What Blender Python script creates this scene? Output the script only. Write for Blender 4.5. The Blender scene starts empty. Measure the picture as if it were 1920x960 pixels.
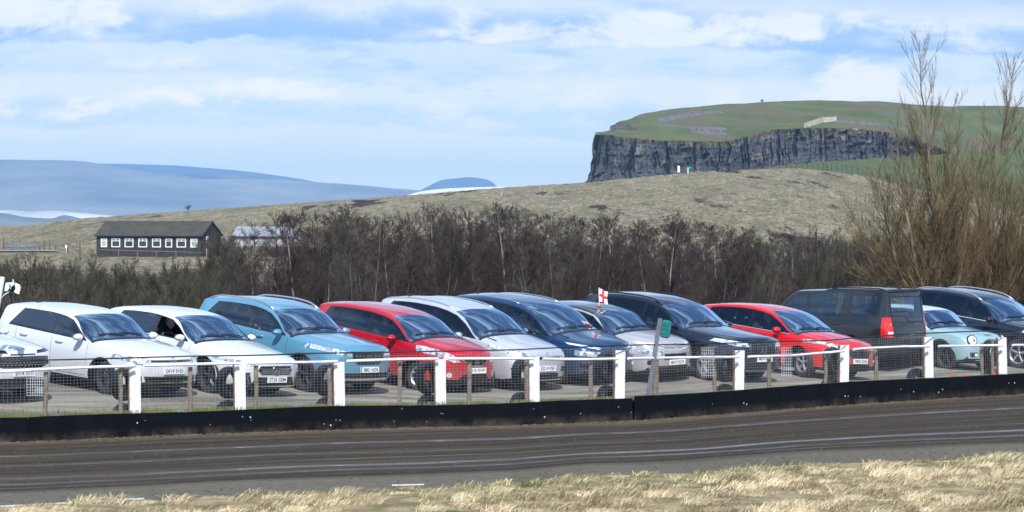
import bpy, bmesh, math, random
from mathutils import Vector, Matrix
from mathutils.bvhtree import BVHTree
from mathutils import noise as mnoise
import numpy as np
random.seed(7)
PI = math.pi
SC = bpy.context.scene
COL = SC.collection
F = 7500.0          # focal length in photo pixels (1920 wide)
CZ = 4.15           # eye height above the track
HY = 390.0          # row of the horizon

def at(px, py, D):
    return Vector(((px-960)/F*D, D, CZ-(py-HY)/F*D))

# ------------------------------------------------------------------ materials
MATS = {}
def new_mat(name):
    m = bpy.data.materials.new(name); m.use_nodes = True
    nt = m.node_tree
    b = nt.nodes['Principled BSDF']
    return m, nt, b
def simple(name, col, rough=0.6, metal=0.0, coat=0.0, spec=0.5, bump=0.0, bscale=40.0, var=0.0, vscale=6.0, inner=False):
    if name in MATS: return MATS[name]
    m, nt, b = new_mat(name)
    N, L = nt.nodes, nt.links
    b.inputs['Base Color'].default_value = (*col, 1)
    b.inputs['Roughness'].default_value = rough
    b.inputs['Metallic'].default_value = metal
    b.inputs['Coat Weight'].default_value = coat
    b.inputs['Coat Roughness'].default_value = 0.04
    b.inputs['Specular IOR Level'].default_value = spec
    tc = N.new('ShaderNodeTexCoord')
    if var > 0:
        n = N.new('ShaderNodeTexNoise'); n.inputs['Scale'].default_value = vscale; n.inputs['Detail'].default_value = 6
        L.new(tc.outputs['Object'], n.inputs['Vector'])
        mx = N.new('ShaderNodeMix'); mx.data_type = 'RGBA'
        mx.inputs[6].default_value = (*[c*(1-var) for c in col], 1); mx.inputs[7].default_value = (*[min(1, c*(1+var)) for c in col], 1)
        mp = N.new('ShaderNodeMapRange'); mp.inputs[1].default_value = .3; mp.inputs[2].default_value = .7
        L.new(n.outputs['Fac'], mp.inputs[0]); L.new(mp.outputs[0], mx.inputs[0]); L.new(mx.outputs[2], b.inputs['Base Color'])
    if bump > 0:
        n2 = N.new('ShaderNodeTexNoise'); n2.inputs['Scale'].default_value = bscale; n2.inputs['Detail'].default_value = 5
        L.new(tc.outputs['Object'], n2.inputs['Vector'])
        bp = N.new('ShaderNodeBump'); bp.inputs['Strength'].default_value = bump; bp.inputs['Distance'].default_value = .02
        L.new(n2.outputs['Fac'], bp.inputs['Height']); L.new(bp.outputs[0], b.inputs['Normal'])
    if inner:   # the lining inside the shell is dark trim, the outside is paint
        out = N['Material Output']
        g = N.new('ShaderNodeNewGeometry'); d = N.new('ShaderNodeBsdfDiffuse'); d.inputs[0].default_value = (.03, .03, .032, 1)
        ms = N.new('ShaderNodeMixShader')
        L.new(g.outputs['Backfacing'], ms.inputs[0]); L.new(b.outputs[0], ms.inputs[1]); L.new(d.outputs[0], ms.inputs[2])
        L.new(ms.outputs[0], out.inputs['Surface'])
    MATS[name] = m
    return m
def glass_mat(name, tint, refl=0.08, rough=0.01, body=0.0):
    if name in MATS: return MATS[name]
    m = bpy.data.materials.new(name); m.use_nodes = True
    nt = m.node_tree; N, L = nt.nodes, nt.links
    N.remove(N['Principled BSDF'])
    t = N.new('ShaderNodeBsdfTransparent'); t.inputs[0].default_value = (*tint, 1)
    g = N.new('ShaderNodeBsdfGlossy'); g.inputs['Roughness'].default_value = rough; g.inputs[0].default_value = (.62, .81, 1, 1)
    fr = N.new('ShaderNodeFresnel'); fr.inputs[0].default_value = 1.52
    ma = N.new('ShaderNodeMath'); ma.operation = 'MULTIPLY_ADD'; ma.inputs[1].default_value = 1.25; ma.inputs[2].default_value = refl; ma.use_clamp = True
    L.new(fr.outputs[0], ma.inputs[0])
    ms = N.new('ShaderNodeMixShader'); L.new(ma.outputs[0], ms.inputs[0]); L.new(t.outputs[0], ms.inputs[1]); L.new(g.outputs[0], ms.inputs[2])
    L.new(ms.outputs[0], N['Material Output'].inputs['Surface'])
    MATS[name] = m
    return m

# ------------------------------------------------------------------ mesh bag
class MB:
    def __init__(s): s.v = []; s.f = []; s.mi = []
    def add(s, vs, fs, mi=0):
        o = len(s.v); s.v += [tuple(p) for p in vs]
        for f in fs: s.f.append([i+o for i in f]); s.mi.append(mi)
    def box(s, c, sz, rot=None, mi=0, taper=1.0):
        hx, hy, hz = sz[0]/2, sz[1]/2, sz[2]/2
        P = []
        for z in (-1, 1):
            k = taper if z > 0 else 1
            for x, y in ((-1, -1), (1, -1), (1, 1), (-1, 1)): P.append(Vector((x*hx*k, y*hy*k, z*hz)))
        if rot is not None: P = [rot @ p for p in P]
        c = Vector(c)
        s.add([p+c for p in P], [(3, 2, 1, 0), (4, 5, 6, 7), (0, 1, 5, 4), (1, 2, 6, 5), (2, 3, 7, 6), (3, 0, 4, 7)], mi)
    def tube(s, pts, rs, n=6, mi=0, caps=True):
        pts = [Vector(p) for p in pts]
        if not hasattr(rs, '__len__'): rs = [rs]*len(pts)
        vs = []; fs = []
        for i, p in enumerate(pts):
            d = (pts[min(i+1, len(pts)-1)]-pts[max(i-1, 0)])
            d = d.normalized() if d.length > 1e-9 else Vector((0, 0, 1))
            a = Vector((0, 0, 1)) if abs(d.z) < .9 else Vector((1, 0, 0))
            u = d.cross(a).normalized(); w = d.cross(u)
            for k in range(n):
                t = 2*PI*k/n
                vs.append(p+(u*math.cos(t)+w*math.sin(t))*rs[i])
        for i in range(len(pts)-1):
            for k in range(n):
                k2 = (k+1) % n
                fs.append((i*n+k, i*n+k2, (i+1)*n+k2, (i+1)*n+k))
        if caps: fs.append(tuple(range(n))[::-1]); fs.append(tuple(range((len(pts)-1)*n, (len(pts)-1)*n+n)))
        s.add(vs, fs, mi)
    def lathe(s, prof, n, c=(0, 0, 0), axis='y', mi=0, close=False, sc=(1, 1)):
        # prof: (radius, offset along axis)
        vs = []; fs = []; m = len(prof)
        for k in range(n):
            t = 2*PI*k/n; ct, st = math.cos(t), math.sin(t)
            for r, o in prof:
                if axis == 'y': p = (r*ct, o, r*st)
                elif axis == 'x': p = (o, r*ct*sc[0], r*st*sc[1])
                else: p = (r*ct, r*st, o)
                vs.append((p[0]+c[0], p[1]+c[1], p[2]+c[2]))
        for k in range(n):
            k2 = (k+1) % n
            for j in range(m if close else m-1):
                j2 = (j+1) % m
                fs.append((k*m+j, k2*m+j, k2*m+j2, k*m+j2))
        s.add(vs, fs, mi)
    def build(s, name, mats, parent=None, smooth=False, angle=None):
        me = bpy.data.meshes.new(name)
        me.from_pydata(s.v, [], s.f); me.update()
        return link(name, me, mats, parent, smooth, angle, s.mi)
def link(name, me, mats, parent=None, smooth=False, angle=None, mi=None):
    if not isinstance(mats, (list, tuple)): mats = [mats]
    for m in mats: me.materials.append(m)
    if mi is not None and len(mats) > 1: me.polygons.foreach_set('material_index', mi)
    if smooth: me.polygons.foreach_set('use_smooth', [True]*len(me.polygons))
    if smooth and angle: me.set_sharp_from_angle(angle=math.radians(angle))
    o = bpy.data.objects.new(name, me); COL.objects.link(o)
    if parent is not None: o.parent = parent
    return o
def empty(name, loc=(0, 0, 0), rz=0.0):
    o = bpy.data.objects.new(name, None); COL.objects.link(o)
    o.location = loc; o.rotation_euler = (0, 0, rz); o.empty_display_size = .1
    return o
def tag(o, label, cat, group=None):
    o['label'] = label; o['category'] = cat
    if group: o['group'] = group
    return o
def kind(o, k): o['kind'] = k; return o
def copy_tree(o, parent=None):
    c = o.copy(); COL.objects.link(c); c.parent = parent
    for ch in list(CH.get(o.name, [])) if False else [x for x in COL.objects if x.parent == o]:
        copy_tree(ch, c)
    return c
def interp(tab, x):
    if x <= tab[0][0]: return tab[0][1]
    for (a, b), (c, d) in zip(tab, tab[1:]):
        if x <= c: return b+(d-b)*(x-a)/(c-a)
    return tab[-1][1]
class Pchip:
    def __init__(s, pts):
        s.x = [p[0] for p in pts]; s.y = [p[1] for p in pts]; n = len(pts)
        h = [s.x[i+1]-s.x[i] for i in range(n-1)]; d = [(s.y[i+1]-s.y[i])/h[i] for i in range(n-1)]
        m = [0]*n; m[0] = d[0]; m[-1] = d[-1]
        for i in range(1, n-1):
            if d[i-1]*d[i] <= 0: m[i] = 0
            else:
                w1 = 2*h[i]+h[i-1]; w2 = h[i]+2*h[i-1]
                m[i] = (w1+w2)/(w1/d[i-1]+w2/d[i])
        s.m = m; s.h = h
    def __call__(s, x):
        if x <= s.x[0]: return s.y[0]
        if x >= s.x[-1]: return s.y[-1]
        i = 0
        while x > s.x[i+1]: i += 1
        t = (x-s.x[i])/s.h[i]; h = s.h[i]
        return ((2*t**3-3*t**2+1)*s.y[i]+(t**3-2*t**2+t)*h*s.m[i]+(-2*t**3+3*t**2)*s.y[i+1]+(t**3-t**2)*h*s.m[i+1])
def sstep(a, b, x):
    t = min(1, max(0, (x-a)/(b-a))); return t*t*(3-2*t)
def hull2(pts):
    pts = sorted(set((round(a, 4), round(b, 4)) for a, b in pts))
    def half(ps):
        o = []
        for p in ps:
            while len(o) > 1 and (o[-1][0]-o[-2][0])*(p[1]-o[-2][1])-(o[-1][1]-o[-2][1])*(p[0]-o[-2][0]) <= 0: o.pop()
            o.append(p)
        return o
    a = half(pts); b = half(pts[::-1])
    return a[:-1]+b[:-1]
def clip_poly(poly, nx, ny, c):   # keep nx*x+ny*y<=c
    out = []
    for i in range(len(poly)):
        p, q = poly[i], poly[(i+1) % len(poly)]
        fp = nx*p[0]+ny*p[1]-c; fq = nx*q[0]+ny*q[1]-c
        if fp <= 0: out.append(p)
        if fp*fq < 0:
            t = fp/(fp-fq); out.append((p[0]+(q[0]-p[0])*t, p[1]+(q[1]-p[1])*t))
    return out
# ------------------------------------------------------------------ cars
BLK = simple('black_plastic', (.018, .018, .02), .55, spec=.4)
GLB = simple('gloss_black', (.008, .008, .01), .12, coat=.6)
CHR = simple('chrome', (.85, .87, .9), .12, metal=1.0)
SIL = simple('satin_silver', (.6, .62, .65), .3, metal=.8)
TYR = simple('tyre_rubber', (.022, .022, .024), .72, bump=.3, bscale=60)
RIMS = simple('rim_silver', (.55, .57, .6), .28, metal=.85)
RIMD = simple('rim_dark', (.06, .062, .07), .3, metal=.6)
HUB = simple('brake_disc', (.05, .05, .05), .5, metal=.4)
SEAT = simple('seat_fabric', (.028, .029, .034), .9)
DASH = simple('dashboard', (.02, .02, .022), .7)
PLW = simple('plate_white', (.82, .83, .82), .35)
TXT = simple('plate_text', (.01, .01, .012), .5)
GRN = simple('plate_green', (.02, .35, .08), .4)
LIN = simple('arch_liner', (.01, .01, .01), .9)
RED = simple('tail_red', (.55, .01, .01), .12, coat=1)
AMB = simple('tail_amber', (.8, .25, .02), .15, coat=1)
WHT = simple('lamp_white', (.8, .82, .85), .15, coat=1)
GL_W = glass_mat('windscreen_glass', (.46, .56, .60), .50)
GL_S = glass_mat('side_glass', (.84, .90, .92), .06)
GL_D = glass_mat('privacy_glass', (.10, .14, .17), .07)
def lamp_material():
    m, nt, b = new_mat('headlamp'); N, L = nt.nodes, nt.links
    tc = N.new('ShaderNodeTexCoord'); v = N.new('ShaderNodeTexVoronoi'); v.inputs['Scale'].default_value = 13
    L.new(tc.outputs['Object'], v.inputs['Vector'])
    cr = N.new('ShaderNodeValToRGB'); L.new(v.outputs['Color'], cr.inputs[0])
    cr.color_ramp.interpolation = 'LINEAR'
    cr.color_ramp.elements[0].color = (.06, .065, .08, 1); cr.color_ramp.elements[1].color = (.85, .9, .95, 1); cr.color_ramp.elements[1].position = .55
    e = cr.color_ramp.elements.new(.30); e.color = (.50, .54, .60, 1)
    L.new(cr.outputs[0], b.inputs['Base Color'])
    b.inputs['Metallic'].default_value = .55; b.inputs['Roughness'].default_value = .22; b.inputs['Coat Weight'].default_value = 1
    bp = N.new('ShaderNodeBump'); bp.inputs['Strength'].default_value = .6; bp.inputs['Distance'].default_value = .03
    L.new(v.outputs['Distance'], bp.inputs['Height']); L.new(bp.outputs[0], b.inputs['Normal'])
    return m
LAMP = lamp_material()
MN = {'blk': BLK, 'glb': GLB, 'chr': CHR, 'sil': SIL, 'lamp': LAMP, 'red': RED, 'amb': AMB, 'wht': WHT, 'dglass': GL_D, 'glass': GL_S}

def paint(name, col, metal=0.0, rough=.28):
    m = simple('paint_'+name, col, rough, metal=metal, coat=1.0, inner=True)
    nt = m.node_tree; N, L = nt.nodes, nt.links; b = N['Principled BSDF']
    if not b.inputs['Base Color'].is_linked:      # road dust kicked up along the sills
        tc = N.new('ShaderNodeTexCoord'); sp = N.new('ShaderNodeSeparateXYZ'); L.new(tc.outputs['Object'], sp.inputs[0])
        n = N.new('ShaderNodeTexNoise'); n.inputs['Scale'].default_value = 5; n.inputs['Detail'].default_value = 6; L.new(tc.outputs['Object'], n.inputs['Vector'])
        r = N.new('ShaderNodeMapRange'); r.inputs[1].default_value = .75; r.inputs[2].default_value = .22; r.inputs[3].default_value = 0; r.inputs[4].default_value = .75; L.new(sp.outputs[2], r.inputs[0])
        mu = N.new('ShaderNodeMath'); mu.operation = 'MULTIPLY'; L.new(r.outputs[0], mu.inputs[0]); L.new(n.outputs['Fac'], mu.inputs[1])
        mx = N.new('ShaderNodeMix'); mx.data_type = 'RGBA'; mx.inputs[6].default_value = (*col, 1); mx.inputs[7].default_value = (.17, .145, .11, 1); L.new(mu.outputs[0], mx.inputs[0]); L.new(mx.outputs[2], b.inputs['Base Color'])
        r2 = N.new('ShaderNodeMath'); r2.operation = 'MULTIPLY_ADD'; r2.inputs[1].default_value = .5; r2.inputs[2].default_value = rough; L.new(mu.outputs[0], r2.inputs[0]); L.new(r2.outputs[0], b.inputs['Roughness'])
    return m

def text_mesh(s, h, w, align='CENTER'):
    cu = bpy.data.curves.new('t', 'FONT'); cu.body = s; cu.align_x = 'LEFT'; cu.align_y = 'BOTTOM'; cu.extrude = 0.0; cu.resolution_u = 2
    cu.offset = .012
    o = bpy.data.objects.new('t', cu); COL.objects.link(o)
    bpy.context.view_layer.update()
    dg = bpy.context.evaluated_depsgraph_get()
    me = bpy.data.meshes.new_from_object(o.evaluated_get(dg))
    bpy.data.objects.remove(o)
    V = np.empty(len(me.vertices)*3); me.vertices.foreach_get('co', V); V = V.reshape(-1, 3)
    mn, mx = V.min(0), V.max(0)
    V = (V-(mn+mx)/2)/np.maximum(mx-mn, 1e-6)
    vs = [(0, a*w, b*h) for a, b, _ in V]
    fs = [tuple(p.vertices) for p in me.polygons]
    bpy.data.meshes.remove(me)
    return vs, fs      # in the y-z plane, facing +x when y is mirrored

class Car:
    def __init__(s, **k):
        s.__dict__.update(dict(B=[(0, .29), (.05, .22), (.2, .18), (.6, .18), (3.4, .19), (9, .3)], tum=.42, wallm=.84, bow=.20, priv=None,
                               clad=0, rim=RIMS, spokes=5, rimw=.045, front=[], strips=[], seams=[], rails=None, steer=0.0, nfront=.87, cn=2.3, sides=[], rail_mat=SIL, capb=.02,
                               roofm=None, mirror=None, handle=True, handles=None, hcol=None, open_win=None, cam_rear=False, rimdouble=False, bowt=None, rearfac=.12, cladsill=0))
        s.__dict__.update(k)
    def build(s, name, label):
        L, W, H = s.L, s.W, s.H
        hw = W/2
        T = Pchip(s.top); S = Pchip(s.sh); B = lambda d: interp(s.B[:-1]+[(L-.35, .24), (L, .38)], d)
        wt = Pchip([(0, hw*s.nfront), (.05, hw*(s.nfront+.05)), (.14, hw*min(.985, s.nfront+.09)), (.4, hw*.985), (.8, hw*.995), (L*.5, hw), (L-.7, hw*.985), (L-.25, hw*.95), (L-.06, hw*.90), (L, hw*.85)])
        ds = set([0, .02, .05, .09, .14, .2, .28, .37]+[L-a for a in (0, .02, .05, .1, .16, .24)])
        x = .45
        while x < L-.3: ds.add(round(x, 3)); x += .085
        for kd in (s.cowl, s.cowl-.09, s.head, s.rtop, s.rbot): ds.add(kd)
        ds = sorted(ds)
        out = [ds[0]]
        keys = {s.cowl, s.cowl-.09, s.head, s.rtop, s.rbot}
        for d in ds[1:]:
            if d-out[-1] < .015:
                if d in keys: out[-1] = d
                continue
            out.append(d)
        ds = out
        def zw(d):
            h = T(d)-S(d); m = s.wallm*sstep(.10, .42, h); return S(d)+h*m
        s.zw = zw
        def section(d):
            w = wt(d); b = B(d); zs = S(d); zt = T(d); h = zt-zs
            P = [(0, b), (w*.45, b), (w*.8, b), (w*.93, b+.02), (w*.975, b+.07)]
            z0 = b+.07; nS = 9
            for i in range(1, nS+1):
                t = i/nS; z = z0+(zs-z0)*t
                bul = 1-.028*(2*t-.9)**2*.6 - .02*sstep(.75, 1, t)
                P.append((w*min(1, bul)*.998, z))
            ws = P[-1][0]; zz = zw(d); yw = ws-s.tum*(zz-zs)
            nW = 7
            for i in range(1, nW+1):
                t = i/nW; P.append((ws+(yw-ws)*(t**1.08), zs+(zz-zs)*t))
            n = s.cn; nC = 14; hh = zt-zz
            for i in range(1, nC+1):
                th = PI/2*(i/nC)
                P.append((yw*max(0, math.cos(th))**(2/n), zz+hh*max(0, math.sin(th))**(2/n)))
            P[-1] = (0, zt)
            return P
        iC = 5+9+7   # first crown ring index-1
        rings = [section(d) for d in ds]; M = len(rings[0])
        bm = bmesh.new(); lay = bm.faces.layers.int.new('tag')
        g = []
        for d, R in zip(ds, rings):
            row = {}
            for i, (y, z) in enumerate(R):
                row[i] = bm.verts.new((-d, -y, z))
                row[2*M-2-i] = row[i] if y == 0 and i in (0, M-1) else bm.verts.new((-d, y, z))
            g.append(row)
        tags = {1: ('windscreen', GL_W), 2: ('cowl', BLK), 3: ('rear_window', GL_D if s.priv else GL_S), 4: ('side_trim', GLB), 5: ('underbody', BLK), 6: ('roof', s.roofm or s.mat), 99: None}
        K = 2*M-2
        for a in range(len(ds)-1):
            dm = (ds[a]+ds[a+1])/2
            for i in range(K):
                j = (i+1) % K
                f = bm.faces.new((g[a][i], g[a][j], g[a+1][j], g[a+1][i]))
                ii = i if i < M-1 else K-1-i
                t = 0
                if ii >= iC:
                    if s.cowl < dm < s.head and ii >= iC+1: t = 1
                    elif s.cowl-.09 < dm < s.cowl: t = 2
                    elif s.rtop < dm < s.rbot and ii >= iC+1: t = 3
                    elif s.roofm and s.head < dm < s.rtop: t = 6
                if ii <= 3: t = 5
                if s.roofm and t == 0 and ii >= iC and s.cowl < dm: t = 6
                f[lay] = t
        for a, sg in ((0, 1), (len(ds)-1, -1)):
            d = ds[a]; NY = 10
            prev = None
            for i in range(M):
                vr, vl = g[a][i], g[a][(K-i) % K]
                if i in (0, M-1): row = [vr]*(NY+1)
                else:
                    row = [vr]
                    y = rings[a][i][0]
                    for q in range(1, NY):
                        u = q/NY*2-1
                        zc = (rings[a][i][1]-rings[a][0][1])/max(.01, rings[a][-1][1]-rings[a][0][1])
                        row.append(bm.verts.new((-d+sg*s.capb*(1-u*u)*4*zc*(1-zc), u*y, rings[a][i][1])))
                    row.append(vl)
                if prev:
                    for q in range(NY):
                        vs = [prev[q], prev[q+1], row[q+1], row[q]]
                        u = []
                        for v in vs:
                            if v not in u: u.append(v)
                        if len(u) >= 3:
                            try:
                                f = bm.faces.new(u); f[lay] = 5 if i <= 3 and not False else 0
                            except ValueError: pass
                prev = row
        bmesh.ops.recalc_face_normals(bm, faces=bm.faces[:])
        nt = [10]
        def newtag(nm, mat, bev=None):
            nt[0] += 1; tags[nt[0]] = (nm, mat); return nt[0]
        def cut(poly, ax, filt, tg, only=None):
            poly = hull2(poly)
            cx = sum(p[0] for p in poly)/len(poly); cy = sum(p[1] for p in poly)/len(poly)
            a, b = ax
            lo = [min(p[k] for p in poly)-.02 for k in (0, 1)]; hi = [max(p[k] for p in poly)+.02 for k in (0, 1)]
            def cand():
                o = []
                for f in bm.faces:
                    c = f.calc_center_median()
                    if not filt(c): continue
                    if only is not None and f[lay] not in only: continue
                    us = [v.co[a] for v in f.verts]; vs_ = [v.co[b] for v in f.verts]
                    if max(us) < lo[0] or min(us) > hi[0] or max(vs_) < lo[1] or min(vs_) > hi[1]: continue
                    o.append(f)
                return o
            fs = cand()
            for i in range(len(poly)):
                p, q = poly[i], poly[(i+1) % len(poly)]
                no = Vector((0, 0, 0)); no[a] = q[1]-p[1]; no[b] = -(q[0]-p[0])
                if no.length < 1e-7: continue
                no.normalize()
                co = Vector((0, 0, 0)); co[a] = p[0]; co[b] = p[1]
                # only faces not wholly outside
                sel = [f for f in fs if f.is_valid and min((v.co-co).dot(no) for v in f.verts) < -1e-5 and max((v.co-co).dot(no) for v in f.verts) > 1e-5]
                if not sel: continue
                geom = list({e for f in sel for e in f.edges})+list({v for f in sel for v in f.verts})+sel
                r = bmesh.ops.bisect_plane(bm, geom=geom, dist=1e-5, plane_co=co, plane_no=no)
                nf = {f for f in r['geom'] if isinstance(f, bmesh.types.BMFace)} | {f for f in fs if f.is_valid}
                fs = [f for f in nf if f.is_valid]
            for f in fs:
                if not f.is_valid: continue
                if only is not None and f[lay] not in only: continue
                c = f.calc_center_median()
                if not filt(c): continue
                u, v = c[a], c[b]
                ok = True
                for i in range(len(poly)):
                    p, q = poly[i], poly[(i+1) % len(poly)]
                    if (q[0]-p[0])*(v-p[1])-(q[1]-p[1])*(u-p[0]) < -1e-7: ok = False; break
                if ok: f[lay] = tg
        # side glazing
        dA, dBb, dBt = s.dlo
        N = 7
        lowo, higho = s.dloz if hasattr(s, 'dloz') else (.02, -.02)
        pts = []
        for i in range(N+1):
            d = dA+(dBb-dA)*i/N; pts.append((-d, S(d)+lowo))
        topA = dA+s.dlof
        for i in range(N+1):
            d = topA+(dBt-topA)*i/N; pts.append((-d, zw(d)+higho))
        dl = hull2(pts)
        inner = hull2([(-(d0), z0) for d0, z0 in [(-p[0], p[1]) for p in dl]])
        for sd in (-1, 1):
            side = lambda c, sd=sd: c.y*sd > .3*hw
            cut(dl, (0, 2), side, 4, only=(0, 6))
            cx = sum(p[0] for p in dl)/len(dl)
            # panes between pillars
            bounds = [dA-.2]+[v for p in s.pillars for v in (p[0]-p[1]/2, p[0]+p[1]/2)]+[max(dBb, dBt)+.2]
            zmid = (min(p[1] for p in dl)+max(p[1] for p in dl))/2
            ins = []
            for p in dl:
                zz = p[1]+(.022 if p[1] < zmid else -.02)
                xx = p[0]+(-.05 if p[0] > cx else .05)*(1 if abs(p[0]-cx) > .38*(max(q[0] for q in dl)-min(q[0] for q in dl)) else 0)
                ins.append((xx, zz))
            ins = hull2(ins)
            for k in range(0, len(bounds), 2):
                lean = s.pillars[k//2-1][2] if k > 0 and len(s.pillars[k//2-1]) > 2 else 0
                lean2 = s.pillars[k//2][2] if k//2 < len(s.pillars) and len(s.pillars[k//2]) > 2 else 0
                # front boundary d>=bounds[k]; back boundary d<=bounds[k+1]
                pg = clip_poly(ins, 1, -lean, -bounds[k]-lean*zmid) if True else ins
                pg = clip_poly(pg, -1, lean2, bounds[k+1]+lean2*zmid)
                if len(pg) < 3: continue
                rear = s.priv is not None and bounds[k] >= s.priv
                if s.open_win == k and sd < 0:
                    top = max(p[1] for p in pg); lowz = min(p[1] for p in pg)
                    tg = newtag('side_window', GL_S)
                    cut(pg, (0, 2), side, 99, only=(4,))
                else:
                    tg = newtag('side_window', GL_D if rear else GL_S)
                    cut(pg, (0, 2), side, tg, only=(4,))
        # lamps, grille and other regions of the front (or rear)
        for (nm, mk, poly, mir, dmin, dmax) in s.front:
            for sd in ((-1, 1) if mir else (0,)):
                pg = [((y*sd) if sd else y, z) for y, z in poly]
                tg = newtag(nm, MN[mk] if mk in MN else mk)
                cut(pg, (1, 2), lambda c, a=dmin, b=dmax, sd=sd: a-.0001 <= -c.x <= b and (sd == 0 or c.y*sd > 0), tg, only=None)
        for (nm, mk, poly) in s.sides:
            for sd in (-1, 1):
                tg = newtag(nm, MN[mk] if mk in MN else mk)
                cut([(-d, z) for d, z in poly], (0, 2), lambda c, sd=sd: c.y*sd > .3*hw, tg, only=None)
        fx = -s.fo; rx = -s.fo-s.wb
        ra = s.R+.055
        if s.cladsill:
            tg = newtag('sill_cladding', BLK)
            zc = s.cladsill
            cut([(-.3, 0), (-.3, zc), (-L+.3, zc), (-L+.3, 0)], (0, 2), lambda c: abs(c.y) > .3*hw, tg, only=(0, 5))
        for wx in (fx, rx):
            for sd in ((-1, 1) if s.clad else ()):
                tg = newtag('arch_cladding', BLK)
                cut([(wx+(ra+s.clad)*math.cos(t*PI/14), s.R-.02+(ra+s.clad)*math.sin(t*PI/14)) for t in range(28)], (0, 2), lambda c, sd=sd: c.y*sd > .45*hw, tg, only=(0, 5))
            cut([(wx+ra*math.cos(t*PI/14), s.R+ra*math.sin(t*PI/14)) for t in range(28)], (0, 2), lambda c: abs(c.y) > .42*hw, 99, only=None)
        bmesh.ops.delete(bm, geom=[f for f in bm.faces if f[lay] == 99], context='FACES')
        # bow in plan
        bt = s.bowt or [(0, s.bow), (.5, s.bow*.8), (s.cowl, .13), (s.head, .09), (s.head+.7, .0), (s.rtop-.1, -.02), (s.rbot, -s.rearfac*.8), (L, -s.rearfac)]
        for v in bm.verts:
            d = -v.co.x
            v.co.x -= interp(bt, d)*abs(v.co.y/hw)**2.4
        # shift: origin under the front axle
        for v in bm.verts: v.co.x += s.fo
        bm.normal_update()
        bvh = BVHTree.FromBMesh(bm)
        s.bvh = bvh
        root = empty(name); s.root = root
        by = {}
        for f in bm.faces: by.setdefault(f[lay], []).append(f)
        for t, fs in by.items():
            vi = {}; vs = []; ff = []
            for f in fs:
                r = []
                for v in f.verts:
                    if v not in vi: vi[v] = len(vs); vs.append(v.co[:])
                    r.append(vi[v])
                ff.append(r)
            me = bpy.data.meshes.new('m'); me.from_pydata(vs, [], ff); me.update()
            nm, mt = ('body', s.mat) if t == 0 else tags[t]
            me.name = nm
            o = link(nm, me, mt, root, True, 38)
        bm.free()
        # ---- projected strips on the front
        def hitf(y, z, rear=False):
            if rear: h = bvh.ray_cast(Vector((-9, y, z)), Vector((1, 0, 0)))
            else: h = bvh.ray_cast(Vector((3, y, z)), Vector((-1, 0, 0)))
            return h
        s.hitf = hitf
        SEP = ('intake_trim', 'lamp_blade', 'fog_bulb', 'fog_trim', 'fog_lamp', 'lamp_trim', 'tail_lamp_band', 'reversing_lamp', 'grille_bar')
        ss = []
        for st in s.strips:
            if st[0] in SEP: ss += [(st[0], st[1], [p], *st[3:]) for p in st[2]]
            else: ss.append(st)
        for st in ss:
            nm, mk, polys, wd = st[:4]
            rear = len(st) > 4 and st[4] == 'rear'
            mb = MB()
            for poly in polys:
                pts = []
                for (p, q) in zip(poly, poly[1:]):
                    n = max(1, int(math.hypot(q[0]-p[0], q[1]-p[1])/.06))
                    for i in range(n): pts.append((p[0]+(q[0]-p[0])*i/n, p[1]+(q[1]-p[1])*i/n))
                pts.append(poly[-1])
                vs = []
                for i, (y, z) in enumerate(pts):
                    a = pts[max(0, i-1)]; b = pts[min(len(pts)-1, i+1)]
                    ty, tz = b[0]-a[0], b[1]-a[1]; l = math.hypot(ty, tz) or 1
                    ny, nz = -tz/l, ty/l
                    h = hitf(y, z, rear)
                    if h[0] is None: 
                        x = vs[-1][0] if vs else 0
                    else: x = h[0].x
                    e = -.008 if rear else .008
                    for k in (-.5, .5):
                        vs.append((x+e, y+ny*k*wd, z+nz*k*wd))
                fs = [(2*i, 2*i+1, 2*i+3, 2*i+2) for i in range(len(pts)-1)]
                # small thickness
                n0 = len(vs)
                vs2 = [(v[0]-(e*1.6), v[1], v[2]) for v in vs]
                sd = []
                for i in range(len(pts)-1):
                    sd += [(2*i, 2*i+2, n0+2*i+2, n0+2*i), (2*i+1, n0+2*i+1, n0+2*i+3, 2*i+3)]
                mb.add(vs+vs2, fs+sd)
            mb.build(nm, MN[mk] if mk in MN else mk, root)
        # ---- seams on the flank
        if s.seams:
            mb = MB()
            for poly in s.seams:
                if len(poly) >= 2 and max(p[0] for p in poly)-min(p[0] for p in poly) > 1.0 and min(p[1] for p in poly) > .5: continue
                pts = []
                for (p, q) in zip(poly, poly[1:]):
                    n = max(1, int(math.hypot(q[0]-p[0], q[1]-p[1])/.05))
                    for i in range(n): pts.append((p[0]+(q[0]-p[0])*i/n, p[1]+(q[1]-p[1])*i/n))
                pts.append(poly[-1])
                for sd in (-1, 1):
                    vs = []; ok = True
                    for i, (d, z) in enumerate(pts):
                        a = pts[max(0, i-1)]; b = pts[min(len(pts)-1, i+1)]
                        tx, tz = -(b[0]-a[0]), b[1]-a[1]; l = math.hypot(tx, tz) or 1
                        nx, nz = -tz/l, tx/l
                        h = bvh.ray_cast(Vector((s.fo-d, sd*3, z)), Vector((0, -sd, 0)))
                        if h[0] is None: ok = False; break
                        for k in (-.5, .5): vs.append((s.fo-d+nx*k*.006, h[0].y+sd*.0025, z+nz*k*.006))
                    if ok: mb.add(vs, [(2*i, 2*i+1, 2*i+3, 2*i+2) for i in range(len(pts)-1)])
            if mb.v: mb.build('door_seams', LIN, root)
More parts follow.
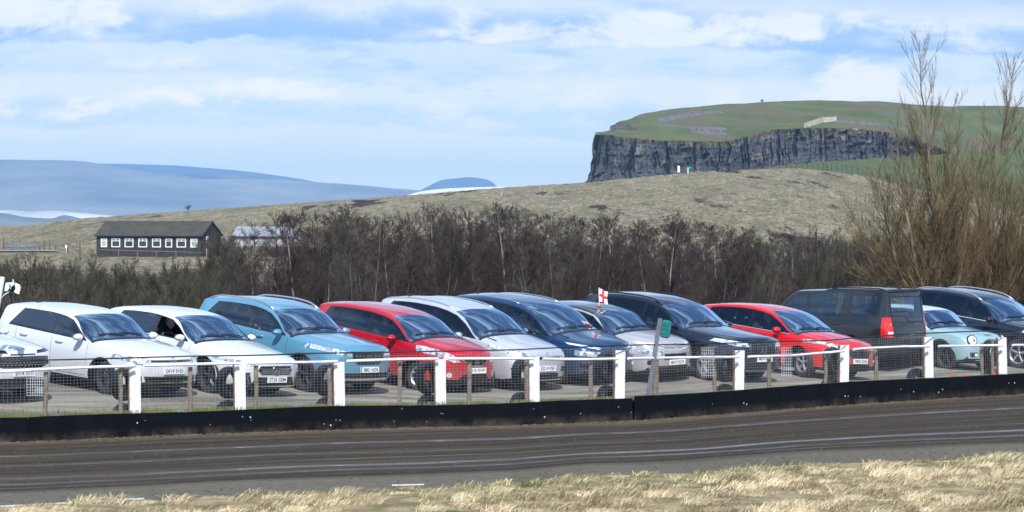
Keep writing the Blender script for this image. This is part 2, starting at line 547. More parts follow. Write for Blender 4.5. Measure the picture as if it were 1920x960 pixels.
        # ---- wheels
        for (wx, fr) in ((0, True), (-s.wb, False)):
            for sd in (-1, 1):
                wheel(s, wx, sd, s.steer if fr else 0, root)
            mb = MB()
            n = 12
            for sd in (-1, 1):
                vs = []
                for i in range(n+1):
                    t = PI*(i/n*1.16-.08)
                    x = wx+(ra-.004)*math.cos(t); z = s.R+(ra-.004)*math.sin(t)
                    vs += [(x, sd*(hw*.955), z), (x, sd*(hw-.42), z)]
                k = len(vs)
                fs = [(2*i, 2*i+1, 2*i+3, 2*i+2) for i in range(n)]
                vs.append((wx, sd*(hw-.42), s.R)); fs += [(2*i+1, 2*i+3, k) for i in range(n)]
                mb.add(vs, fs)
            mb.build('wheel_arch_liner', LIN, root)
        # ---- mirrors
        mp = s.mirror_at if hasattr(s, 'mirror_at') else (s.dlo[0]+.27, S(s.dlo[0]+.27)+.05)
        mirrors(s, mp, root)
        # ---- handles
        hs = s.handles if s.handles is not None else [(s.pillars[0][0]-.22, S(s.pillars[0][0])-.10), (s.pillars[0][0]+.78, S(s.pillars[0][0]+.7)-.10)]
        for (d, z) in hs:
            for sd in (-1, 1):
                h = bvh.ray_cast(Vector((s.fo-d, sd*3, z)), Vector((0, -sd, 0)))
                if h[0] is None: continue
                mb = MB(); yy = h[0].y
                mb.tube([(s.fo-d+.10, yy+sd*.006, z), (s.fo-d+.07, yy+sd*.035, z+.004), (s.fo-d-.07, yy+sd*.035, z+.008), (s.fo-d-.10, yy+sd*.006, z+.008)], [.012, .014, .014, .012], 6)
                mb.build('door_handle', s.hcol or s.mat, root, True)
        interior(s, root, T, S, B, zw)
        # wipers
        if not s.cam_rear:
            for (y0, y1) in ((.45, -.12), (-.05, -.62)):
                pts = []
                for i in range(6):
                    t = i/5; y = y0+(y1-y0)*t; d = s.cowl+.02+.10*math.sin(t*2.2)*.6+.04
                    h = bvh.ray_cast(Vector((s.fo-d-interp(bt, d)*abs(y/hw)**2.4, y, 3)), Vector((0, 0, -1)))
                    if h[0]: pts.append((h[0].x, h[0].y, h[0].z+.018))
                if len(pts) > 2:
                    mb = MB(); mb.tube(pts, .011, 5); mb.build('wiper', BLK, root)
        # aerial
        h = bvh.ray_cast(Vector((s.fo-(s.rtop-.18), 0, 3)), Vector((0, 0, -1)))
        if h[0]:
            mb = MB(); p = h[0]
            if getattr(s, 'fin', True):
                mb.add([(p.x+.09, -.02, p.z-.005), (p.x+.09, .02, p.z-.005), (p.x-.07, .022, p.z-.005), (p.x-.07, -.022, p.z-.005), (p.x-.05, 0, p.z+.042), (p.x-.075, 0, p.z+.038)], [(0, 1, 4), (1, 2, 5, 4), (0, 4, 5, 3), (2, 3, 5)])
            else: mb.tube([(p.x, 0, p.z-.01), (p.x-.12, 0, p.z+.2)], [.006, .003], 5)
            mb.build('aerial', getattr(s, 'finm', BLK), root)
        # roof rails
        if s.rails:
            a, b, rad, hgt = s.rails
            for sd in (-1, 1):
                pts = []
                for i in range(15):
                    t = i/14; d = a+(b-a)*t
                    ws = wt(d)*.97; yw = ws-s.tum*(zw(d)-S(d))
                    y = sd*(yw-.07)
                    h = bvh.ray_cast(Vector((s.fo-d, y, 3)), Vector((0, 0, -1)))
                    if h[0]: pts.append((h[0].x, y, h[0].z+hgt*min(1, math.sin(PI*t)*2.6)+.004))
                mb = MB(); mb.tube(pts, rad, 6); mb.build('roof_rail', s.rail_mat, root, True)
        return root
    def plate(s, text, z, y=0, rear=False, green=False, tilt=0, mat=None, bvhoff=.02):
        h = s.hitf(y, z, rear); x = h[0].x; sg = -1 if rear else 1
        mb = MB(); mb.box((x+sg*bvhoff, y, z), (.012, .52, .111))
        p = mb.build('number_plate', mat or PLW, s.root)
        vs, fs = text_mesh(text, .072, .44 if not green else .41)
        off = .03 if green else 0
        mb = MB(); mb.add([(x+sg*(bvhoff+.0085), y+(b-0)*sg+off*sg*-1*-1*0 + (off if not rear else -off), z+c) for a, b, c in vs], fs)
        q = mb.build('plate_lettering', TXT, p)
        if green:
            mb = MB(); mb.box((x+bvhoff+.001, y-.24, z), (.013, .035, .107)); mb.build('green_band', GRN, p)
        return p

def wheel(s, wx, sd, steer, root):
    hw = s.W/2; R = s.R; yc = sd*(hw-.125)
    rot = Matrix.Rotation(steer, 4, 'Z')
    base = Matrix.Translation((wx, yc, R)) @ rot
    w = .105; rr = R*.70
    # hub / disc
    mb = MB(); mb.lathe([(0.001, .0), (.15, 0), (.15, .02), (.001, .02)], 20, (0, -.0, 0)); mb.lathe([(rr*.97, -w*.8), (rr*.97, .0), (.12, .0)], 28)
    o = mb.build('wheel', HUB, root, True, 40); o.matrix_local = base
    mb = MB()
    prof = [(rr, -w*.86), (rr+.012, -w*.98), (R*.86, -w*1.04), (R*.955, -w*.97), (R, -w*.74), (R, -w*.25), (R*.992, -w*.22), (R, -.02), (R, w*.25), (R, w*.74), (R*.955, w*.97), (R*.86, w*1.04), (rr+.012, w*.98), (rr, w*.86)]
    mb.lathe(prof, 40)
    t = mb.build('tyre', TYR, o, True, 40)
    # rim
    mb = MB(); yo = sd*w*.80   # outer face
    mb.lathe([(rr+.002, yo), (rr-.012, yo+sd*.010), (rr-.03, yo-sd*.004), (rr-.034, yo-sd*.05)], 40)
    mb.lathe([(.001, yo-sd*.002), (.035, yo-sd*.004), (.06, yo-sd*.022), (.06, yo-sd*.05)], 20)
    n = s.spokes
    for k in range(n):
        for dd in ((-.10, .10) if s.rimdouble else (0,)):
            a = 2*PI*k/n+.3
            a2 = a+dd*1.25; a1 = a+dd*.6
            twist = getattr(s, 'twist', 0)
            wa, wb_ = s.rimw*.62, s.rimw*.5
            if s.rimdouble: wa *= .5; wb_ *= .55
            def P(r, ang, off, y): 
                return (r*math.cos(ang)-off*math.sin(ang), y, r*math.sin(ang)+off*math.cos(ang))
            r0, r1 = .045, rr-.015
            y0, y1 = yo-sd*.012, yo-sd*.006
            vs = []
            for (r, ang, wd, y) in ((r0, a1, wa, y0), ((r0+r1)/2, (a1+a2)/2+twist*.5, (wa+wb_)/2, yo-sd*.0), (r1, a2+twist, wb_*1.25, y1)):
                vs += [P(r, ang, -wd, y-sd*.012), P(r, ang, 0, y+sd*.004), P(r, ang, wd, y-sd*.012), P(r, ang, 0, y-sd*.035)]
            fs = []
            for i in range(2):
                for q in range(4): fs.append((i*4+q, i*4+(q+1) % 4, (i+1)*4+(q+1) % 4, (i+1)*4+q))
            mb.add(vs, fs)
    mb.build('rim', s.rim, o)

def mirrors(s, mp, root):
    d, z = mp; hw = s.W/2
    for sd in (-1, 1):
        y0 = sd*(hw*.93); cx = s.fo-d+.02; cy = sd*(hw+.075); cz = z+.02
        mb = MB(); nu, nv = 14, 9
        vs = []
        for i in range(nv+1):
            ph = -PI/2+PI*i/nv
            for k in range(nu):
                th = 2*PI*k/nu
                ex = .085*math.cos(th)*math.cos(ph); ey = .108*math.sin(th)*math.cos(ph); ez = .066*math.sin(ph)
                sx = 1 if ex > 0 else .42
                vs.append((cx+ex*sx+.01, cy+ey*(1.0+.15*(-1 if ey*sd > 0 else 1)*0), cz+ez*(1.0-.25*(ey*sd)/.125)))
        fs = [(i*nu+k, i*nu+(k+1) % nu, (i+1)*nu+(k+1) % nu, (i+1)*nu+k) for i in range(nv) for k in range(nu)]
        mb.add(vs, fs)
        o = mb.build('door_mirror', s.mirror or s.mat, root, True)
        mb = MB(); mb.tube([(cx+.02, y0-sd*.03, z-.02), (cx+.01, sd*(hw+.01), z-.005), (cx, cy-sd*.04, cz-.05)], [.035, .028, .03], 8)
        mb.build('mirror_arm', BLK, o)
        mb = MB(); mb.lathe([(.001, -.028), (.07, -.028)], 16, (cx-.0, cy, cz), 'x', sc=(1.45, .9)); mb.build('mirror_glass', CHR, o)

def interior(s, root, T, S, B, zw):
    hw = s.W/2
    X = lambda d: s.fo-d
    # dashboard
    dc = s.cowl+.12; zt = T(s.cowl)-.05
    mb = MB()
    pr = [(X(s.cowl-.25), .55), (X(s.cowl-.25), zt-.06), (X(s.cowl+.10), zt-.0), (X(s.cowl+.42), zt-.04), (X(s.cowl+.52), zt-.14), (X(s.cowl+.50), .55)]
    y = hw*.80
    mb.add([(a, -y, b) for a, b in pr]+[(a, y, b) for a, b in pr], [(0, 1, 2, 3, 4, 5)[::-1], (6, 7, 8, 9, 10, 11)]+[(i, (i+1) % 6, 6+(i+1) % 6, 6+i) for i in range(6)])
    # driver's binnacle
    mb.box((X(s.cowl+.42), -hw*.42, zt+.005), (.22, .36, .07))
    mb.build('dashboard', DASH, root)
    # steering wheel on the right
    mb = MB(); c = Vector((X(s.cowl+.68), -hw*.42, zt-.10)); R3 = Matrix.Rotation(math.radians(-65), 3, 'Y')
    pts = [c+R3 @ Vector((.18*math.cos(t*PI/10), .18*math.sin(t*PI/10), 0)) for t in range(21)]
    mb.tube(pts, .014, 6, caps=False)
    mb.tube([c+R3 @ Vector((0, -.17, 0)), c, c+R3 @ Vector((0, .17, 0))], [.014, .035, .014], 6); mb.tube([c, c+Vector((.22, 0, -.06))], .03, 6)
    mb.build('steering_wheel', BLK, root, True)
    # seats
    fz = S(s.cowl+1)-.93+.62    # cushion height
    fz = max(.42, s.H-1.0)
    s.hip = fz
    def seat(x, y, w, bench=False):
        mb = MB()
        def slab(pts, w, th):
            # pts along centre line side view (x,z), width w, thickness th, rounded edges
            vs = []; fs = []; prof = [(-.5, 0), (-.46, .38), (-.3, .5), (.3, .5), (.46, .38), (.5, 0), (.46, -.38), (.3, -.5), (-.3, -.5), (-.46, -.38)]
            m = len(prof)
            for i, (px, pz, sw) in enumerate(pts):
                a = pts[max(0, i-1)]; b = pts[min(len(pts)-1, i+1)]
                tx, tz = b[0]-a[0], b[1]-a[1]; l = math.hypot(tx, tz); nx, nz = -tz/l, tx/l
                for u, v in prof: vs.append((px+nx*v*th, y+u*w*sw, pz+nz*v*th))
            for i in range(len(pts)-1):
                for q in range(m): fs.append((i*m+q, i*m+(q+1) % m, (i+1)*m+(q+1) % m, (i+1)*m+q))
            fs.append(tuple(range(m))[::-1]); fs.append(tuple(range((len(pts)-1)*m, len(pts)*m)))
            mb.add(vs, fs)
        slab([(x+.50, fz-.02, .8), (x+.42, fz, .97), (x+.1, fz-.03, 1), (x-.02, fz-.04, 1)], w, .14)
        slab([(x-.02, fz-.02, .95), (x-.07, fz+.15, 1), (x-.15, fz+.42, 1), (x-.20, fz+.56, .85), (x-.21, fz+.60, .6)], w, .13)
        for hy in ((-w*.33, w*.33) if bench else (0,)):
            yy = y
            y2 = y+hy
            vs = []
            mb.tube([(x-.21, y2-.05, fz+.55), (x-.215, y2-.05, fz+.68)], .008, 5); mb.tube([(x-.21, y2+.05, fz+.55), (x-.215, y2+.05, fz+.68)], .008, 5)
            R_ = Matrix.Rotation(math.radians(-8), 3, 'Y')
            mb.box((x-.215, y2, fz+.70), (.09, .24, .05), R_, taper=1.06); mb.box((x-.22, y2, fz+.76), (.10, .26, .08), R_, taper=.9)
        return mb
    xs = X(s.cowl)-1.28
    s.seatx = xs
    for y in (-hw*.42, hw*.42):
        seat(xs, y, .50).build('front_seat', SEAT, root, True, 45)
    seat(xs-.88, 0, hw*1.5, True).build('rear_seat', SEAT, root, True, 45)
    # rear view mirror
    h = s.bvh.ray_cast(Vector((X(s.head-.14), 0, T(s.head-.14)-.02)), Vector((0, 0, 1)))
    mb = MB(); mb.box((X(s.head-.08)-.08, 0, T(s.head)-.13), (.03, .22, .065)); mb.tube([(X(s.head-.08)-.08, 0, T(s.head)-.13), (X(s.head-.08)-.0, 0, T(s.head)-.06)], .012, 5)
    mb.build('rear_view_mirror', BLK, root)
def ring(cy, cz, r, n=14, ry=None): return [(cy+(ry or r)*math.cos(2*PI*i/n), cz+r*math.sin(2*PI*i/n)) for i in range(n+1)]
def hbars(y, z0, z1, n): return [[(-y, z0+(z1-z0)*i/(n-1)), (y, z0+(z1-z0)*i/(n-1))] for i in range(n)]
def lattice(y0, y1, z0, z1, nx, nz):
    o = []
    for i in range(nx):
        for j in range(nz):
            cy = y0+(y1-y0)*(i+.5+(.5 if j % 2 else 0))/nx; cz = z0+(z1-z0)*(j+.5)/nz
            if cy < y1: o.append([(cy-.02, cz), (cy, cz+.014), (cy+.02, cz)])
    return o
WHITE = paint('white', (.64, .68, .74), 0, .3)
def doorseams(d0, d1, d2, S, zb, zt=None):
    # front door front edge, B seam, rear door rear edge, sill
    z = lambda d: S(d)-.005
    return [[(d0, z(d0)), (d0+.02, .6), (d0+.03, zb)], [(d1, z(d1)), (d1, .6), (d1, zb)], [(d2, z(d2)), (d2-.02, .72)], [(d0+.03, zb), (d1, zb), (d2-.35, zb)]]

def hatch():     # white hatchback
    top = [(0, .68), (.02, .745), (.06, .80), (.14, .84), (.3, .88), (.6, .93), (.95, .97), (1.22, 1.0), (1.27, 1.02), (1.6, 1.19), (2.02, 1.385), (2.3, 1.435), (2.7, 1.46), (3.2, 1.455), (3.7, 1.42), (3.98, 1.38), (4.02, 1.33), (4.12, 1.1), (4.2, .92), (4.24, .85), (4.26, .72)]
    sh = [(0, .58), (.05, .69), (.14, .755), (.3, .80), (.7, .85), (1.25, .91), (2, .94), (3, .975), (3.8, .995), (4.1, .93), (4.22, .82), (4.26, .6)]
    S = Pchip(sh)
    c = Car(L=4.26, W=1.80, H=1.46, fo=.87, wb=2.62, R=.318, top=top, sh=sh, cowl=1.27, head=2.02, rtop=3.98, rbot=4.12, mat=WHITE, priv=2.5, spokes=10, rimw=.03, twist=.25, rim=RIMD,
            dlo=(1.36, 3.72, 3.42), dlof=.35, pillars=[(2.42, .09), (3.38, .05, .5)], steer=-.1, open_win=None,
            front=[('headlamp', 'lamp', [(.50, .665), (.47, .73), (.62, .775), (.86, .79), (.9, .76), (.9, .70), (.80, .655), (.6, .645)], True, -.1, .62),
                   ('grille', 'glb', [(-.52, .735), (-.52, .69), (.52, .69), (.52, .735)], False, -.1, .5),
                   ('lower_grille', 'blk', [(-.62, .31), (-.66, .43), (.66, .43), (.62, .31)], False, -.1, .5),
                   ('side_intake', 'blk', [(.68, .33), (.70, .44), (.84, .42), (.82, .34)], True, -.1, .5)],
            strips=[('grille_trim', 'chr', [[(-.5, .70), (.5, .70)], [(-.5, .728), (.5, .728)]], .010), ('bumper_trim', 'chr', [[(-.80, .335), (-.7, .315), (.7, .315), (.80, .335)]], .022),
                    ('grille_slats', 'glb', hbars(.58, .35, .41, 3), .010),
                    ('badge', 'chr', [ring(0, .71, .062), [(-.035, .755), (0, .695), (.035, .755)], [(-.05, .70), (-.028, .665), (0, .71), (.028, .665), (.05, .70)]], .011),
                    ('lamp_trim', 'blk', [[(.52, .66), (.62, .64), (.80, .65)], [(-.52, .66), (-.62, .64), (-.80, .65)]], .012)],
            seams=doorseams(1.42, 2.42, 3.45, S, .30)+[[(1.42, .70), (2.4, .74), (3.5, .78)]])
    r = c.build('hatchback', ''); c.plate('DF19 YHD', .53); return c

def merc():
    top = [(0, .66), (.02, .72), (.07, .77), (.2, .82), (.5, .875), (.95, .94), (1.25, .985), (1.31, 1.005), (1.7, 1.19), (2.12, 1.37), (2.45, 1.42), (2.8, 1.44), (3.2, 1.43), (3.7, 1.38), (4.02, 1.32), (4.08, 1.26), (4.22, 1.05), (4.33, .93), (4.38, .88), (4.42, .72)]
    sh = [(0, .56), (.05, .62), (.14, .66), (.3, .70), (.7, .78), (1.25, .88), (2, .92), (3, .95), (3.8, .98), (4.2, .93), (4.36, .82), (4.42, .6)]
    S = Pchip(sh)
    c = Car(L=4.42, W=1.80, H=1.44, fo=.92, wb=2.73, R=.325, top=top, sh=sh, cowl=1.31, head=2.12, rtop=4.02, rbot=4.22, mat=WHITE, priv=2.6, spokes=5, rimdouble=True, rimw=.05, rim=RIMD, steer=-.05,
            dlo=(1.45, 3.90, 3.55), dlof=.42, pillars=[(2.52, .09), (3.52, .05, .5)], open_win=0, bow=.24,
            front=[('headlamp', 'lamp', [(.46, .63), (.56, .685), (.9, .745), (.92, .70), (.80, .64), (.55, .61)], True, -.1, .70),
                   ('grille', 'glb', [(-.36, .455), (-.46, .54), (-.40, .63), (.40, .63), (.46, .54), (.36, .455)], False, -.1, .5),
                   ('lower_grille', 'blk', [(-.58, .24), (-.50, .42), (.50, .42), (.58, .24)], False, -.1, .5),
                   ('side_intake', 'blk', [(.56, .27), (.62, .50), (.84, .48), (.82, .28)], True, -.1, .5)],
            strips=[('badge', 'chr', [ring(0, .545, .092, 18), [(0, .545), (0, .635)], [(0, .545), (.078, .50)], [(0, .545), (-.078, .50)]], .016),
                    ('grille_trim', 'chr', [[(-.42, .575), (-.1, .575)], [(.1, .575), (.42, .575)], [(-.36, .455), (-.46, .54), (-.40, .63)], [(.36, .455), (.46, .54), (.40, .63)]], .018),
                    ('grille_pins', 'sil', lattice(-.38, .38, .47, .56, 16, 4), .006),
                    ('splitter', 'chr', [[(-.76, .25), (-.6, .235), (.6, .235), (.76, .25)]], .024), ('intake_trim', 'chr', [[(.60, .50), (.66, .40), (.60, .27)], [(-.60, .50), (-.66, .40), (-.60, .27)]], .016)],
            seams=doorseams(1.50, 2.52, 3.55, S, .29)+[[(1.2, .74), (2.4, .78), (3.9, .82)]])
    c.build('hatchback', ''); c.plate('ST20 GEM', .375, bvhoff=.03); return c

def suv_blue():
    top = [(0, .86), (.02, .92), (.06, .965), (.14, .995), (.35, 1.02), (.7, 1.06), (1.0, 1.09), (1.2, 1.11), (1.26, 1.13), (1.6, 1.31), (2.0, 1.50), (2.3, 1.575), (2.7, 1.61), (3.2, 1.60), (3.7, 1.56), (4.0, 1.51), (4.04, 1.44), (4.14, 1.2), (4.24, 1.02), (4.29, .95), (4.31, .8)]
    sh = [(0, .66), (.05, .78), (.14, .86), (.3, .90), (.7, .95), (1.25, 1.0), (2, 1.03), (3, 1.08), (3.8, 1.12), (4.1, 1.08), (4.26, .93), (4.31, .7)]
    S = Pchip(sh)
    blue = paint('pale_blue', (.11, .31, .46), .25, .3)
    c = Car(L=4.31, W=1.81, H=1.62, fo=.86, wb=2.58, R=.335, top=top, sh=sh, cowl=1.26, head=2.0, rtop=4.0, rbot=4.14, mat=blue, priv=None, spokes=5, rimdouble=True, rimw=.06, rim=RIMD, clad=.05, steer=-.12,
            B=[(0, .31), (.06, .26), (.2, .23), (.6, .22), (3.4, .22), (9, .3)], cladsill=.34,
            dlo=(1.36, 3.86, 3.55), dlof=.36, pillars=[(2.38, .09), (3.30, .07, .5)], rails=(2.05, 3.85, .018, .05), hcol=CHR,
            front=[('headlamp', 'lamp', [(.44, .80), (.50, .86), (.9, .965), (.92, .90), (.80, .83), (.55, .79)], True, -.1, .75),
                   ('grille', 'glb', [(-.30, .62), (-.44, .74), (-.44, .86), (.44, .86), (.44, .74), (.30, .62)], False, -.1, .5),
                   ('lower_grille', 'blk', [(-.68, .30), (-.70, .46), (.70, .46), (.68, .30)], False, -.1, .6),
                   ('side_intake', 'blk', [(.66, .44), (.72, .56), (.85, .55), (.84, .46)], True, -.1, .5)],
            strips=[('grille_trim', 'chr', [[(-.62, .84), (-.47, .875), (.47, .875), (.62, .84)]], .022), ('grille_studs', 'chr', lattice(-.40, .40, .64, .85, 14, 7), .009),
                    ('skid_plate', 'chr', [[(-.6, .335), (.6, .335)]], .035), ('lamp_blade', 'chr', [[(.5, .83), (.84, .90)], [(-.5, .83), (-.84, .90)]], .012),
                    ('badge', 'chr', [[(-.075, .77), (-.035, .81), (.035, .81), (.075, .77), (.075, .73), (.035, .69), (-.035, .69), (-.075, .73), (-.075, .77)], [(-.045, .725), (-.045, .775), (-.028, .745), (-.01, .775), (-.01, .725)], [(.045, .775), (.012, .775), (.012, .725), (.045, .725), (.045, .75), (.03, .75)]], .013)],
            seams=doorseams(1.40, 2.40, 3.42, S, .36)+[[(1.0, .80), (2.4, .86), (4.0, .92)]])
    c.build('compact_suv', ''); c.plate('SM21 AOR', .53, green=True); return c

def note_red():
    top = [(0, .76), (.02, .82), (.07, .875), (.16, .92), (.35, .97), (.7, 1.03), (.92, 1.06), (.97, 1.075), (1.3, 1.235), (1.75, 1.42), (2.1, 1.49), (2.5, 1.525), (3.0, 1.53), (3.5, 1.49), (3.84, 1.44), (3.88, 1.38), (3.97, 1.15), (4.05, .95), (4.08, .88), (4.10, .76)]
    sh = [(0, .60), (.05, .69), (.14, .76), (.3, .81), (.7, .88), (1.1, .92), (2, .965), (3, 1.02), (3.7, 1.06), (3.95, 1.0), (4.06, .86), (4.10, .65)]
    S = Pchip(sh)
    red = paint('red_metallic', (.50, .003, .016), .2, .3)
    c = Car(L=4.10, W=1.695, H=1.53, fo=.80, wb=2.60, R=.30, top=top, sh=sh, cowl=.97, head=1.75, rtop=3.84, rbot=3.97, mat=red, priv=2.2, spokes=8, rimw=.035, rim=RIMS, steer=.18, twist=.1,
            dlo=(1.02, 3.72, 3.50), dlof=.38, pillars=[(1.36, .06), (2.28, .09), (3.22, .06, .3)], bow=.24, fin=False, finm=BLK, mirror_at=(1.55, .965), handles=[(2.05, .86), (2.95, .90)],
            front=[('headlamp', 'lamp', [(.44, .66), (.52, .76), (.78, .91), (.90, .93), (.92, .86), (.74, .72), (.58, .655)], True, -.1, .80),
                   ('grille', 'glb', [(-.16, .58), (-.42, .72), (.42, .72), (.16, .58)], False, -.1, .5),
                   ('lower_grille', 'blk', [(-.46, .31), (-.34, .415), (.34, .415), (.46, .31)], False, -.1, .5),
                   ('fog_lamp', 'lamp', ring(.65, .40, .055)[:-1], True, -.1, .5)],
            strips=[('grille_trim', 'chr', [[(-.44, .73), (-.16, .585), (.16, .585), (.44, .73)]], .026), ('badge', 'chr', [ring(0, .65, .052), [(-.07, .65), (.07, .65)]], .016), ('grille_slats', 'blk', hbars(.36, .34, .39, 2), .010)],
            seams=doorseams(1.40, 2.28, 3.25, S, .30)+[[(1.3, .66), (2.3, .72), (3.6, .84)]])
    c.build('small_people_carrier', ''); c.plate('SJ16 KHP', .50); return c

def cmax():
    top = [(0, .78), (.02, .835), (.07, .885), (.16, .925), (.35, .97), (.7, 1.03), (.98, 1.085), (1.03, 1.10), (1.4, 1.28), (1.92, 1.50), (2.25, 1.565), (2.6, 1.60), (3.1, 1.61), (3.6, 1.57), (4.05, 1.50), (4.09, 1.44), (4.22, 1.2), (4.33, .98), (4.37, .9), (4.39, .78)]
    sh = [(0, .60), (.05, .70), (.14, .77), (.3, .82), (.7, .90), (1.1, .95), (2, 1.0), (3, 1.06), (3.8, 1.12), (4.15, 1.05), (4.33, .9), (4.39, .66)]
    S = Pchip(sh)
    sil = paint('pale_silver', (.56, .60, .66), .35, .3)
    c = Car(L=4.38, W=1.83, H=1.61, fo=.90, wb=2.65, R=.325, top=top, sh=sh, cowl=1.03, head=1.92, rtop=4.05, rbot=4.22, mat=sil, priv=2.4, spokes=5, rim=RIMS, bow=.24,
            dlo=(1.08, 3.98, 3.70), dlof=.45, pillars=[(1.46, .07), (2.42, .09), (3.42, .06, .3)], rails=(2.1, 3.95, .012, .02), mirror_at=(1.62, .985), handles=[(2.18, .90), (3.1, .95)],
            front=[('headlamp', 'lamp', [(.46, .73), (.54, .80), (.86, .91), (.92, .90), (.92, .83), (.78, .75), (.6, .715)], True, -.1, .72),
                   ('grille', 'glb', [(-.40, .68), (-.44, .74), (.44, .74), (.40, .68)], False, -.1, .5),
                   ('lower_grille', 'blk', [(-.44, .28), (-.42, .40), (.42, .40), (.44, .28)], False, -.1, .5),
                   ('fog_lamp', 'glb', [(.52, .42), (.54, .52), (.84, .50), (.82, .42)], True, -.1, .6)],
            strips=[('grille_slats', 'chr', hbars(.40, .69, .735, 2), .012), ('intake_slats', 'blk', hbars(.36, .31, .37, 3), .010), ('fog_trim', 'chr', [[(.56, .445), (.80, .455)], [(-.56, .445), (-.80, .455)]], .022),
                    ('badge', 'chr', [ring(0, .80, .022, 12, .045)], .010), ('splitter', 'chr', [[(-.6, .255), (.6, .255)]], .02)],
            seams=doorseams(1.48, 2.44, 3.45, S, .31)+[[(1.4, .74), (2.4, .80), (3.8, .92)]])
    c.build('people_carrier', ''); c.plate('SG19 FEF', .50); return c

def picasso():
    top = [(0, .78), (.02, .835), (.07, .885), (.16, .925), (.35, .97), (.7, 1.03), (.92, 1.075), (.97, 1.09), (1.35, 1.27), (1.95, 1.52), (2.25, 1.575), (2.6, 1.605), (3.1, 1.61), (3.6, 1.57), (4.08, 1.49), (4.12, 1.43), (4.24, 1.2), (4.36, .98), (4.41, .9), (4.43, .78)]
    sh = [(0, .60), (.05, .70), (.14, .77), (.3, .82), (.7, .90), (1.1, .95), (2, 1.0), (3, 1.04), (3.8, 1.08), (4.15, 1.03), (4.36, .9), (4.43, .66)]
    S = Pchip(sh)
    blu = paint('deep_blue', (.012, .055, .15), .4, .28)
    c = Car(L=4.43, W=1.83, H=1.61, fo=.86, wb=2.785, R=.325, top=top, sh=sh, cowl=.97, head=1.95, rtop=4.08, rbot=4.24, mat=blu, priv=None, spokes=5, rim=RIMD, bow=.24,
            dlo=(1.02, 4.0, 3.74), dlof=.50, pillars=[(1.62, .08, -.3), (2.5, .09), (3.5, .07)], rails=(2.2, 3.95, .012, .02), rail_mat=CHR, mirror_at=(1.72, 1.0), handles=[(2.25, .90), (3.2, .94)], mirror=CHR,
            front=[('daytime_lamp', 'wht', [(.40, .80), (.46, .825), (.86, .895), (.86, .865), (.5, .79)], True, -.1, .62),
                   ('headlamp', 'lamp', [(.48, .64), (.47, .74), (.86, .76), (.88, .66)], True, -.1, .62),
                   ('lower_grille', 'glb', [(-.34, .34), (-.42, .52), (-.3, .60), (.3, .60), (.42, .52), (.34, .34)], False, -.1, .5),
                   ('fog_lamp', 'glb', [(.50, .43), (.60, .50), (.86, .49), (.84, .40), (.60, .39)], True, -.1, .6)],
            strips=[('grille_trim', 'chr', [[(-.84, .875), (-.42, .80), (-.1, .785), (0, .825), (.1, .785), (.42, .80), (.84, .875)], [(-.4, .765), (-.08, .75), (0, .79), (.08, .75), (.4, .765)]], .014), ('fog_bulb', 'wht', [ring(.68, .445, .02), ring(-.68, .445, .02)], .03),
                    ('intake_slats', 'blk', hbars(.32, .38, .50, 3), .010)],
            seams=doorseams(1.55, 2.50, 3.52, S, .31)+[[(1.3, .74), (2.4, .80), (3.8, .92)]])
    c.build('people_carrier', ''); return c

def c3():
    top = [(0, .70), (.02, .79), (.07, .86), (.16, .91), (.35, .95), (.7, 1.0), (.95, 1.03), (1.0, 1.05), (1.3, 1.19), (1.72, 1.37), (2.05, 1.435), (2.4, 1.47), (2.9, 1.465), (3.4, 1.42), (3.74, 1.37), (3.78, 1.31), (3.86, 1.1), (3.94, .93), (3.98, .86), (4.0, .74)]
    sh = [(0, .60), (.05, .72), (.14, .79), (.3, .83), (.7, .88), (1.1, .91), (2, .935), (3, .955), (3.6, .97), (3.85, .92), (3.96, .82), (4.0, .62)]
    S = Pchip(sh)
    sil = paint('warm_silver', (.50, .50, .53), .4, .3); blk = paint('black_roof', (.012, .014, .018), .1, .2)
    c = Car(L=4.0, W=1.75, H=1.47, fo=.83, wb=2.54, R=.31, top=top, sh=sh, cowl=1.0, head=1.72, rtop=3.74, rbot=3.86, mat=sil, roofm=blk, priv=None, spokes=6, rim=RIMD, clad=.07, cladsill=.33, bow=.26, nfront=.84,
            dlo=(1.06, 3.6, 3.4), dlof=.36, pillars=[(2.12, .08), (3.0, .07, .2)], mirror=BLK, handles=[(1.92, .84), (2.8, .86)],
            front=[('daytime_lamp', 'wht', [(.36, .80), (.38, .84), (.80, .875), (.80, .835)], True, -.1, .55),
                   ('headlamp', 'lamp', [(.42, .60), (.40, .70), (.72, .73), (.82, .68), (.78, .60)], True, -.1, .55),
                   ('grille', 'glb', [(-.38, .50), (-.36, .64), (.36, .64), (.38, .50)], False, -.1, .5),
                   ('lower_grille', 'blk', [(-.55, .26), (-.50, .38), (.50, .38), (.55, .26)], False, -.1, .5),
                   ('fog_lamp', 'glb', [(.52, .40), (.54, .52), (.74, .50), (.74, .40)], True, -.1, .5)],
            strips=[('grille_trim', 'chr', [[(-.78, .85), (-.38, .80), (-.09, .795), (0, .84), (.09, .795), (.38, .80), (.78, .85)], [(-.36, .77), (-.08, .755), (0, .80), (.08, .755), (.36, .77)]], .013)],
            seams=doorseams(1.20, 2.12, 3.05, S, .33))
    c.build('small_hatchback', ''); c.plate('MW17 XCW', .455); return c

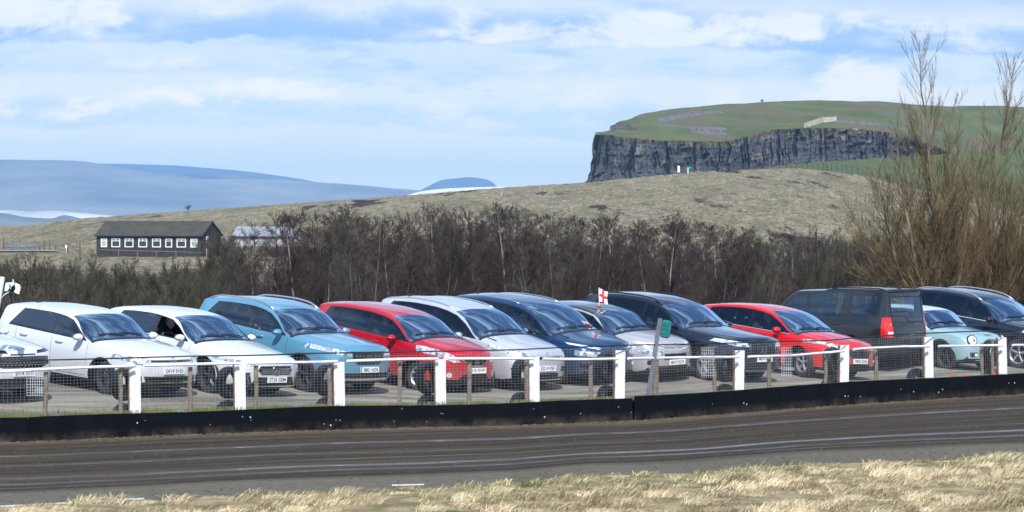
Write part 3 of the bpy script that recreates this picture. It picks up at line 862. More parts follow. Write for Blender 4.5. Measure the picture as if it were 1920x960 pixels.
def volvo():
    top = [(0, .80), (.02, .89), (.07, .95), (.16, .985), (.35, 1.01), (.7, 1.045), (1.1, 1.08), (1.38, 1.105), (1.44, 1.12), (1.8, 1.31), (2.24, 1.51), (2.55, 1.59), (2.95, 1.635), (3.5, 1.64), (4.05, 1.60), (4.42, 1.55), (4.47, 1.48), (4.56, 1.2), (4.64, 1.02), (4.67, .95), (4.69, .8)]
    sh = [(0, .66), (.05, .80), (.14, .87), (.3, .90), (.7, .95), (1.4, 1.0), (2.2, 1.03), (3.2, 1.06), (4.1, 1.10), (4.5, 1.05), (4.64, .95), (4.69, .72)]
    S = Pchip(sh)
    nav = paint('navy', (.008, .016, .035), .3, .22)
    c = Car(L=4.69, W=1.90, H=1.65, fo=.87, wb=2.865, R=.36, top=top, sh=sh, cowl=1.44, head=2.24, rtop=4.42, rbot=4.56, mat=nav, priv=2.7, spokes=5, rimdouble=True, rimw=.06, rim=RIMS, clad=.03, bow=.22, steer=-.35,
            B=[(0, .31), (.06, .26), (.2, .24), (.6, .23), (3.4, .23), (9, .3)], nfront=.84,
            dlo=(1.56, 4.30, 4.10), dlof=.38, pillars=[(2.68, .10), (3.66, .08, .2)], rails=(2.3, 4.3, .018, .03), rail_mat=BLK,
            front=[('headlamp', 'lamp', [(.46, .79), (.50, .87), (.9, .93), (.92, .86), (.80, .80)], True, -.1, .70),
                   ('grille', 'glb', [(-.38, .58), (-.42, .66), (-.42, .87), (.42, .87), (.42, .66), (.38, .58)], False, -.1, .5),
                   ('lower_grille', 'blk', [(-.56, .30), (-.50, .46), (.50, .46), (.56, .30)], False, -.1, .5),
                   ('side_intake', 'blk', [(.64, .38), (.70, .58), (.86, .58), (.84, .40)], True, -.1, .5)],
            strips=[('badge', 'chr', [ring(0, .725, .07, 16)], .016), ('grille_bar', 'chr', [[(-.28, .60), (-.06, .69)], [(.06, .76), (.30, .86)]], .018), ('grille_trim', 'chr', [[(-.43, .66), (-.43, .875), (.43, .875), (.43, .66)]], .012),
                    ('grille_slats', 'blk', [[(-.36+i*.06, .62), (-.36+i*.06, .85)] for i in range(13)], .008), ('lamp_blade', 'wht', [[(.52, .84), (.80, .86)], [(-.52, .84), (-.80, .86)]], .016), ('intake_trim', 'chr', [[(-.5, .475), (.5, .475)]], .014), ('skid_plate', 'sil', [[(-.5, .275), (.5, .275)]], .03)],
            seams=doorseams(1.62, 2.68, 3.75, S, .36)+[[(1.6, .52), (2.7, .48), (3.9, .52)]])
    c.build('large_suv', ''); c.plate('MJ70 KVZ', .53); return c

def focus():
    top = [(0, .70), (.02, .76), (.07, .81), (.16, .855), (.35, .89), (.7, .96), (.98, 1.0), (1.04, 1.015), (1.45, 1.20), (1.95, 1.39), (2.3, 1.45), (2.7, 1.48), (3.2, 1.465), (3.7, 1.41), (4.05, 1.35), (4.09, 1.29), (4.2, 1.1), (4.3, .95), (4.34, .88), (4.36, .75)]
    sh = [(0, .57), (.05, .66), (.14, .72), (.3, .77), (.7, .84), (1.1, .89), (2, .935), (3, .99), (3.8, 1.03), (4.15, .98), (4.31, .84), (4.36, .62)]
    S = Pchip(sh)
    red = paint('bright_red', (.66, .004, .008), .05, .28)
    c = Car(L=4.36, W=1.82, H=1.48, fo=.88, wb=2.65, R=.315, top=top, sh=sh, cowl=1.04, head=1.95, rtop=4.05, rbot=4.2, mat=red, priv=None, spokes=5, rimdouble=True, rimw=.05, rim=RIMS, bow=.24, steer=-.3,
            dlo=(1.16, 3.98, 3.62), dlof=.45, pillars=[(1.52, .05), (2.42, .09), (3.42, .07, .5)], mirror_at=(1.62, .955), handles=[(2.2, .86), (3.12, .90)],
            front=[('headlamp', 'lamp', [(.42, .68), (.50, .75), (.88, .84), (.92, .84), (.92, .78), (.74, .71), (.56, .67)], True, -.1, .80),
                   ('grille', 'glb', [(-.32, .50), (-.45, .60), (-.42, .66), (.42, .66), (.45, .60), (.32, .50)], False, -.1, .5),
                   ('lower_grille', 'blk', [(-.46, .27), (-.44, .36), (.44, .36), (.46, .27)], False, -.1, .5),
                   ('fog_lamp', 'glb', [(.56, .38), (.64, .46), (.86, .44), (.82, .36)], True, -.1, .6)],
            strips=[('grille_slats', 'chr', hbars(.38, .53, .64, 4), .008), ('grille_trim', 'chr', [[(-.32, .495), (-.46, .60), (-.42, .67), (.42, .67), (.46, .60), (.32, .495), (-.32, .495)]], .014), ('badge', 'chr', [ring(0, .735, .026, 12, .055)], .012), ('fog_bulb', 'wht', [ring(.70, .415, .018), ring(-.70, .415, .018)], .02)],
            seams=doorseams(1.50, 2.42, 3.45, S, .30)+[[(1.2, .70), (2.4, .76), (3.8, .86)]])
    c.build('family_hatchback', ''); c.plate('YM15 ZGN', .43)
    mb = MB()      # bright strip along the window line
    for sd in (-1, 1):
        pts = []
        for i in range(15):
            d = 1.3+i*.185; z = S(d)+.005
            h = c.bvh.ray_cast(Vector((c.fo-d, sd*3, z)), Vector((0, -sd, 0)))
            if h[0]: pts.append((c.fo-d, h[0].y+sd*.006, z))
        mb.tube(pts, .011, 4)
    mb.build('window_line_trim', CHR, c.root)
    return c

def mini():
    top = [(0, .66), (.02, .74), (.07, .81), (.16, .86), (.35, .90), (.7, .94), (.95, .965), (1.10, .985), (1.14, 1.0), (1.35, 1.15), (1.66, 1.335), (1.9, 1.385), (2.3, 1.41), (2.8, 1.40), (3.2, 1.37), (3.44, 1.33), (3.47, 1.27), (3.55, 1.1), (3.64, .94), (3.69, .86), (3.71, .74)]
    sh = [(0, .56), (.05, .68), (.14, .75), (.3, .80), (.7, .85), (1.1, .89), (2, .915), (3, .935), (3.4, .95), (3.6, .90), (3.68, .8), (3.71, .62)]
    S = Pchip(sh)
    blu = paint('ice_blue', (.28, .47, .52), .1, .3); rf = paint('pale_roof', (.62, .68, .70), 0, .3)
    c = Car(L=3.71, W=1.68, H=1.41, fo=.72, wb=2.467, R=.305, top=top, sh=sh, cowl=1.14, head=1.66, rtop=3.44, rbot=3.55, mat=blu, roofm=rf, priv=None, spokes=5, rim=RIMD, clad=.075, cladsill=.30, bow=.24, mirror=BLK, steer=0,
            dlo=(1.26, 3.36, 3.22), dlof=.26, pillars=[(2.42, .07)], handles=[(2.2, .82)],
            front=[('grille', 'glb', [(-.40, .60), (-.36, .665), (.36, .665), (.40, .60)], False, -.1, .5),
                   ('lower_grille', 'blk', [(-.32, .29), (-.36, .40), (.36, .40), (.32, .29)], False, -.1, .5),
                   ('side_intake', 'blk', [(.48, .34), (.47, .46), (.66, .45), (.64, .34)], True, -.1, .5),
                   ('bonnet_scoop', 'blk', [(-.13, .845), (-.13, .862), (.13, .862), (.13, .845)], False, -.1, .5)],
            strips=[('grille_trim', 'chr', [[(-.42, .595), (-.37, .675), (.37, .675), (.42, .595), (-.42, .595)]], .014), ('fog_lamp', 'wht', [ring(.51, .395, .022), ring(-.51, .395, .022)], .026), ('badge', 'blk', [[(-.06, .735), (.06, .735)]], .02), ('splitter', 'sil', [[(-.5, .265), (.5, .265)]], .016)],
            seams=[[(1.32, .86), (1.34, .6), (1.36, .32)], [(2.46, .9), (2.46, .6), (2.40, .32)]])
    c.build('small_hatchback', '')
    # round headlamps standing proud
    for sd in (-1, 1):
        mb = MB(); cc = Vector((c.hitf(sd*.585, .735)[0].x-.005, sd*.585, .735))
        mb.lathe([(.138, -.10), (.138, .0), (.128, .02), (.118, .012)], 28, (0, 0, 0), 'x')
        R = Matrix.Rotation(sd*.35, 4, 'Z') @ Matrix.Rotation(-.35, 4, 'Y')
        o = mb.build('headlamp_ring', BLK, c.root, True, 40); o.matrix_local = Matrix.Translation(cc) @ R
        mb = MB(); mb.lathe([(.118, .012), (.105, .022), (.07, .036), (.03, .044), (.001, .045)], 28, (0, 0, 0), 'x')
        o2 = mb.build('headlamp', WHT, o, True)
        mb = MB(); mb.lathe([(.116, .016), (.108, .026)], 28, (0, 0, 0), 'x'); mb.lathe([(.045, .041), (.04, .047), (.001, .049)], 18, (0, .02, .0), 'x'); mb.build('lamp_reflector', CHR, o, True)
    c.plate('YE57 LXO', .50, y=.0); return c

def suv_right():
    top = [(0, .80), (.02, .89), (.07, .95), (.16, .99), (.35, 1.02), (.7, 1.06), (1.1, 1.095), (1.34, 1.115), (1.40, 1.13), (1.75, 1.31), (2.2, 1.52), (2.5, 1.60), (2.95, 1.65), (3.5, 1.66), (4.05, 1.62), (4.42, 1.56), (4.46, 1.49), (4.56, 1.2), (4.66, 1.02), (4.70, .95), (4.72, .8)]
    sh = [(0, .66), (.05, .80), (.14, .87), (.3, .91), (.7, .96), (1.4, 1.01), (2.2, 1.04), (3.2, 1.08), (4.1, 1.12), (4.5, 1.07), (4.66, .95), (4.72, .72)]
    S = Pchip(sh)
    nav = paint('blue_black', (.006, .011, .03), .3, .2)
    c = Car(L=4.72, W=1.88, H=1.68, fo=.93, wb=2.70, R=.36, top=top, sh=sh, cowl=1.40, head=2.2, rtop=4.42, rbot=4.56, mat=nav, priv=2.6, spokes=5, rim=RIMS, bow=.24, nfront=.84,
            B=[(0, .31), (.06, .26), (.2, .24), (.6, .23), (3.4, .23), (9, .3)],
            dlo=(1.52, 4.25, 4.0), dlof=.38, pillars=[(2.62, .10), (3.58, .07, .3)], rails=(2.25, 4.3, .02, .05), rail_mat=SIL,
            front=[('headlamp', 'lamp', [(.46, .79), (.50, .87), (.9, .95), (.92, .88), (.80, .80)], True, -.1, .70),
                   ('grille', 'glb', [(-.42, .70), (-.42, .85), (.42, .85), (.42, .70)], False, -.1, .5),
                   ('lower_grille', 'blk', [(-.6, .30), (-.6, .50), (.6, .50), (.6, .30)], False, -.1, .5)],
            strips=[('grille_trim', 'chr', hbars(.42, .72, .84, 3), .012)],
            seams=doorseams(1.58, 2.62, 3.68, S, .36))
    c.build('large_suv', '')
    mb = MB()
    for sd in (-1, 1):
        pts = []
        for i in range(14):
            d = 1.7+i*.185; z = S(d)+.005
            h = c.bvh.ray_cast(Vector((c.fo-d, sd*3, z)), Vector((0, -sd, 0)))
            if h[0]: pts.append((c.fo-d, h[0].y+sd*.006, z))
        mb.tube(pts, .012, 4)
    mb.build('window_line_trim', CHR, c.root)
    return c

def kia():
    top = [(0, .80), (.02, .90), (.06, .96), (.14, .995), (.35, 1.03), (.7, 1.07), (1.1, 1.10), (1.28, 1.12), (1.34, 1.135), (1.7, 1.33), (2.1, 1.52), (2.4, 1.60), (2.8, 1.64), (3.3, 1.64), (3.85, 1.59), (4.22, 1.53), (4.26, 1.46), (4.36, 1.2), (4.46, 1.02), (4.50, .95), (4.52, .8)]
    sh = [(0, .66), (.05, .81), (.14, .89), (.3, .92), (.7, .97), (1.4, 1.01), (2.2, 1.04), (3.2, 1.08), (3.9, 1.12), (4.3, 1.07), (4.47, .95), (4.52, .72)]
    S = Pchip(sh)
    c = Car(L=4.52, W=1.865, H=1.65, fo=.90, wb=2.68, R=.35, top=top, sh=sh, cowl=1.34, head=2.1, rtop=4.22, rbot=4.36, mat=WHITE, priv=2.5, spokes=5, rim=RIMD, bow=.20, nfront=.86, clad=.05, cladsill=.36,
            B=[(0, .34), (.06, .27), (.2, .23), (.6, .22), (3.4, .22), (9, .3)],
            dlo=(1.46, 4.05, 3.8), dlof=.38, pillars=[(2.52, .09), (3.48, .07, .3)],
            front=[('headlamp_bar', 'glb', [(.34, .90), (.38, .955), (.92, .975), (.92, .92)], True, -.1, .55),
                   ('headlamp_bar', 'glb', [(-.3, .872), (-.3, .90), (.3, .90), (.3, .872)], False, -.1, .5),
                   ('grille', 'glb', [(-.46, .64), (-.70, .70), (-.70, .84), (-.34, .855), (.34, .855), (.70, .84), (.70, .70), (.46, .64)], False, -.1, .5),
                   ('headlamp', 'lamp', [(.70, .64), (.68, .84), (.92, .86), (.90, .68), (.84, .63)], True, -.1, .5),
                   ('lower_grille', 'blk', [(-.68, .27), (-.50, .46), (.50, .46), (.68, .27)], False, -.1, .5)],
            strips=[('grille_studs', 'sil', lattice(-.66, .66, .67, .83, 16, 4), .010), ('skid_plate', 'chr', [[(-.62, .34), (-.45, .30), (.45, .30), (.62, .34)]], .035),
                    ('badge', 'glb', [[(-.10, .955), (-.10, .99)], [(-.065, .99), (-.095, .972), (-.06, .955)], [(-.03, .955), (-.03, .99)], [(.0, .955), (.035, .99), (.07, .955)]], .009)],
            seams=doorseams(1.52, 2.55, 3.58, S, .38))
    c.build('compact_suv', ''); c.plate('BV74 XRO', .555, bvhoff=.025); return c

def discovery():
    top = [(0, .88), (.02, .97), (.06, 1.04), (.14, 1.08), (.5, 1.12), (1.1, 1.17), (1.34, 1.19), (1.38, 1.21), (1.7, 1.48), (2.02, 1.74), (2.15, 1.80), (2.4, 1.815), (2.95, 1.84), (3.05, 1.885), (3.6, 1.89), (4.3, 1.885), (4.64, 1.86), (4.68, 1.80), (4.74, 1.3), (4.78, 1.08), (4.81, 1.04), (4.83, .9)]
    sh = [(0, .70), (.05, .9), (.14, .98), (.3, 1.02), (.7, 1.07), (1.4, 1.12), (2.2, 1.14), (3.2, 1.15), (4.2, 1.16), (4.6, 1.155), (4.76, 1.05), (4.83, .75)]
    S = Pchip(sh)
    gry = paint('dark_grey', (.014, .015, .021), .35, .3)
    c = Car(L=4.83, W=1.91, H=1.89, fo=.86, wb=2.885, R=.37, top=top, sh=sh, cowl=1.38, head=2.02, rtop=4.665, rbot=4.675, mat=gry, priv=None, spokes=7, rim=RIMS, bow=.12, nfront=.90, rearfac=.05, tum=.22, wallm=.90, cn=3.4, clad=.04, cladsill=.42,
            B=[(0, .5), (.06, .4), (.2, .32), (.6, .3), (3.4, .3), (9, .3)], rails=(3.1, 4.55, .016, .02), rail_mat=BLK, finm=BLK, mirror=BLK,
            dlo=(1.46, 3.55, 3.55), dlof=.46, dloz=(.03, -.03), pillars=[(2.52, .11), (3.30, .04)],
            sides=[('quarter_panel', 'glb', [(3.66, 1.16), (3.66, 1.80), (4.50, 1.80), (4.50, 1.30), (4.42, 1.19)]),
                   ('side_window', 'glass', [(3.74, 1.24), (3.74, 1.70), (4.42, 1.70), (4.42, 1.32), (4.34, 1.24)]),],
            front=[('side_trim', 'blk', [(-.70, 1.33), (-.70, 1.70), (.70, 1.70), (.70, 1.33)], False, 4.6, 5),
                   ('rear_window', 'glass', [(-.66, 1.36), (-.66, 1.68), (.66, 1.68), (.66, 1.36)], False, 4.6, 5),
                   ('rear_window', 'glass', [(-.66, 1.18), (-.66, 1.36), (.06, 1.36), (.06, 1.18)], False, 4.6, 5),
                   ('tail_lamp', 'red', [(.70, .76), (.70, 1.22), (.97, 1.22), (.97, .76)], True, 4.60, 5),
                   ('tailgate_panel', 'glb', [(.08, .96), (.08, 1.15), (.69, 1.15), (.69, .96)], False, 4.6, 5),
                   ('rear_bumper', 'blk', [(-1, .3), (-1, .72), (1, .72), (1, .3)], False, 4.55, 5)],
            strips=[('tail_lamp_band', 'amb', [[(.73, 1.05), (.86, 1.05)], [(-.73, 1.05), (-.86, 1.05)]], .05, 'rear'), ('reversing_lamp', 'wht', [[(.73, .86), (.85, .86)], [(-.73, .86), (-.85, .86)]], .05, 'rear'),
                    ('tailgate_line', 'blk', [[(.7, 1.25), (.12, 1.25), (.02, 1.10), (-.69, 1.10)], [(.69, .78), (-.69, .78)], [(.69, .78), (.69, 1.75)], [(-.69, .78), (-.69, 1.75)]], .02, 'rear'), ('bumper_reflector', 'red', [[(.2, .56), (.45, .56)]], .035, 'rear'),
                    ('brake_light', 'red', [[(-.12, 1.79), (.12, 1.79)]], .03, 'rear')],
            handles=[(2.36, 1.02), (3.36, 1.03)], seams=[[(1.5, 1.1), (1.52, .8), (1.52, .45)], [(2.52, 1.16), (2.52, .8), (2.52, .45)], [(3.6, 1.15), (3.6, .95), (3.35, .6)], [(1.5, .92), (3.0, .93), (4.6, .94)]], cam_rear=True)
    c.build('large_offroad_car', '')
    # roof box section of the spoiler above the tailgate
    mb = MB(); mb.box((c.fo-4.70, 0, 1.835), (.14, 1.36, .05), None, 0, .94); mb.build('tailgate_spoiler', BLK, c.root)
    return c
# ------------------------------------------------------------------ lie of the land
FENCE = [(-700, 66.5), (-300, 69.2), (0, 70.6), (53, 70.7), (300, 72.6), (640, 74.7), (960, 76.0), (1187, 77.8), (1280, 79.0), (1440, 81.5), (1600, 84.2), (1760, 86.6), (1920, 88.8), (2200, 94), (2700, 106)]
FP = [Vector(((x-960)/F*D, D)) for x, D in FENCE]
FL = [0]
for a, b in zip(FP, FP[1:]): FL.append(FL[-1]+(b-a).length)
def fence_at(px):      # point of the fence line on the bearing of photo column px
    k = (px-960)/F
    for a, b in zip(FP, FP[1:]):
        fa = a.x-k*a.y; fb = b.x-k*b.y
        if fa <= 0 <= fb:
            t = fa/(fa-fb) if fa != fb else 0
            return a+(b-a)*t, (b-a).normalized()
    return (FP[0], (FP[1]-FP[0]).normalized()) if FP[0].x-k*FP[0].y > 0 else (FP[-1], (FP[-1]-FP[-2]).normalized())
def fence_u(x, y):     # signed distance behind the fence line
    best = 1e9; s = 1
    p = Vector((x, y))
    for a, b in zip(FP, FP[1:]):
        d = b-a; t = max(0, min(1, (p-a).dot(d)/d.length_squared)); q = a+d*t
        l = (p-q).length
        if l < best-1e-6: best = l; s = 1 if d.x*(p-a).y-d.y*(p-a).x > 0 else -1
    return best*s
# car: builder, near front wheel column, row of its contact with the ground, scale px/m, yaw
CARS = [('kia', -94, 745, 104, 41), ('hatch', 197, 739, 100.5, 41), ('merc', 389, 736, 98.5, 41), ('suv_blue', 569, 734, 96, 41), ('note_red', 782, 732, 93.8, 41), ('cmax', 905, 727, 92, 41),
        ('picasso', 1042, 721, 90, 41), ('c3', 1161, 713, 89, 41), ('volvo', 1318, 711, 88, 41), ('focus', 1503, 707, 85.5, 41), ('mini', 1772, 689, 80, 44), ('suv_right', 1906, 690, 77.8, 42)]
def plane(x, y): return .65-.074*(x+7.63)+.0611*(y-75)
CP = []
for n_, px_, py_, s_, a_ in CARS:
    D_ = F/s_; p_ = at(px_, py_, D_); CP.append((p_.x, p_.y, p_.z-plane(p_.x, p_.y)))
CP += [(5.6, 95.2, .41-plane(5.6, 95.2)), (8.5, 93.5, .34-plane(8.5, 93.5))]
def gz(x, y):
    u = fence_u(x, y)
    if u < 0: return 0.0
    w = 0; r = 0
    for cx, cy, cr in CP:
        d2 = (x-cx)**2+(y-cy)**2+1.0; w += 1/d2**1.5; r += cr/d2**1.5
    z = plane(x, y)+r/w
    z = min(z, 1.25)
    z = .41+(z-.41)*sstep(0, 2.2, u)
    if u > 11: z += (-2.2-z)*sstep(11, 50, u)
    return z
MOOR = [(-1500, 470), (-600, 445), (0, 430), (130, 412), (250, 403), (500, 385), (780, 365), (940, 352), (1095, 342.5), (1270, 326), (1400, 318.5), (1480, 316), (1560, 322), (1640, 335), (1700, 350), (1800, 375), (1920, 402), (2400, 470), (3400, 500)]
FIELD = [(-1500, 480), (1380, 330), (1440, 314), (1480, 309), (1600, 299), (1790, 285), (1920, 274), (2400, 250), (3400, 250)]
def zrow(y, D): return CZ-(y-HY)/F*D
moor_f = Pchip(MOOR); field_f = Pchip(FIELD)
def land(x, y):
    if y < 40: return 0.0
    px = x/y*F+960 if y > 1 else 960
    D = y
    if D < 250:
        u = fence_u(x, y)
        if u < 55: return gz(x, y) if u > 0 else 0.0
    w = 0
    zc = zrow(moor_f(max(-1500, min(3400, px))), 1000)
    base = -2.2+(-3.8+2.2)*sstep(200, 560, D)
    if px > 420: base += 2.0*sstep(420, 900, px)*sstep(260, 420, D)
    base += 2.3*sstep(185, 110, px)*sstep(330, 470, D)*sstep(700, 560, D)
    if D <= 560: z = base
    elif D <= 1000:
        t = (D-560)/440; z = base+(zc-base)*(t*1.25-.25*t*t*1.0 if True else t)
    else:
        zf = zrow(field_f(max(-1500, min(3400, px))), 1220)
        if D <= 1220:
            t = (D-1000)/220; z = zc+(zf-zc)*t - (.6*math.sin(PI*t) if px < 1440 else 0)
        else: z = zf-(D-1220)*.12
        z = max(z, -60)
    return z
def ground():
    # polar sheet round the camera, fine inside the view
    az = []
    a = -PI
    while a < PI-1e-6:
        az.append(a); d = abs(a)
        a += math.radians(.028 if d < math.radians(8.4) else (.5 if d < math.radians(14) else 6))
    n_az = len(az)
    rs = [.5, 10, 25, 40, 46, 52, 58, 62, 66]+[68+i*2.0 for i in range(42)]+[152+i*8 for i in range(50)]+[552+i*2.1 for i in range(220)]+[1014+i*12 for i in range(19)]+[1260, 1350, 1500, 1900, 2600, 4000, 6500, 9500, 19000]
    V = []; green = []
    for r in rs:
        for a in az:
            x, y = r*math.sin(a), r*math.cos(a)
            d = abs(a); fine = d < math.radians(8.5)
            if d > math.radians(40): z = -.02 if r < 300 else (-.02-(min(r, 3000)-300)*.012)
            else: z = land(x, y)-(.9 if r < 118 else 0)
            if d < math.radians(40) and d > math.radians(15): 
                k = sstep(math.radians(15), math.radians(40), d); z = z*(1-k)+(-.02-(max(0, min(r, 3000)-300))*.012)*k
            g = 0.0
            if fine and 540 < r < 1260:
                px = x/y*F+960
                amp = .22*sstep(540, 640, r)
                z += amp*(mnoise.noise(Vector((x*.55, y*.20, 0)))+.6*mnoise.noise(Vector((x*1.6, y*.4, 3))))
                if r > 1003 and px > 1430: g = 1
            if r > 1003 and not fine: g = 1
            V.append((x, y, z)); green.append(g)
    Fc = []
    for i in range(len(rs)-1):
        o = i*n_az
        for k in range(n_az):
            k2 = (k+1) % n_az
            Fc.append((o+k, o+k2, o+n_az+k2, o+n_az+k))
    me = bpy.data.meshes.new('ground'); me.from_pydata(V, [], [f[::-1] for f in Fc]); me.update()
    at_ = me.attributes.new('green', 'FLOAT', 'POINT'); at_.data.foreach_set('value', green)
    return kind(link('ground', me, moor_mat(), None, True), 'structure')
def node_noise(nt, vec, scale, detail=6, rough=.6, dist=0):
    n = nt.nodes.new('ShaderNodeTexNoise'); n.inputs['Scale'].default_value = scale; n.inputs['Detail'].default_value = detail; n.inputs['Roughness'].default_value = rough; n.inputs['Distortion'].default_value = dist
    if vec is not None: nt.links.new(vec, n.inputs['Vector'])
    return n.outputs['Fac']
def node_map(nt, scale=(1, 1, 1), rot=(0, 0, 0), src='Object', loc=(0, 0, 0)):
    tc = nt.nodes.new('ShaderNodeTexCoord'); mp = nt.nodes.new('ShaderNodeMapping')
    mp.inputs['Scale'].default_value = scale; mp.inputs['Rotation'].default_value = rot; mp.inputs['Location'].default_value = loc
    nt.links.new(tc.outputs[src], mp.inputs[0]); return mp.outputs[0]
def node_range(nt, v, a, b, c=0, d=1):
    m = nt.nodes.new('ShaderNodeMapRange'); m.inputs[1].default_value = a; m.inputs[2].default_value = b; m.inputs[3].default_value = c; m.inputs[4].default_value = d
    nt.links.new(v, m.inputs[0]); return m.outputs[0]
def node_mix(nt, f, a, b):
    m = nt.nodes.new('ShaderNodeMix'); m.data_type = 'RGBA'
    if isinstance(f, (int, float)): m.inputs[0].default_value = f
    else: nt.links.new(f, m.inputs[0])
    for i, c in ((6, a), (7, b)):
        if isinstance(c, tuple): m.inputs[i].default_value = (*c, 1)
        else: nt.links.new(c, m.inputs[i])
    return m.outputs[2]
def node_math(nt, op, a, b=None):
    m = nt.nodes.new('ShaderNodeMath'); m.operation = op
    for i, v in enumerate((a, b)):
        if v is None: continue
        if isinstance(v, (int, float)): m.inputs[i].default_value = v
        else: nt.links.new(v, m.inputs[i])
    return m.outputs[0]
def node_bump(nt, b, h, strength, dist):
    n = nt.nodes.new('ShaderNodeBump'); n.inputs['Strength'].default_value = strength; n.inputs['Distance'].default_value = dist
    nt.links.new(h, n.inputs['Height']); nt.links.new(n.outputs[0], b.inputs['Normal'])
def moor_mat():
    m, nt, b = new_mat('moor_grass')
    v1 = node_map(nt, (1, .12, 1)); v2 = node_map(nt, (1, .22, 1)); 
    n1 = node_noise(nt, v1, .35, 8, .7); n2 = node_noise(nt, v2, 1.4, 6, .7, .6); n3 = node_noise(nt, v1, .07, 4, .6)
    c = node_mix(nt, node_range(nt, n2, .35, .65), (.12, .10, .055), (.53, .45, .31))
    c = node_mix(nt, node_range(nt, n1, .47, .66), c, (.15, .155, .075))
    c = node_mix(nt, node_range(nt, node_noise(nt, node_map(nt, (1, .10, 1), loc=(31, 7, 0)),   .10, 6, .6), .59, .63), c, (.045, .032, .022))
    c = node_mix(nt, node_range(nt, n3, .48, .66, 0, .75), c, node_mix(nt, node_range(nt, n2, .4, .6), (.10, .105, .045), (.27, .24, .14)))
    c = node_mix(nt, node_range(nt, node_noise(nt, node_map(nt, (.6, .07, 1), loc=(5, 70, 0)), .30, 7, .7), .66, .72), c, (.07, .052, .035))
    at_ = nt.nodes.new('ShaderNodeAttribute'); at_.attribute_name = 'green'
    g = node_mix(nt, node_range(nt, n1, .35, .65), (.085, .120, .036), (.14, .17, .06))
    c = node_mix(nt, at_.outputs['Fac'], c, g)
    nt.links.new(c, b.inputs['Base Color']); b.inputs['Roughness'].default_value = .95; b.inputs['Specular IOR Level'].default_value = .15
    node_bump(nt, b, n2, 1.0, 1.2)
    return m
def col_sheet(name, D0, D1, nu, mat, zf, ufn, px0=-600, px1=2600, step=12):
    """sheet whose columns follow the bearings of the boards; uv = (run, distance from the boards)"""
    V = []; Fc = []; cols = list(range(px0, px1+1, step)); U = []; dist = [0]
    for i in range(1, len(cols)): dist.append(dist[-1]+(fence_at(cols[i])[0]-fence_at(cols[i-1])[0]).length)
    for i, px in enumerate(cols):
        df = fence_at(px)[0].y; a, b = D0(px, df), D1(px, df)
        for j in range(nu+1):
            D = a+(b-a)*j/nu; x = (px-960)/F*D; V.append((x, D, zf(x, D))); U.append((dist[i], ufn(px, df, D)))
    m = nu+1
    for i in range(len(cols)-1):
        for j in range(nu): Fc.append((i*m+j, (i+1)*m+j, (i+1)*m+j+1, i*m+j+1))
    me = bpy.data.meshes.new(name); me.from_pydata(V, [], Fc); me.update()
    uvl = me.uv_layers.new(name='UVMap')
    for l in me.loops: uvl.data[l.index].uv = U[l.vertex_index]
    return link(name, me, mat, None, True)
GRASS_EDGE = [(-600, 54.3), (0, 55.3), (250, 56.2), (480, 57.6), (800, 58.9), (960, 60.0), (1100, 61.8), (1280, 62.2), (1500, 64.4), (1920, 66.2), (2600, 70)]
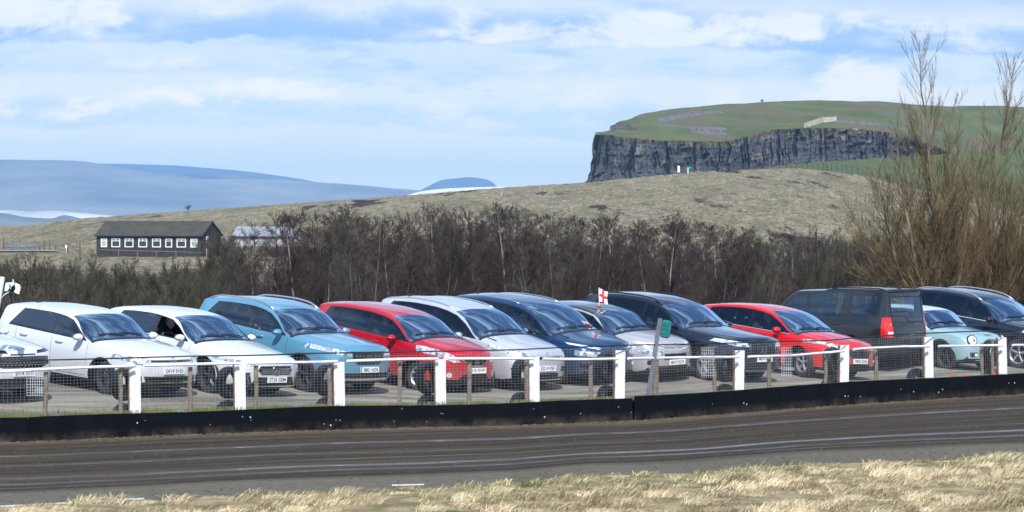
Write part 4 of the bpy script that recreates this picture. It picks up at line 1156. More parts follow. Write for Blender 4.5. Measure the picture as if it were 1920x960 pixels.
def track_mat():
    m, nt, b = new_mat('oval_dirt')
    tc = nt.nodes.new('ShaderNodeTexCoord')
    def mp(sx, sy, l=(0, 0, 0)):
        q = nt.nodes.new('ShaderNodeMapping'); q.inputs['Scale'].default_value = (sx, sy, 1); q.inputs['Location'].default_value = l
        nt.links.new(tc.outputs['UV'], q.inputs[0]); return q.outputs[0]
    sep = nt.nodes.new('ShaderNodeSeparateXYZ'); nt.links.new(tc.outputs['UV'], sep.inputs[0])
    U = sep.outputs[1]
    lines = node_noise(nt, mp(.035, 2.6), 1.0, 5, .65)        # long wheel marks
    fine = node_noise(nt, mp(.12, 9), 1.0, 4, .7)
    grit = node_noise(nt, mp(3.5, 8), 1.0, 6, .75)
    clods = node_noise(nt, mp(1.2, 3.5), 1.0, 4, .7)
    c = node_mix(nt, node_range(nt, lines, .36, .62), (.024, .020, .017), (.100, .082, .060))
    c = node_mix(nt, node_range(nt, fine, .45, .62, 0, .8), c, (.070, .060, .048))
    c = node_mix(nt, node_range(nt, grit, .54, .70, 0, .8), c, (.15, .132, .10))
    c = node_mix(nt, node_range(nt, clods, .62, .72, 0, .6), c, (.02, .018, .016))
    # dry pale margins: near the inner verge and close under the boards
    wob = node_noise(nt, mp(.07, .3), 1.0, 3, .5)
    Uw = node_math(nt, 'ADD', U, node_math(nt, 'MULTIPLY', node_math(nt, 'SUBTRACT', wob, .5), 2.2))
    inner = node_range(nt, Uw, -9.9, -10.7)
    outer = node_range(nt, Uw, -.9, -.15)
    c = node_mix(nt, inner, c, node_mix(nt, node_range(nt, grit, .35, .7), (.12, .112, .09), (.22, .205, .17)))
    c = node_mix(nt, node_math(nt, 'MULTIPLY', outer, .8), c, node_mix(nt, node_range(nt, grit, .3, .7), (.10, .082, .055), (.22, .19, .13)))
    nt.links.new(c, b.inputs['Base Color'])
    # polished wet lines
    def line(u0, w, lo, wav, seed):
        wv = node_noise(nt, mp(.03, .0, (seed, 0, 0)), 1.0, 2, .4)
        du = node_math(nt, 'ABSOLUTE', node_math(nt, 'SUBTRACT', node_math(nt, 'ADD', U, node_math(nt, 'MULTIPLY', node_math(nt, 'SUBTRACT', wv, .5), wav*.5)), u0))
        k = node_range(nt, du, w, w*.35)
        pr = node_noise(nt, mp(.10, 1.5, (seed*3, 0, 0)), 1.0, 6, .75)
        return node_math(nt, 'MULTIPLY', k, node_range(nt, pr, lo+.03, lo+.16))
    wet = line(-3.3, .26, .30, .8, 11)
    for a in ((-5.5, .16, .42, .9, 23), (-7.9, .26, .30, .9, 37), (-8.9, .20, .36, .9, 51), (-9.5, .12, .40, 1.2, 65), (-4.5, .12, .48, 1.2, 79), (-6.6, .12, .46, 1.0, 17)): wet = node_math(nt, 'MAXIMUM', wet, line(*a))
    sheen = node_range(nt, lines, .46, .34, 0, .18)
    damp = node_math(nt, 'MULTIPLY', sheen, node_math(nt, 'SUBTRACT', 1.0, inner))
    r = node_math(nt, 'SUBTRACT', .92, node_math(nt, 'MULTIPLY', wet, .70)); r = node_math(nt, 'SUBTRACT', r, damp)
    nt.links.new(r, b.inputs['Roughness'])
    nt.links.new(node_math(nt, 'ADD', .06, node_math(nt, 'MULTIPLY', wet, .7)), b.inputs['Specular IOR Level'])
    hgt = node_math(nt, 'ADD', node_math(nt, 'MULTIPLY', lines, 1.0), node_math(nt, 'ADD', node_math(nt, 'MULTIPLY', grit, 1.1), node_math(nt, 'MULTIPLY', fine, .5)))
    hgt = node_math(nt, 'MULTIPLY', hgt, node_math(nt, 'SUBTRACT', 1.0, node_math(nt, 'MULTIPLY', wet, .93)))
    node_bump(nt, b, hgt, 1.0, .10)
    return m
def park_mat():
    m, nt, b = new_mat('car_park_hardcore')
    tc = nt.nodes.new('ShaderNodeTexCoord')
    q = nt.nodes.new('ShaderNodeMapping'); q.inputs['Scale'].default_value = (.22, 2.2, 1); nt.links.new(tc.outputs['UV'], q.inputs[0])
    n1 = node_noise(nt, q.outputs[0], 1, 6, .65); n2 = node_noise(nt, tc.outputs['Object'], 9, 6, .7); n3 = node_noise(nt, tc.outputs['Object'], 40, 3, .7)
    c = node_mix(nt, node_range(nt, n1, .4, .62), (.10, .095, .08), (.30, .285, .245))
    c = node_mix(nt, node_range(nt, n2, .45, .7), c, (.21, .195, .16))
    nt.links.new(c, b.inputs['Base Color']); b.inputs['Roughness'].default_value = .9
    node_bump(nt, b, node_math(nt, 'ADD', n2, n3), .7, .03)
    return m
# ------------------------------------------------------------------ trees
class Twigs:
    """thin tapered three-sided limbs, gathered with numpy"""
    def __init__(s): s.seg = []
    def add(s, p, q, r0, r1): s.seg.append((*p, *q, r0, r1))
    def build(s, name, mat, parent=None):
        A = np.array(s.seg, dtype=np.float64); n = len(A)
        P, Q, r0, r1 = A[:, 0:3], A[:, 3:6], A[:, 6:7], A[:, 7:8]
        d = Q-P; d /= np.maximum(np.linalg.norm(d, axis=1, keepdims=True), 1e-9)
        a = np.where(np.abs(d[:, 2:3]) < .9, np.array([[0, 0, 1.]]), np.array([[1., 0, 0]]))
        u = np.cross(d, a); u /= np.linalg.norm(u, axis=1, keepdims=True); w = np.cross(d, u)
        V = np.empty((n, 6, 3))
        for k in range(3):
            t = 2*PI*k/3; o = u*math.cos(t)+w*math.sin(t)
            V[:, k] = P+o*r0; V[:, 3+k] = Q+o*r1
        b = (np.arange(n)*6)[:, None, None]
        q = np.array([[0, 1, 4, 3], [1, 2, 5, 4], [2, 0, 3, 5]])[None]
        Fq = (b+q).reshape(-1, 4)
        me = bpy.data.meshes.new(name)
        me.vertices.add(n*6); me.vertices.foreach_set('co', V.reshape(-1))
        me.loops.add(len(Fq)*4); me.loops.foreach_set('vertex_index', Fq.reshape(-1).astype(np.int32))
        me.polygons.add(len(Fq)); me.polygons.foreach_set('loop_start', np.arange(len(Fq), dtype=np.int32)*4); me.polygons.foreach_set('loop_total', np.full(len(Fq), 4, dtype=np.int32))
        me.update(); me.validate()
        return link(name, me, mat, parent, False)
def rvec(r, s=1): return Vector((r.uniform(-s, s), r.uniform(-s, s), r.uniform(-s, s)))
def grow(tw, r, p, d, length, rad, depth, up, kids, spread, minr=.004, seglen=None, lenf=.55):
    """one limb as a bent polyline with side shoots"""
    n = max(2, int(length/(seglen or .35)))
    pts = [p]; dd = d.normalized()
    for i in range(n):
        dd = (dd+rvec(r, .10)+Vector((0, 0, up))).normalized()
        pts.append(pts[-1]+dd*(length/n))
    for i in range(n):
        a = rad*(1-i/n*.85); b = rad*(1-(i+1)/n*.85)
        tw.add(pts[i], pts[i+1], max(a, minr), max(b, minr*.7))
    if depth > 0:
        for k in range(kids[0]):
            t = r.uniform(.18, .97); i = min(n-1, int(t*n)); q = pts[i].lerp(pts[i+1], t*n-i)
            ax = (pts[i+1]-pts[i]).normalized()
            sd = ax.cross(rvec(r)).normalized()
            nd = (ax*math.cos(spread)+sd*math.sin(spread))
            nd = (nd+Vector((0, 0, .25))).normalized()
            grow(tw, r, q, nd, length*lenf*(1.15-t*.6)*r.uniform(.7, 1.2), max(minr, rad*.45*(1.2-t)), depth-1, up, kids[1:], spread, minr, seglen, lenf)
    return pts
def proto_tree(seed, h, style):
    r = random.Random(seed); tr = Twigs(); cr = Twigs()
    stems = 1 if style == 'birch' else (r.choice([1, 2]) if style == 'alder' else 7)
    for s_ in range(stems):
        if style == 'shrub':
            a = r.uniform(0, 2*PI); d = Vector((math.cos(a)*.35, math.sin(a)*.35, 1)); hh = h*r.uniform(.7, 1); base = Vector((math.cos(a)*.15, math.sin(a)*.15, 0)); rad = h*.011
        else:
            d = Vector((r.uniform(-.05, .05), r.uniform(-.05, .05), 1)) if stems == 1 else Vector((r.uniform(-.16, .16), r.uniform(-.16, .16), 1)); hh = h*(1 if s_ == 0 else .85); base = Vector((s_*.12, 0, 0)); rad = h*.0125
        n = 9; pts = [base]; dd = d.normalized()
        for i in range(n):
            dd = (dd+rvec(r, .05)+Vector((0, 0, .06))).normalized(); pts.append(pts[-1]+dd*hh/n)
        for i in range(n): tr.add(pts[i], pts[i+1], max(.012, rad*(1-i/n*.9)), max(.01, rad*(1-(i+1)/n*.9)))
        nb = {'birch': 52, 'alder': 52, 'shrub': 13}[style]
        for k in range(nb):
            t = r.uniform(.10 if style != 'shrub' else .2, .98); i = min(n-1, int(t*n)); q = pts[i].lerp(pts[i+1], t*n-i)
            a = r.uniform(0, 2*PI); inc = r.uniform(.6, 1.15) if style != 'shrub' else r.uniform(.25, .6)
            dr = Vector((math.cos(a)*math.sin(inc), math.sin(a)*math.sin(inc), math.cos(inc)))
            ln = (h*.22*(1-t)**.8+.55)*r.uniform(.6, 1.2)*(1.2 if style == 'shrub' else 1)
            grow(cr, r, q, dr, ln, max(.008, rad*.30*(1.1-t)), 2, .035, (8, 6), .58, .0048, .3, .52)
    return tr, cr
def bark(name, c1, c2): 
    m, nt, b = new_mat(name)
    v = node_map(nt, (1, 1, .35)); n = node_noise(nt, v, 2.2, 4, .7)
    nt.links.new(node_mix(nt, node_range(nt, n, .38, .62), c1, c2), b.inputs['Base Color']); b.inputs['Roughness'].default_value = .9; b.inputs['Specular IOR Level'].default_value = .2
    return m
def wood():
    r = random.Random(5)
    trunks = [bark('bark_grey', (.07, .062, .053), (.20, .18, .155)), bark('bark_dark', (.03, .026, .022), (.09, .075, .06)), bark('bark_pale', (.11, .10, .09), (.30, .28, .25))]
    tips = [bark('twigs_purple', (.033, .022, .023), (.078, .052, .052)), bark('twigs_brown', (.031, .023, .020), (.070, .052, .044)), bark('twigs_grey', (.050, .044, .036), (.115, .10, .08)), bark('twigs_olive', (.042, .038, .026), (.095, .086, .058))]
    kinds = [('birch', 2, 0), ('birch', 0, 1), ('alder', 1, 0), ('alder', 1, 1), ('birch', 0, 0), ('alder', 0, 2), ('birch', 0, 1), ('shrub', 0, 2), ('shrub', 1, 3), ('shrub', 0, 3)]
    protos = []
    for i, (st, a, b) in enumerate(kinds):
        H = 7 if st != 'shrub' else 4
        tr, cr = proto_tree(100+i, H, st)
        nm = 'bare_tree' if st != 'shrub' else 'bare_shrub'
        root = empty(nm)
        t = tr.build('trunk' if st != 'shrub' else 'stems', trunks[a], root); c = cr.build('crown', tips[b], root)
        protos.append((root, H, st, [t, c]))
    TOP = [(0, 492), (200, 498), (370, 506), (420, 460), (470, 408), (560, 396), (640, 386), (740, 394), (900, 384), (1000, 398), (1150, 405), (1300, 412), (1450, 428), (1600, 438), (2000, 440)]
    lab = {'birch': ('bare straight-stemmed young birch packed in the dark belt of trees behind the cars', 'tree', 'bare birches in the belt of trees'),
           'alder': ('bare dark alder with dense brown twigs packed in the tree belt behind the cars', 'tree', 'bare alders in the belt of trees'),
           'shrub': ('leafless grey-green scrub bush with many upright stems at the foot of the tree belt', 'shrub', 'bare bushes in the belt of trees')}
    used = [False]*len(protos); spots = []
    for k in range(280):
        px = -40+2000*((k*.6180339)%1.0)+r.uniform(-10, 10)
        D = r.uniform(150, 255)
        if px < 400: ty = interp(TOP, px)+r.uniform(-6, 34); D = r.uniform(150, 230)
        else: ty = interp(TOP, px)+5+abs(r.gauss(0, 15))*(1+(255-D)/90)*.8
        if 425 < px < 565 and k % 2: continue
        spots.append((px, D, ty))
    for px, D, ty in spots:
        p = at(px, HY, D); z0 = land(p.x, p.y)-.1
        h = zrow(ty, D)-z0
        cand = [i for i, q in enumerate(protos) if (q[2] == 'shrub') == (h < 4.6 or (px < 400 and r.random() < .85))]
        if px > 400 and h < 4.6 and r.random() < .5: h = 5
        i = r.choice([c for c in cand]) if cand else 0
        root, H, st, parts = protos[i]
        if not used[i]: o = root; used[i] = True
        else:
            o = root.copy(); COL.objects.link(o)
            for pt in parts: c = pt.copy(); COL.objects.link(c); c.parent = o
        sc = h/H; o.location = (p.x, p.y, z0); w = min(sc, 1.0)*r.uniform(.85, 1.15)+.1
        o.scale = (w, w, sc); o.rotation_euler = (0, 0, r.uniform(0, 6.28))
        l = lab[st]; tag(o, l[0], l[1], l[2])
    for i, u in enumerate(used):
        if not u:
            for x in protos[i][3]: bpy.data.objects.remove(x)
            bpy.data.objects.remove(protos[i][0])
    # undergrowth: one tangle nobody could count
    for nm, mat, cnt, x0, x1, D0, D1, h0, h1 in (('undergrowth', tips[1], 22000, -60, 1990, 140, 262, .8, 2.7), ('dead_undergrowth', tips[2], 9000, -60, 1990, 138, 200, .5, 2.4)):
        tw = Twigs()
        for k in range(cnt):
            px = r.uniform(x0, x1); D = r.uniform(D0, D1); p = at(px, HY, D); z0 = land(p.x, p.y)-.1
            h = r.uniform(h0, h1)*(1 if px > 570 else .75); q = Vector((p.x, p.y, z0)); a = Vector((r.uniform(-.4, .4), r.uniform(-.4, .4), 1))
            m1 = q+a*h*.5; m2 = m1+(a+rvec(r, .35))*h*.5
            tw.add(q, m1, .016, .011); tw.add(m1, m2, .011, .005)
            tw.add(m1, m1+Vector((r.uniform(-.5, .5), r.uniform(-.5, .5), r.uniform(.2, .6)))*h*.5, .008, .004)
            tw.add(q.lerp(m1, .6), m1+Vector((r.uniform(-.6, .6), r.uniform(-.5, .5), r.uniform(.0, .5)))*h*.5, .008, .004)
        kind(tw.build(nm, mat), 'stuff')
def willow(px, py, D, H, seed, leaders, label):
    r = random.Random(seed); p = at(px, py, D); z0 = land(p.x, p.y)-.1
    root = empty('willow_tree', (p.x, p.y, z0)); tag(root, label, 'tree', 'willows behind the parked cars')
    tr = Twigs(); cr = Twigs(); hh = zrow(py, D)-z0
    stems = []
    for (lx, lz, rad, dens) in leaders:      # end point of each main stem relative to base, in metres
        n = 12; pts = []
        bx = lx*.05; bow = r.uniform(-.6, .6); wob = r.uniform(-.25, .25)
        for i in range(n+1):
            t = i/n
            x = bx+lx*(.35*math.sin(PI*t/2)+.65*t)*(1 if lz < 7 else t**.6)+wob*math.sin(PI*t*1.5)+r.uniform(-.04, .04)
            y = bow*t*1.4+r.uniform(-.06, .06); z = lz*t
            pts.append(Vector((x, y, z)))
        stems.append((pts, lz))
        for i in range(n): tr.add(pts[i], pts[i+1], max(.010, rad*(1-i/n*.94)), max(.008, rad*(1-(i+1)/n*.94)))
        for k in range(int(dens*1.35)):
            t = .10+.88*r.random()**1.05; i = min(n-1, int(t*n)); q = pts[i].lerp(pts[i+1], t*n-i)
            ax = (pts[i+1]-pts[i]).normalized(); sd = ax.cross(rvec(r)).normalized(); inc = r.uniform(.35, .85)
            ln = (lz*.26*(1.05-t)+.55)*r.uniform(.6, 1.5)
            grow(cr, r, q, ax*math.cos(inc)+sd*math.sin(inc), ln, max(.010, rad*.24*(1.15-t)), 1 if t > .72 else 2, .085, (6, 4), .38, .0048, .3, .50)
    for k in range(110):      # whips rising from low on the old stems
        pts, lz = r.choice(stems); i = r.randint(1, 5); q = pts[i].copy(); q += Vector((r.uniform(-.3, .3), r.uniform(-.3, .3), 0))
        d = Vector((r.uniform(-.65, .65)+.12*(q.x), r.uniform(-.5, .5), 1))
        grow(cr, r, q, d, r.uniform(1.0, 2.7), .014, 1, .05, (7,), .35, .0048, .3, .38)
    t = tr.build('trunk', bark('willow_bark'+str(seed), (.075, .062, .042), (.20, .17, .12)), root)
    cr.build('crown', bark('willow_twigs'+str(seed), (.070, .052, .030), (.19, .14, .075)), root)
    return root
# ------------------------------------------------------------------ far country
def polar_patch(name, x0, x1, dx, rows, mat, smooth=True, rough=0.0, rs=1.0, seed=0):
    """rows: list of functions px -> (row in degrees-as-photo-rows, distance)"""
    cols = []; x = x0
    while x <= x1+1e-6: cols.append(x); x += dx
    V = []; 
    for j, fn in enumerate(rows):
        for px in cols:
            y, D = fn(px)
            p = at(px, y, D)
            if rough: p.z += rough*mnoise.fractal(Vector((p.x*rs, p.y*rs*.3, seed)), 1.0, 2.0, 4)
            V.append(tuple(p))
    n = len(cols); Fc = [(j*n+i, j*n+i+1, (j+1)*n+i+1, (j+1)*n+i) for j in range(len(rows)-1) for i in range(n-1)]
    me = bpy.data.meshes.new(name); me.from_pydata(V, [], Fc); me.update()
    return kind(link(name, me, mat, None, smooth), 'structure')
def hill_mat(name, c1, c2, c3, sc, st=(1, .15, .5), t=(.4, .6), t3=(.62, .7)):
    m, nt, b = new_mat(name); v = node_map(nt, st)
    n = node_noise(nt, v, sc, 7, .65); n2 = node_noise(nt, node_map(nt, st, loc=(900, 40, 0)), sc*.45, 6, .6)
    c = node_mix(nt, node_range(nt, n, *t), c1, c2); c = node_mix(nt, node_range(nt, n2, *t3), c, c3)
    nt.links.new(c, b.inputs['Base Color']); b.inputs['Roughness'].default_value = .95; b.inputs['Specular IOR Level'].default_value = .1
    return m
SKY_T = Pchip([(1104, 262), (1112, 250), (1140, 246), (1150, 240), (1156, 230), (1180, 223), (1200, 214), (1260, 205), (1340, 197), (1430, 191.5), (1540, 188), (1640, 191), (1760, 198), (1920, 200), (2400, 215)])
EDGE_T = Pchip([(1104, 262), (1112, 251), (1150, 254), (1180, 258), (1260, 264), (1350, 265), (1400, 256), (1450, 243), (1560, 240), (1640, 245), (1700, 256), (1750, 272), (1785, 288), (1920, 302), (2400, 330)])
def cliff_and_far():
    # green top of the crag
    gm = hill_mat('hill_grass', (.066, .088, .028), (.120, .130, .052), (.12, .10, .06), .12, (1, .12, 1), (.35, .65), (.52, .62))
    rows = []
    for j in range(41):
        t = j/40
        def fn(px, t=t):
            a, b = EDGE_T(px), SKY_T(px)
            D = 1262+t*340; D0 = 1262
            # convex brow: the rows crowd towards the skyline
            return a+(b-a)*(1-(1-t)**1.5), D
        rows.append(fn)
    rows.append(lambda px: (SKY_T(px)+30, 1900))
    rows.insert(0, lambda px: (EDGE_T(px)+1.5, 1258))
    polar_patch('hill', 1116, 2400, 4, rows, gm, True, .5, .05)
    # the rock face: jointed columns in real relief
    cm, nt, b = new_mat('cliff_rock')
    v = node_map(nt, (1, 1, .7)); n1 = node_noise(nt, v, .45, 8, .7, .5); n2 = node_noise(nt, node_map(nt, (1, 1, 1)), .16, 4, .6)
    c = node_mix(nt, node_range(nt, n1, .35, .68), (.020, .022, .028), (.100, .104, .120))
    c = node_mix(nt, node_range(nt, n2, .56, .66), c, (.16, .15, .135))
    c = node_mix(nt, node_range(nt, node_noise(nt, node_map(nt, (1, 1, 1), loc=(50, 3, 9)), .35, 3, .5), .73, .76), c, (.55, .40, .24))
    at_ = nt.nodes.new('ShaderNodeAttribute'); at_.attribute_name = 'lip'
    c = node_mix(nt, at_.outputs['Fac'], c, node_mix(nt, node_range(nt, n1, .4, .6), (.075, .065, .035), (.15, .13, .075)))
    nt.links.new(c, b.inputs['Base Color']); b.inputs['Roughness'].default_value = .9
    node_bump(nt, b, n1, .9, 1.2)
    r = random.Random(3)
    cols = []; x = 1092.0
    while x < 1802: cols.append(x); x += 1.15
    nr = 46
    # joints: irregular columns, each with its own set-back
    joints = [(1092, 0)]; x = 1092
    while x < 1805: x += r.choice([5, 7, 11, 18, 26, 34]); joints.append((x, r.uniform(-1.5, 1.5)))
    deep = [(r.uniform(1100, 1790), r.uniform(-.3, .6), r.uniform(.7, 1.3), r.uniform(1.2, 3.0), r.uniform(2.5, 6.5)) for _ in range(48)]
    V = []; LIP = []
    base_t = Pchip([(1092, 344), (1200, 336), (1280, 328), (1400, 324), (1480, 318), (1600, 306), (1700, 298), (1802, 290)])
    left = Pchip([(0, 1116), (.08, 1113), (.3, 1110), (.45, 1111), (.6, 1107), (.7, 1107.5), (.8, 1103), (.88, 1102), (.93, 1097), (1.0, 1092)])
    ledges = [(r.uniform(.1, .95), r.uniform(.5, 1.6), r.uniform(1092, 1800), r.uniform(20, 90)) for _ in range(60)]
    for j in range(nr+1):
        t = j/nr
        for px in cols:
            # squeeze columns to the left outline
            lx = left(t); q = px if px > 1150 else lx+(px-1092)*(1150-lx)/58.0
            yt = EDGE_T(max(q, 1112)); yb = base_t(px)+4
            jx = px+5*mnoise.noise(Vector((px*.03, t*2.2, 1)))+2.5*mnoise.noise(Vector((px*.1, t*6, 5)))
            off = 0
            for a, bb in zip(joints, joints[1:]):
                if a[0] <= jx < bb[0]: off = a[1]*.9; break
            for (dx, t0, t1, dw, dd) in deep:
                if abs(jx-dx) < dw and t0 < t < t1: off += dd*(1-abs(jx-dx)/dw)*min(1, (t-t0)*8, (t1-t)*8)
            for (lt, la, lc, lw) in ledges:
                if abs(px-lc) < lw: off += -la*sstep(lt-.02, lt+.02, t)*.5
            off += mnoise.cell(Vector((jx*.085, t*2.3+px*.01, 4)))*1.6+mnoise.cell(Vector((jx*.21, t*5+3, 9)))*.7
            off += 2.4*mnoise.noise(Vector((px*.035, t*1.4, 4)))+1.1*mnoise.noise(Vector((px*.16, t*4, 8)))+.6*mnoise.noise(Vector((px*.45, t*12, 2)))
            off += 4.0*mnoise.noise(Vector((px*.012, 0, 7)))
            off -= 3.5*sstep(.72, 1.0, t)*(1+.8*mnoise.noise(Vector((px*.15, t*8, 6))))       # broken rock at the foot
            D = 1252+off*.9
            if q < 1150: D += (1150-q)*.28
            ed = 1.3*mnoise.noise(Vector((px*.09, 0, 3)))*(1 if t < .03 else 0)
            V.append(tuple(at(q, yt+(yb-yt)*t+ed, D))); LIP.append(sstep(.20, .02, t+.13*mnoise.noise(Vector((px*.05, t*3, 11)))+.05*mnoise.noise(Vector((px*.3, t*9, 1)))))
    n = len(cols)
    LIP += [0]*(nr+1)
    # return wall on the left side
    for j in range(nr+1):
        p = Vector(V[j*n]); V.append((p.x+3, p.y+60, p.z))
    o = (nr+1)*n
    Fc = [(j*n+i, (j+1)*n+i, (j+1)*n+i+1, j*n+i+1) for j in range(nr) for i in range(n-1)]
    Fc += [(j*n, o+j, o+j+1, (j+1)*n) for j in range(nr)]
    me = bpy.data.meshes.new('cliff'); me.from_pydata(V, [], Fc); me.update()
    la = me.attributes.new('lip', 'FLOAT', 'POINT'); la.data.foreach_set('value', LIP)
    kind(link('cliff', me, cm, None, False), 'structure')
    # grassy lip where turf hangs over the crag, and the dark outcrop
    rocks = MB()
    def rock(mb, p, s, r):
        vs = []; 
        for k in range(8):
            vs.append(Vector((((k & 1)*2-1)*s*r.uniform(.5, 1), ((k >> 1 & 1)*2-1)*s*r.uniform(.5, 1), ((k >> 2)*2-1)*s*r.uniform(.35, .8)))+p)
        mb.add(vs, [(0, 2, 3, 1), (4, 5, 7, 6), (0, 1, 5, 4), (2, 6, 7, 3), (0, 4, 6, 2), (1, 3, 7, 5)])
    def hillp(px, y):   # point on the hill top surface at a given row
        a, b_ = EDGE_T(px), SKY_T(px); f = min(.98, max(0, (y-a)/(b_-a))); t = 1-(1-f)**(1/1.5)
        return at(px, y, 1262+t*340)
    grey = simple('scree_stone', (.135, .14, .16), .9, var=.3, vscale=2)
    drk = simple('outcrop_stone', (.08, .075, .07), .95, var=.4, vscale=1)
    out = MB()
    for k in range(260):
        px = r.uniform(1146, 1190); y = 240-13*(1-abs(px-1166)/26)*r.random()+ (px-1150)*.06; p = hillp(px, min(y+2, EDGE_T(px)-2)); rock(out, p, r.uniform(.3, 1.0), r)
    tag(out.build('rock_outcrop', drk), 'dark rocky outcrop poking from the turf at the left brow of the crag', 'rocks')
    for nm, segs, cnt, sz, lb in (('stone_scree', [(1236, 226, 1290, 216), (1290, 216, 1355, 208)], 520, .55, ''), ('stone_scree', [(1240, 237, 1302, 241)], 260, .45, ''), ('stone_scree', [(1300, 248, 1365, 252), (1310, 241, 1362, 243)], 420, .5, ''), ('stone_scree', [(1565, 228, 1640, 234), (1640, 232, 1760, 250)], 300, .5, '')):
        mb = MB()
        for (a, b1, c_, d_) in segs:
            for k in range(cnt//len(segs)):
                t = r.random(); px = a+(c_-a)*t+r.gauss(0, 3); y = b1+(d_-b1)*t+r.gauss(0, 1.5)
                rock(mb, hillp(px, y), sz*r.uniform(.4, 1.2), r)
        kind(mb.build(nm, grey), 'stuff')
    # cairn on the skyline
    mb = MB()
    for k in range(20): rock(mb, at(1429+r.uniform(-1.2, 1.2), 190-r.uniform(0, 2.5), 1598), .4, r)
    tag(mb.build('cairn', drk), 'small dark cairn of stones standing on the skyline of the green hill', 'cairn')
    # old boards on the hill
    bd = simple('weathered_boards', (.42, .39, .31), .9, var=.25, vscale=1)
    fr = empty('board_fence', hillp(1507, 237)); tag(fr, 'pale weathered board fence bending along the grass above the crag', 'fence')
    pts = [(1507, 239, 231), (1513, 237, 229), (1525, 234, 225), (1538, 229, 220.5), (1565, 226.5, 219.5)]
    for (a, b_) in zip(pts, pts[1:]):
        p = hillp(a[0]+.4, a[1]); q = hillp(b_[0]-.4, b_[1]); q.y = p.y+(q.y-p.y)*.3
        mb = MB(); h1 = (a[1]-a[2])/F*p.y; h2 = (b_[1]-b_[2])/F*q.y; th = Vector((0, .15, 0))
        mb.add([p-Vector((0, 0, .3)), q-Vector((0, 0, .3)), q+Vector((0, 0, h2)), p+Vector((0, 0, h1)), p+th-Vector((0, 0, .3)), q+th-Vector((0, 0, .3)), q+th+Vector((0, 0, h2)), p+th+Vector((0, 0, h1))], [(0, 1, 2, 3), (4, 7, 6, 5), (0, 4, 5, 1), (3, 2, 6, 7), (0, 3, 7, 4), (1, 5, 6, 2)])
        mb.v = [tuple(Vector(v)-fr.location) for v in mb.v]; mb.build('board_panel', bd, fr)
    # distant ridges
    h1 = hill_mat('far_hill_near', (.08, .09, .06), (.22, .21, .15), (.02, .028, .03), .002, (1, .5, 3), (.35, .65), (.60, .66))
    h2 = hill_mat('far_hill_far', (.04, .05, .045), (.07, .08, .06), (.03, .035, .03), .003)
    R1 = Pchip([(-3600, 425), (-2400, 340), (-900, 296), (0, 298), (80, 300), (150, 304), (240, 318), (300, 324), (450, 328), (560, 340), (660, 347), (730, 352), (790, 357), (900, 372), (1200, 392)])
    R2 = Pchip([(-3200, 420), (-2000, 350), (-900, 300), (100, 306), (190, 306.5), (300, 309), (420, 318), (540, 332), (640, 350), (900, 385)])
    R3 = Pchip([(700, 392), (770, 366), (790, 356), (815, 343), (830, 337), (855, 334), (880, 331.5), (910, 335), (925, 342), (935, 352), (960, 372), (1000, 395)])
    def ridge(name, x0, x1, R, D0, D1, yb, mat, rough, seed):
        rows = []
        for j in range(25):
            t = j/24
            rows.append(lambda px, t=t: (yb+(R(px)-yb)*(t**.8), D0+(D1-D0)*t))
        rows.append(lambda px: (R(px)+40, D1*1.15))
        return polar_patch(name, x0, x1, 8, rows, mat, True, rough, .002, seed)
    ridge('hills', -3600, 1000, R1, 10600, 13000, 445, h1, 6.0, 1)
    ridge('hills', -3200, 760, R2, 14000, 17000, 440, h2, 4.0, 2)
    ridge('hills', 700, 1000, R3, 14400, 16000, 400, h2, 3.0, 3)
    # pale low fields, the sunlight on them put into their colour
    pm = hill_mat('sun_painted_fields', (.25, .25, .19), (.75, .73, .66), (.14, .15, .13), .003, (1, .3, 4), (.3, .6), (.56, .62))
    R4 = Pchip([(-3400, 432), (-2000, 400), (-900, 388), (0, 396), (60, 398), (100, 397), (150, 400), (190, 403), (235, 406), (260, 411), (400, 425)])
    ridge('low_hills', -3400, 420, R4, 9000, 10200, 440, pm, 7.0, 4)
    R6 = Pchip([(-3400, 435), (-900, 400), (0, 400), (50, 407), (95, 409), (120, 402), (160, 409), (200, 411), (240, 412), (300, 424), (400, 432)])
    ridge('low_hills', -3400, 420, R6, 7200, 8400, 440, h1, 5.0, 6)
    R5 = Pchip([(740, 372), (800, 357), (850, 352.5), (900, 350.5), (940, 349.8), (1000, 352), (1060, 366)])
    ridge('low_hills', 740, 1060, R5, 6000, 7000, 385, hill_mat('pale_mist_ridge', (.55, .54, .50), (.70, .69, .65), (.45, .45, .42), .006), .6, 5)  # near-white ridge standing in for a strip of valley mist
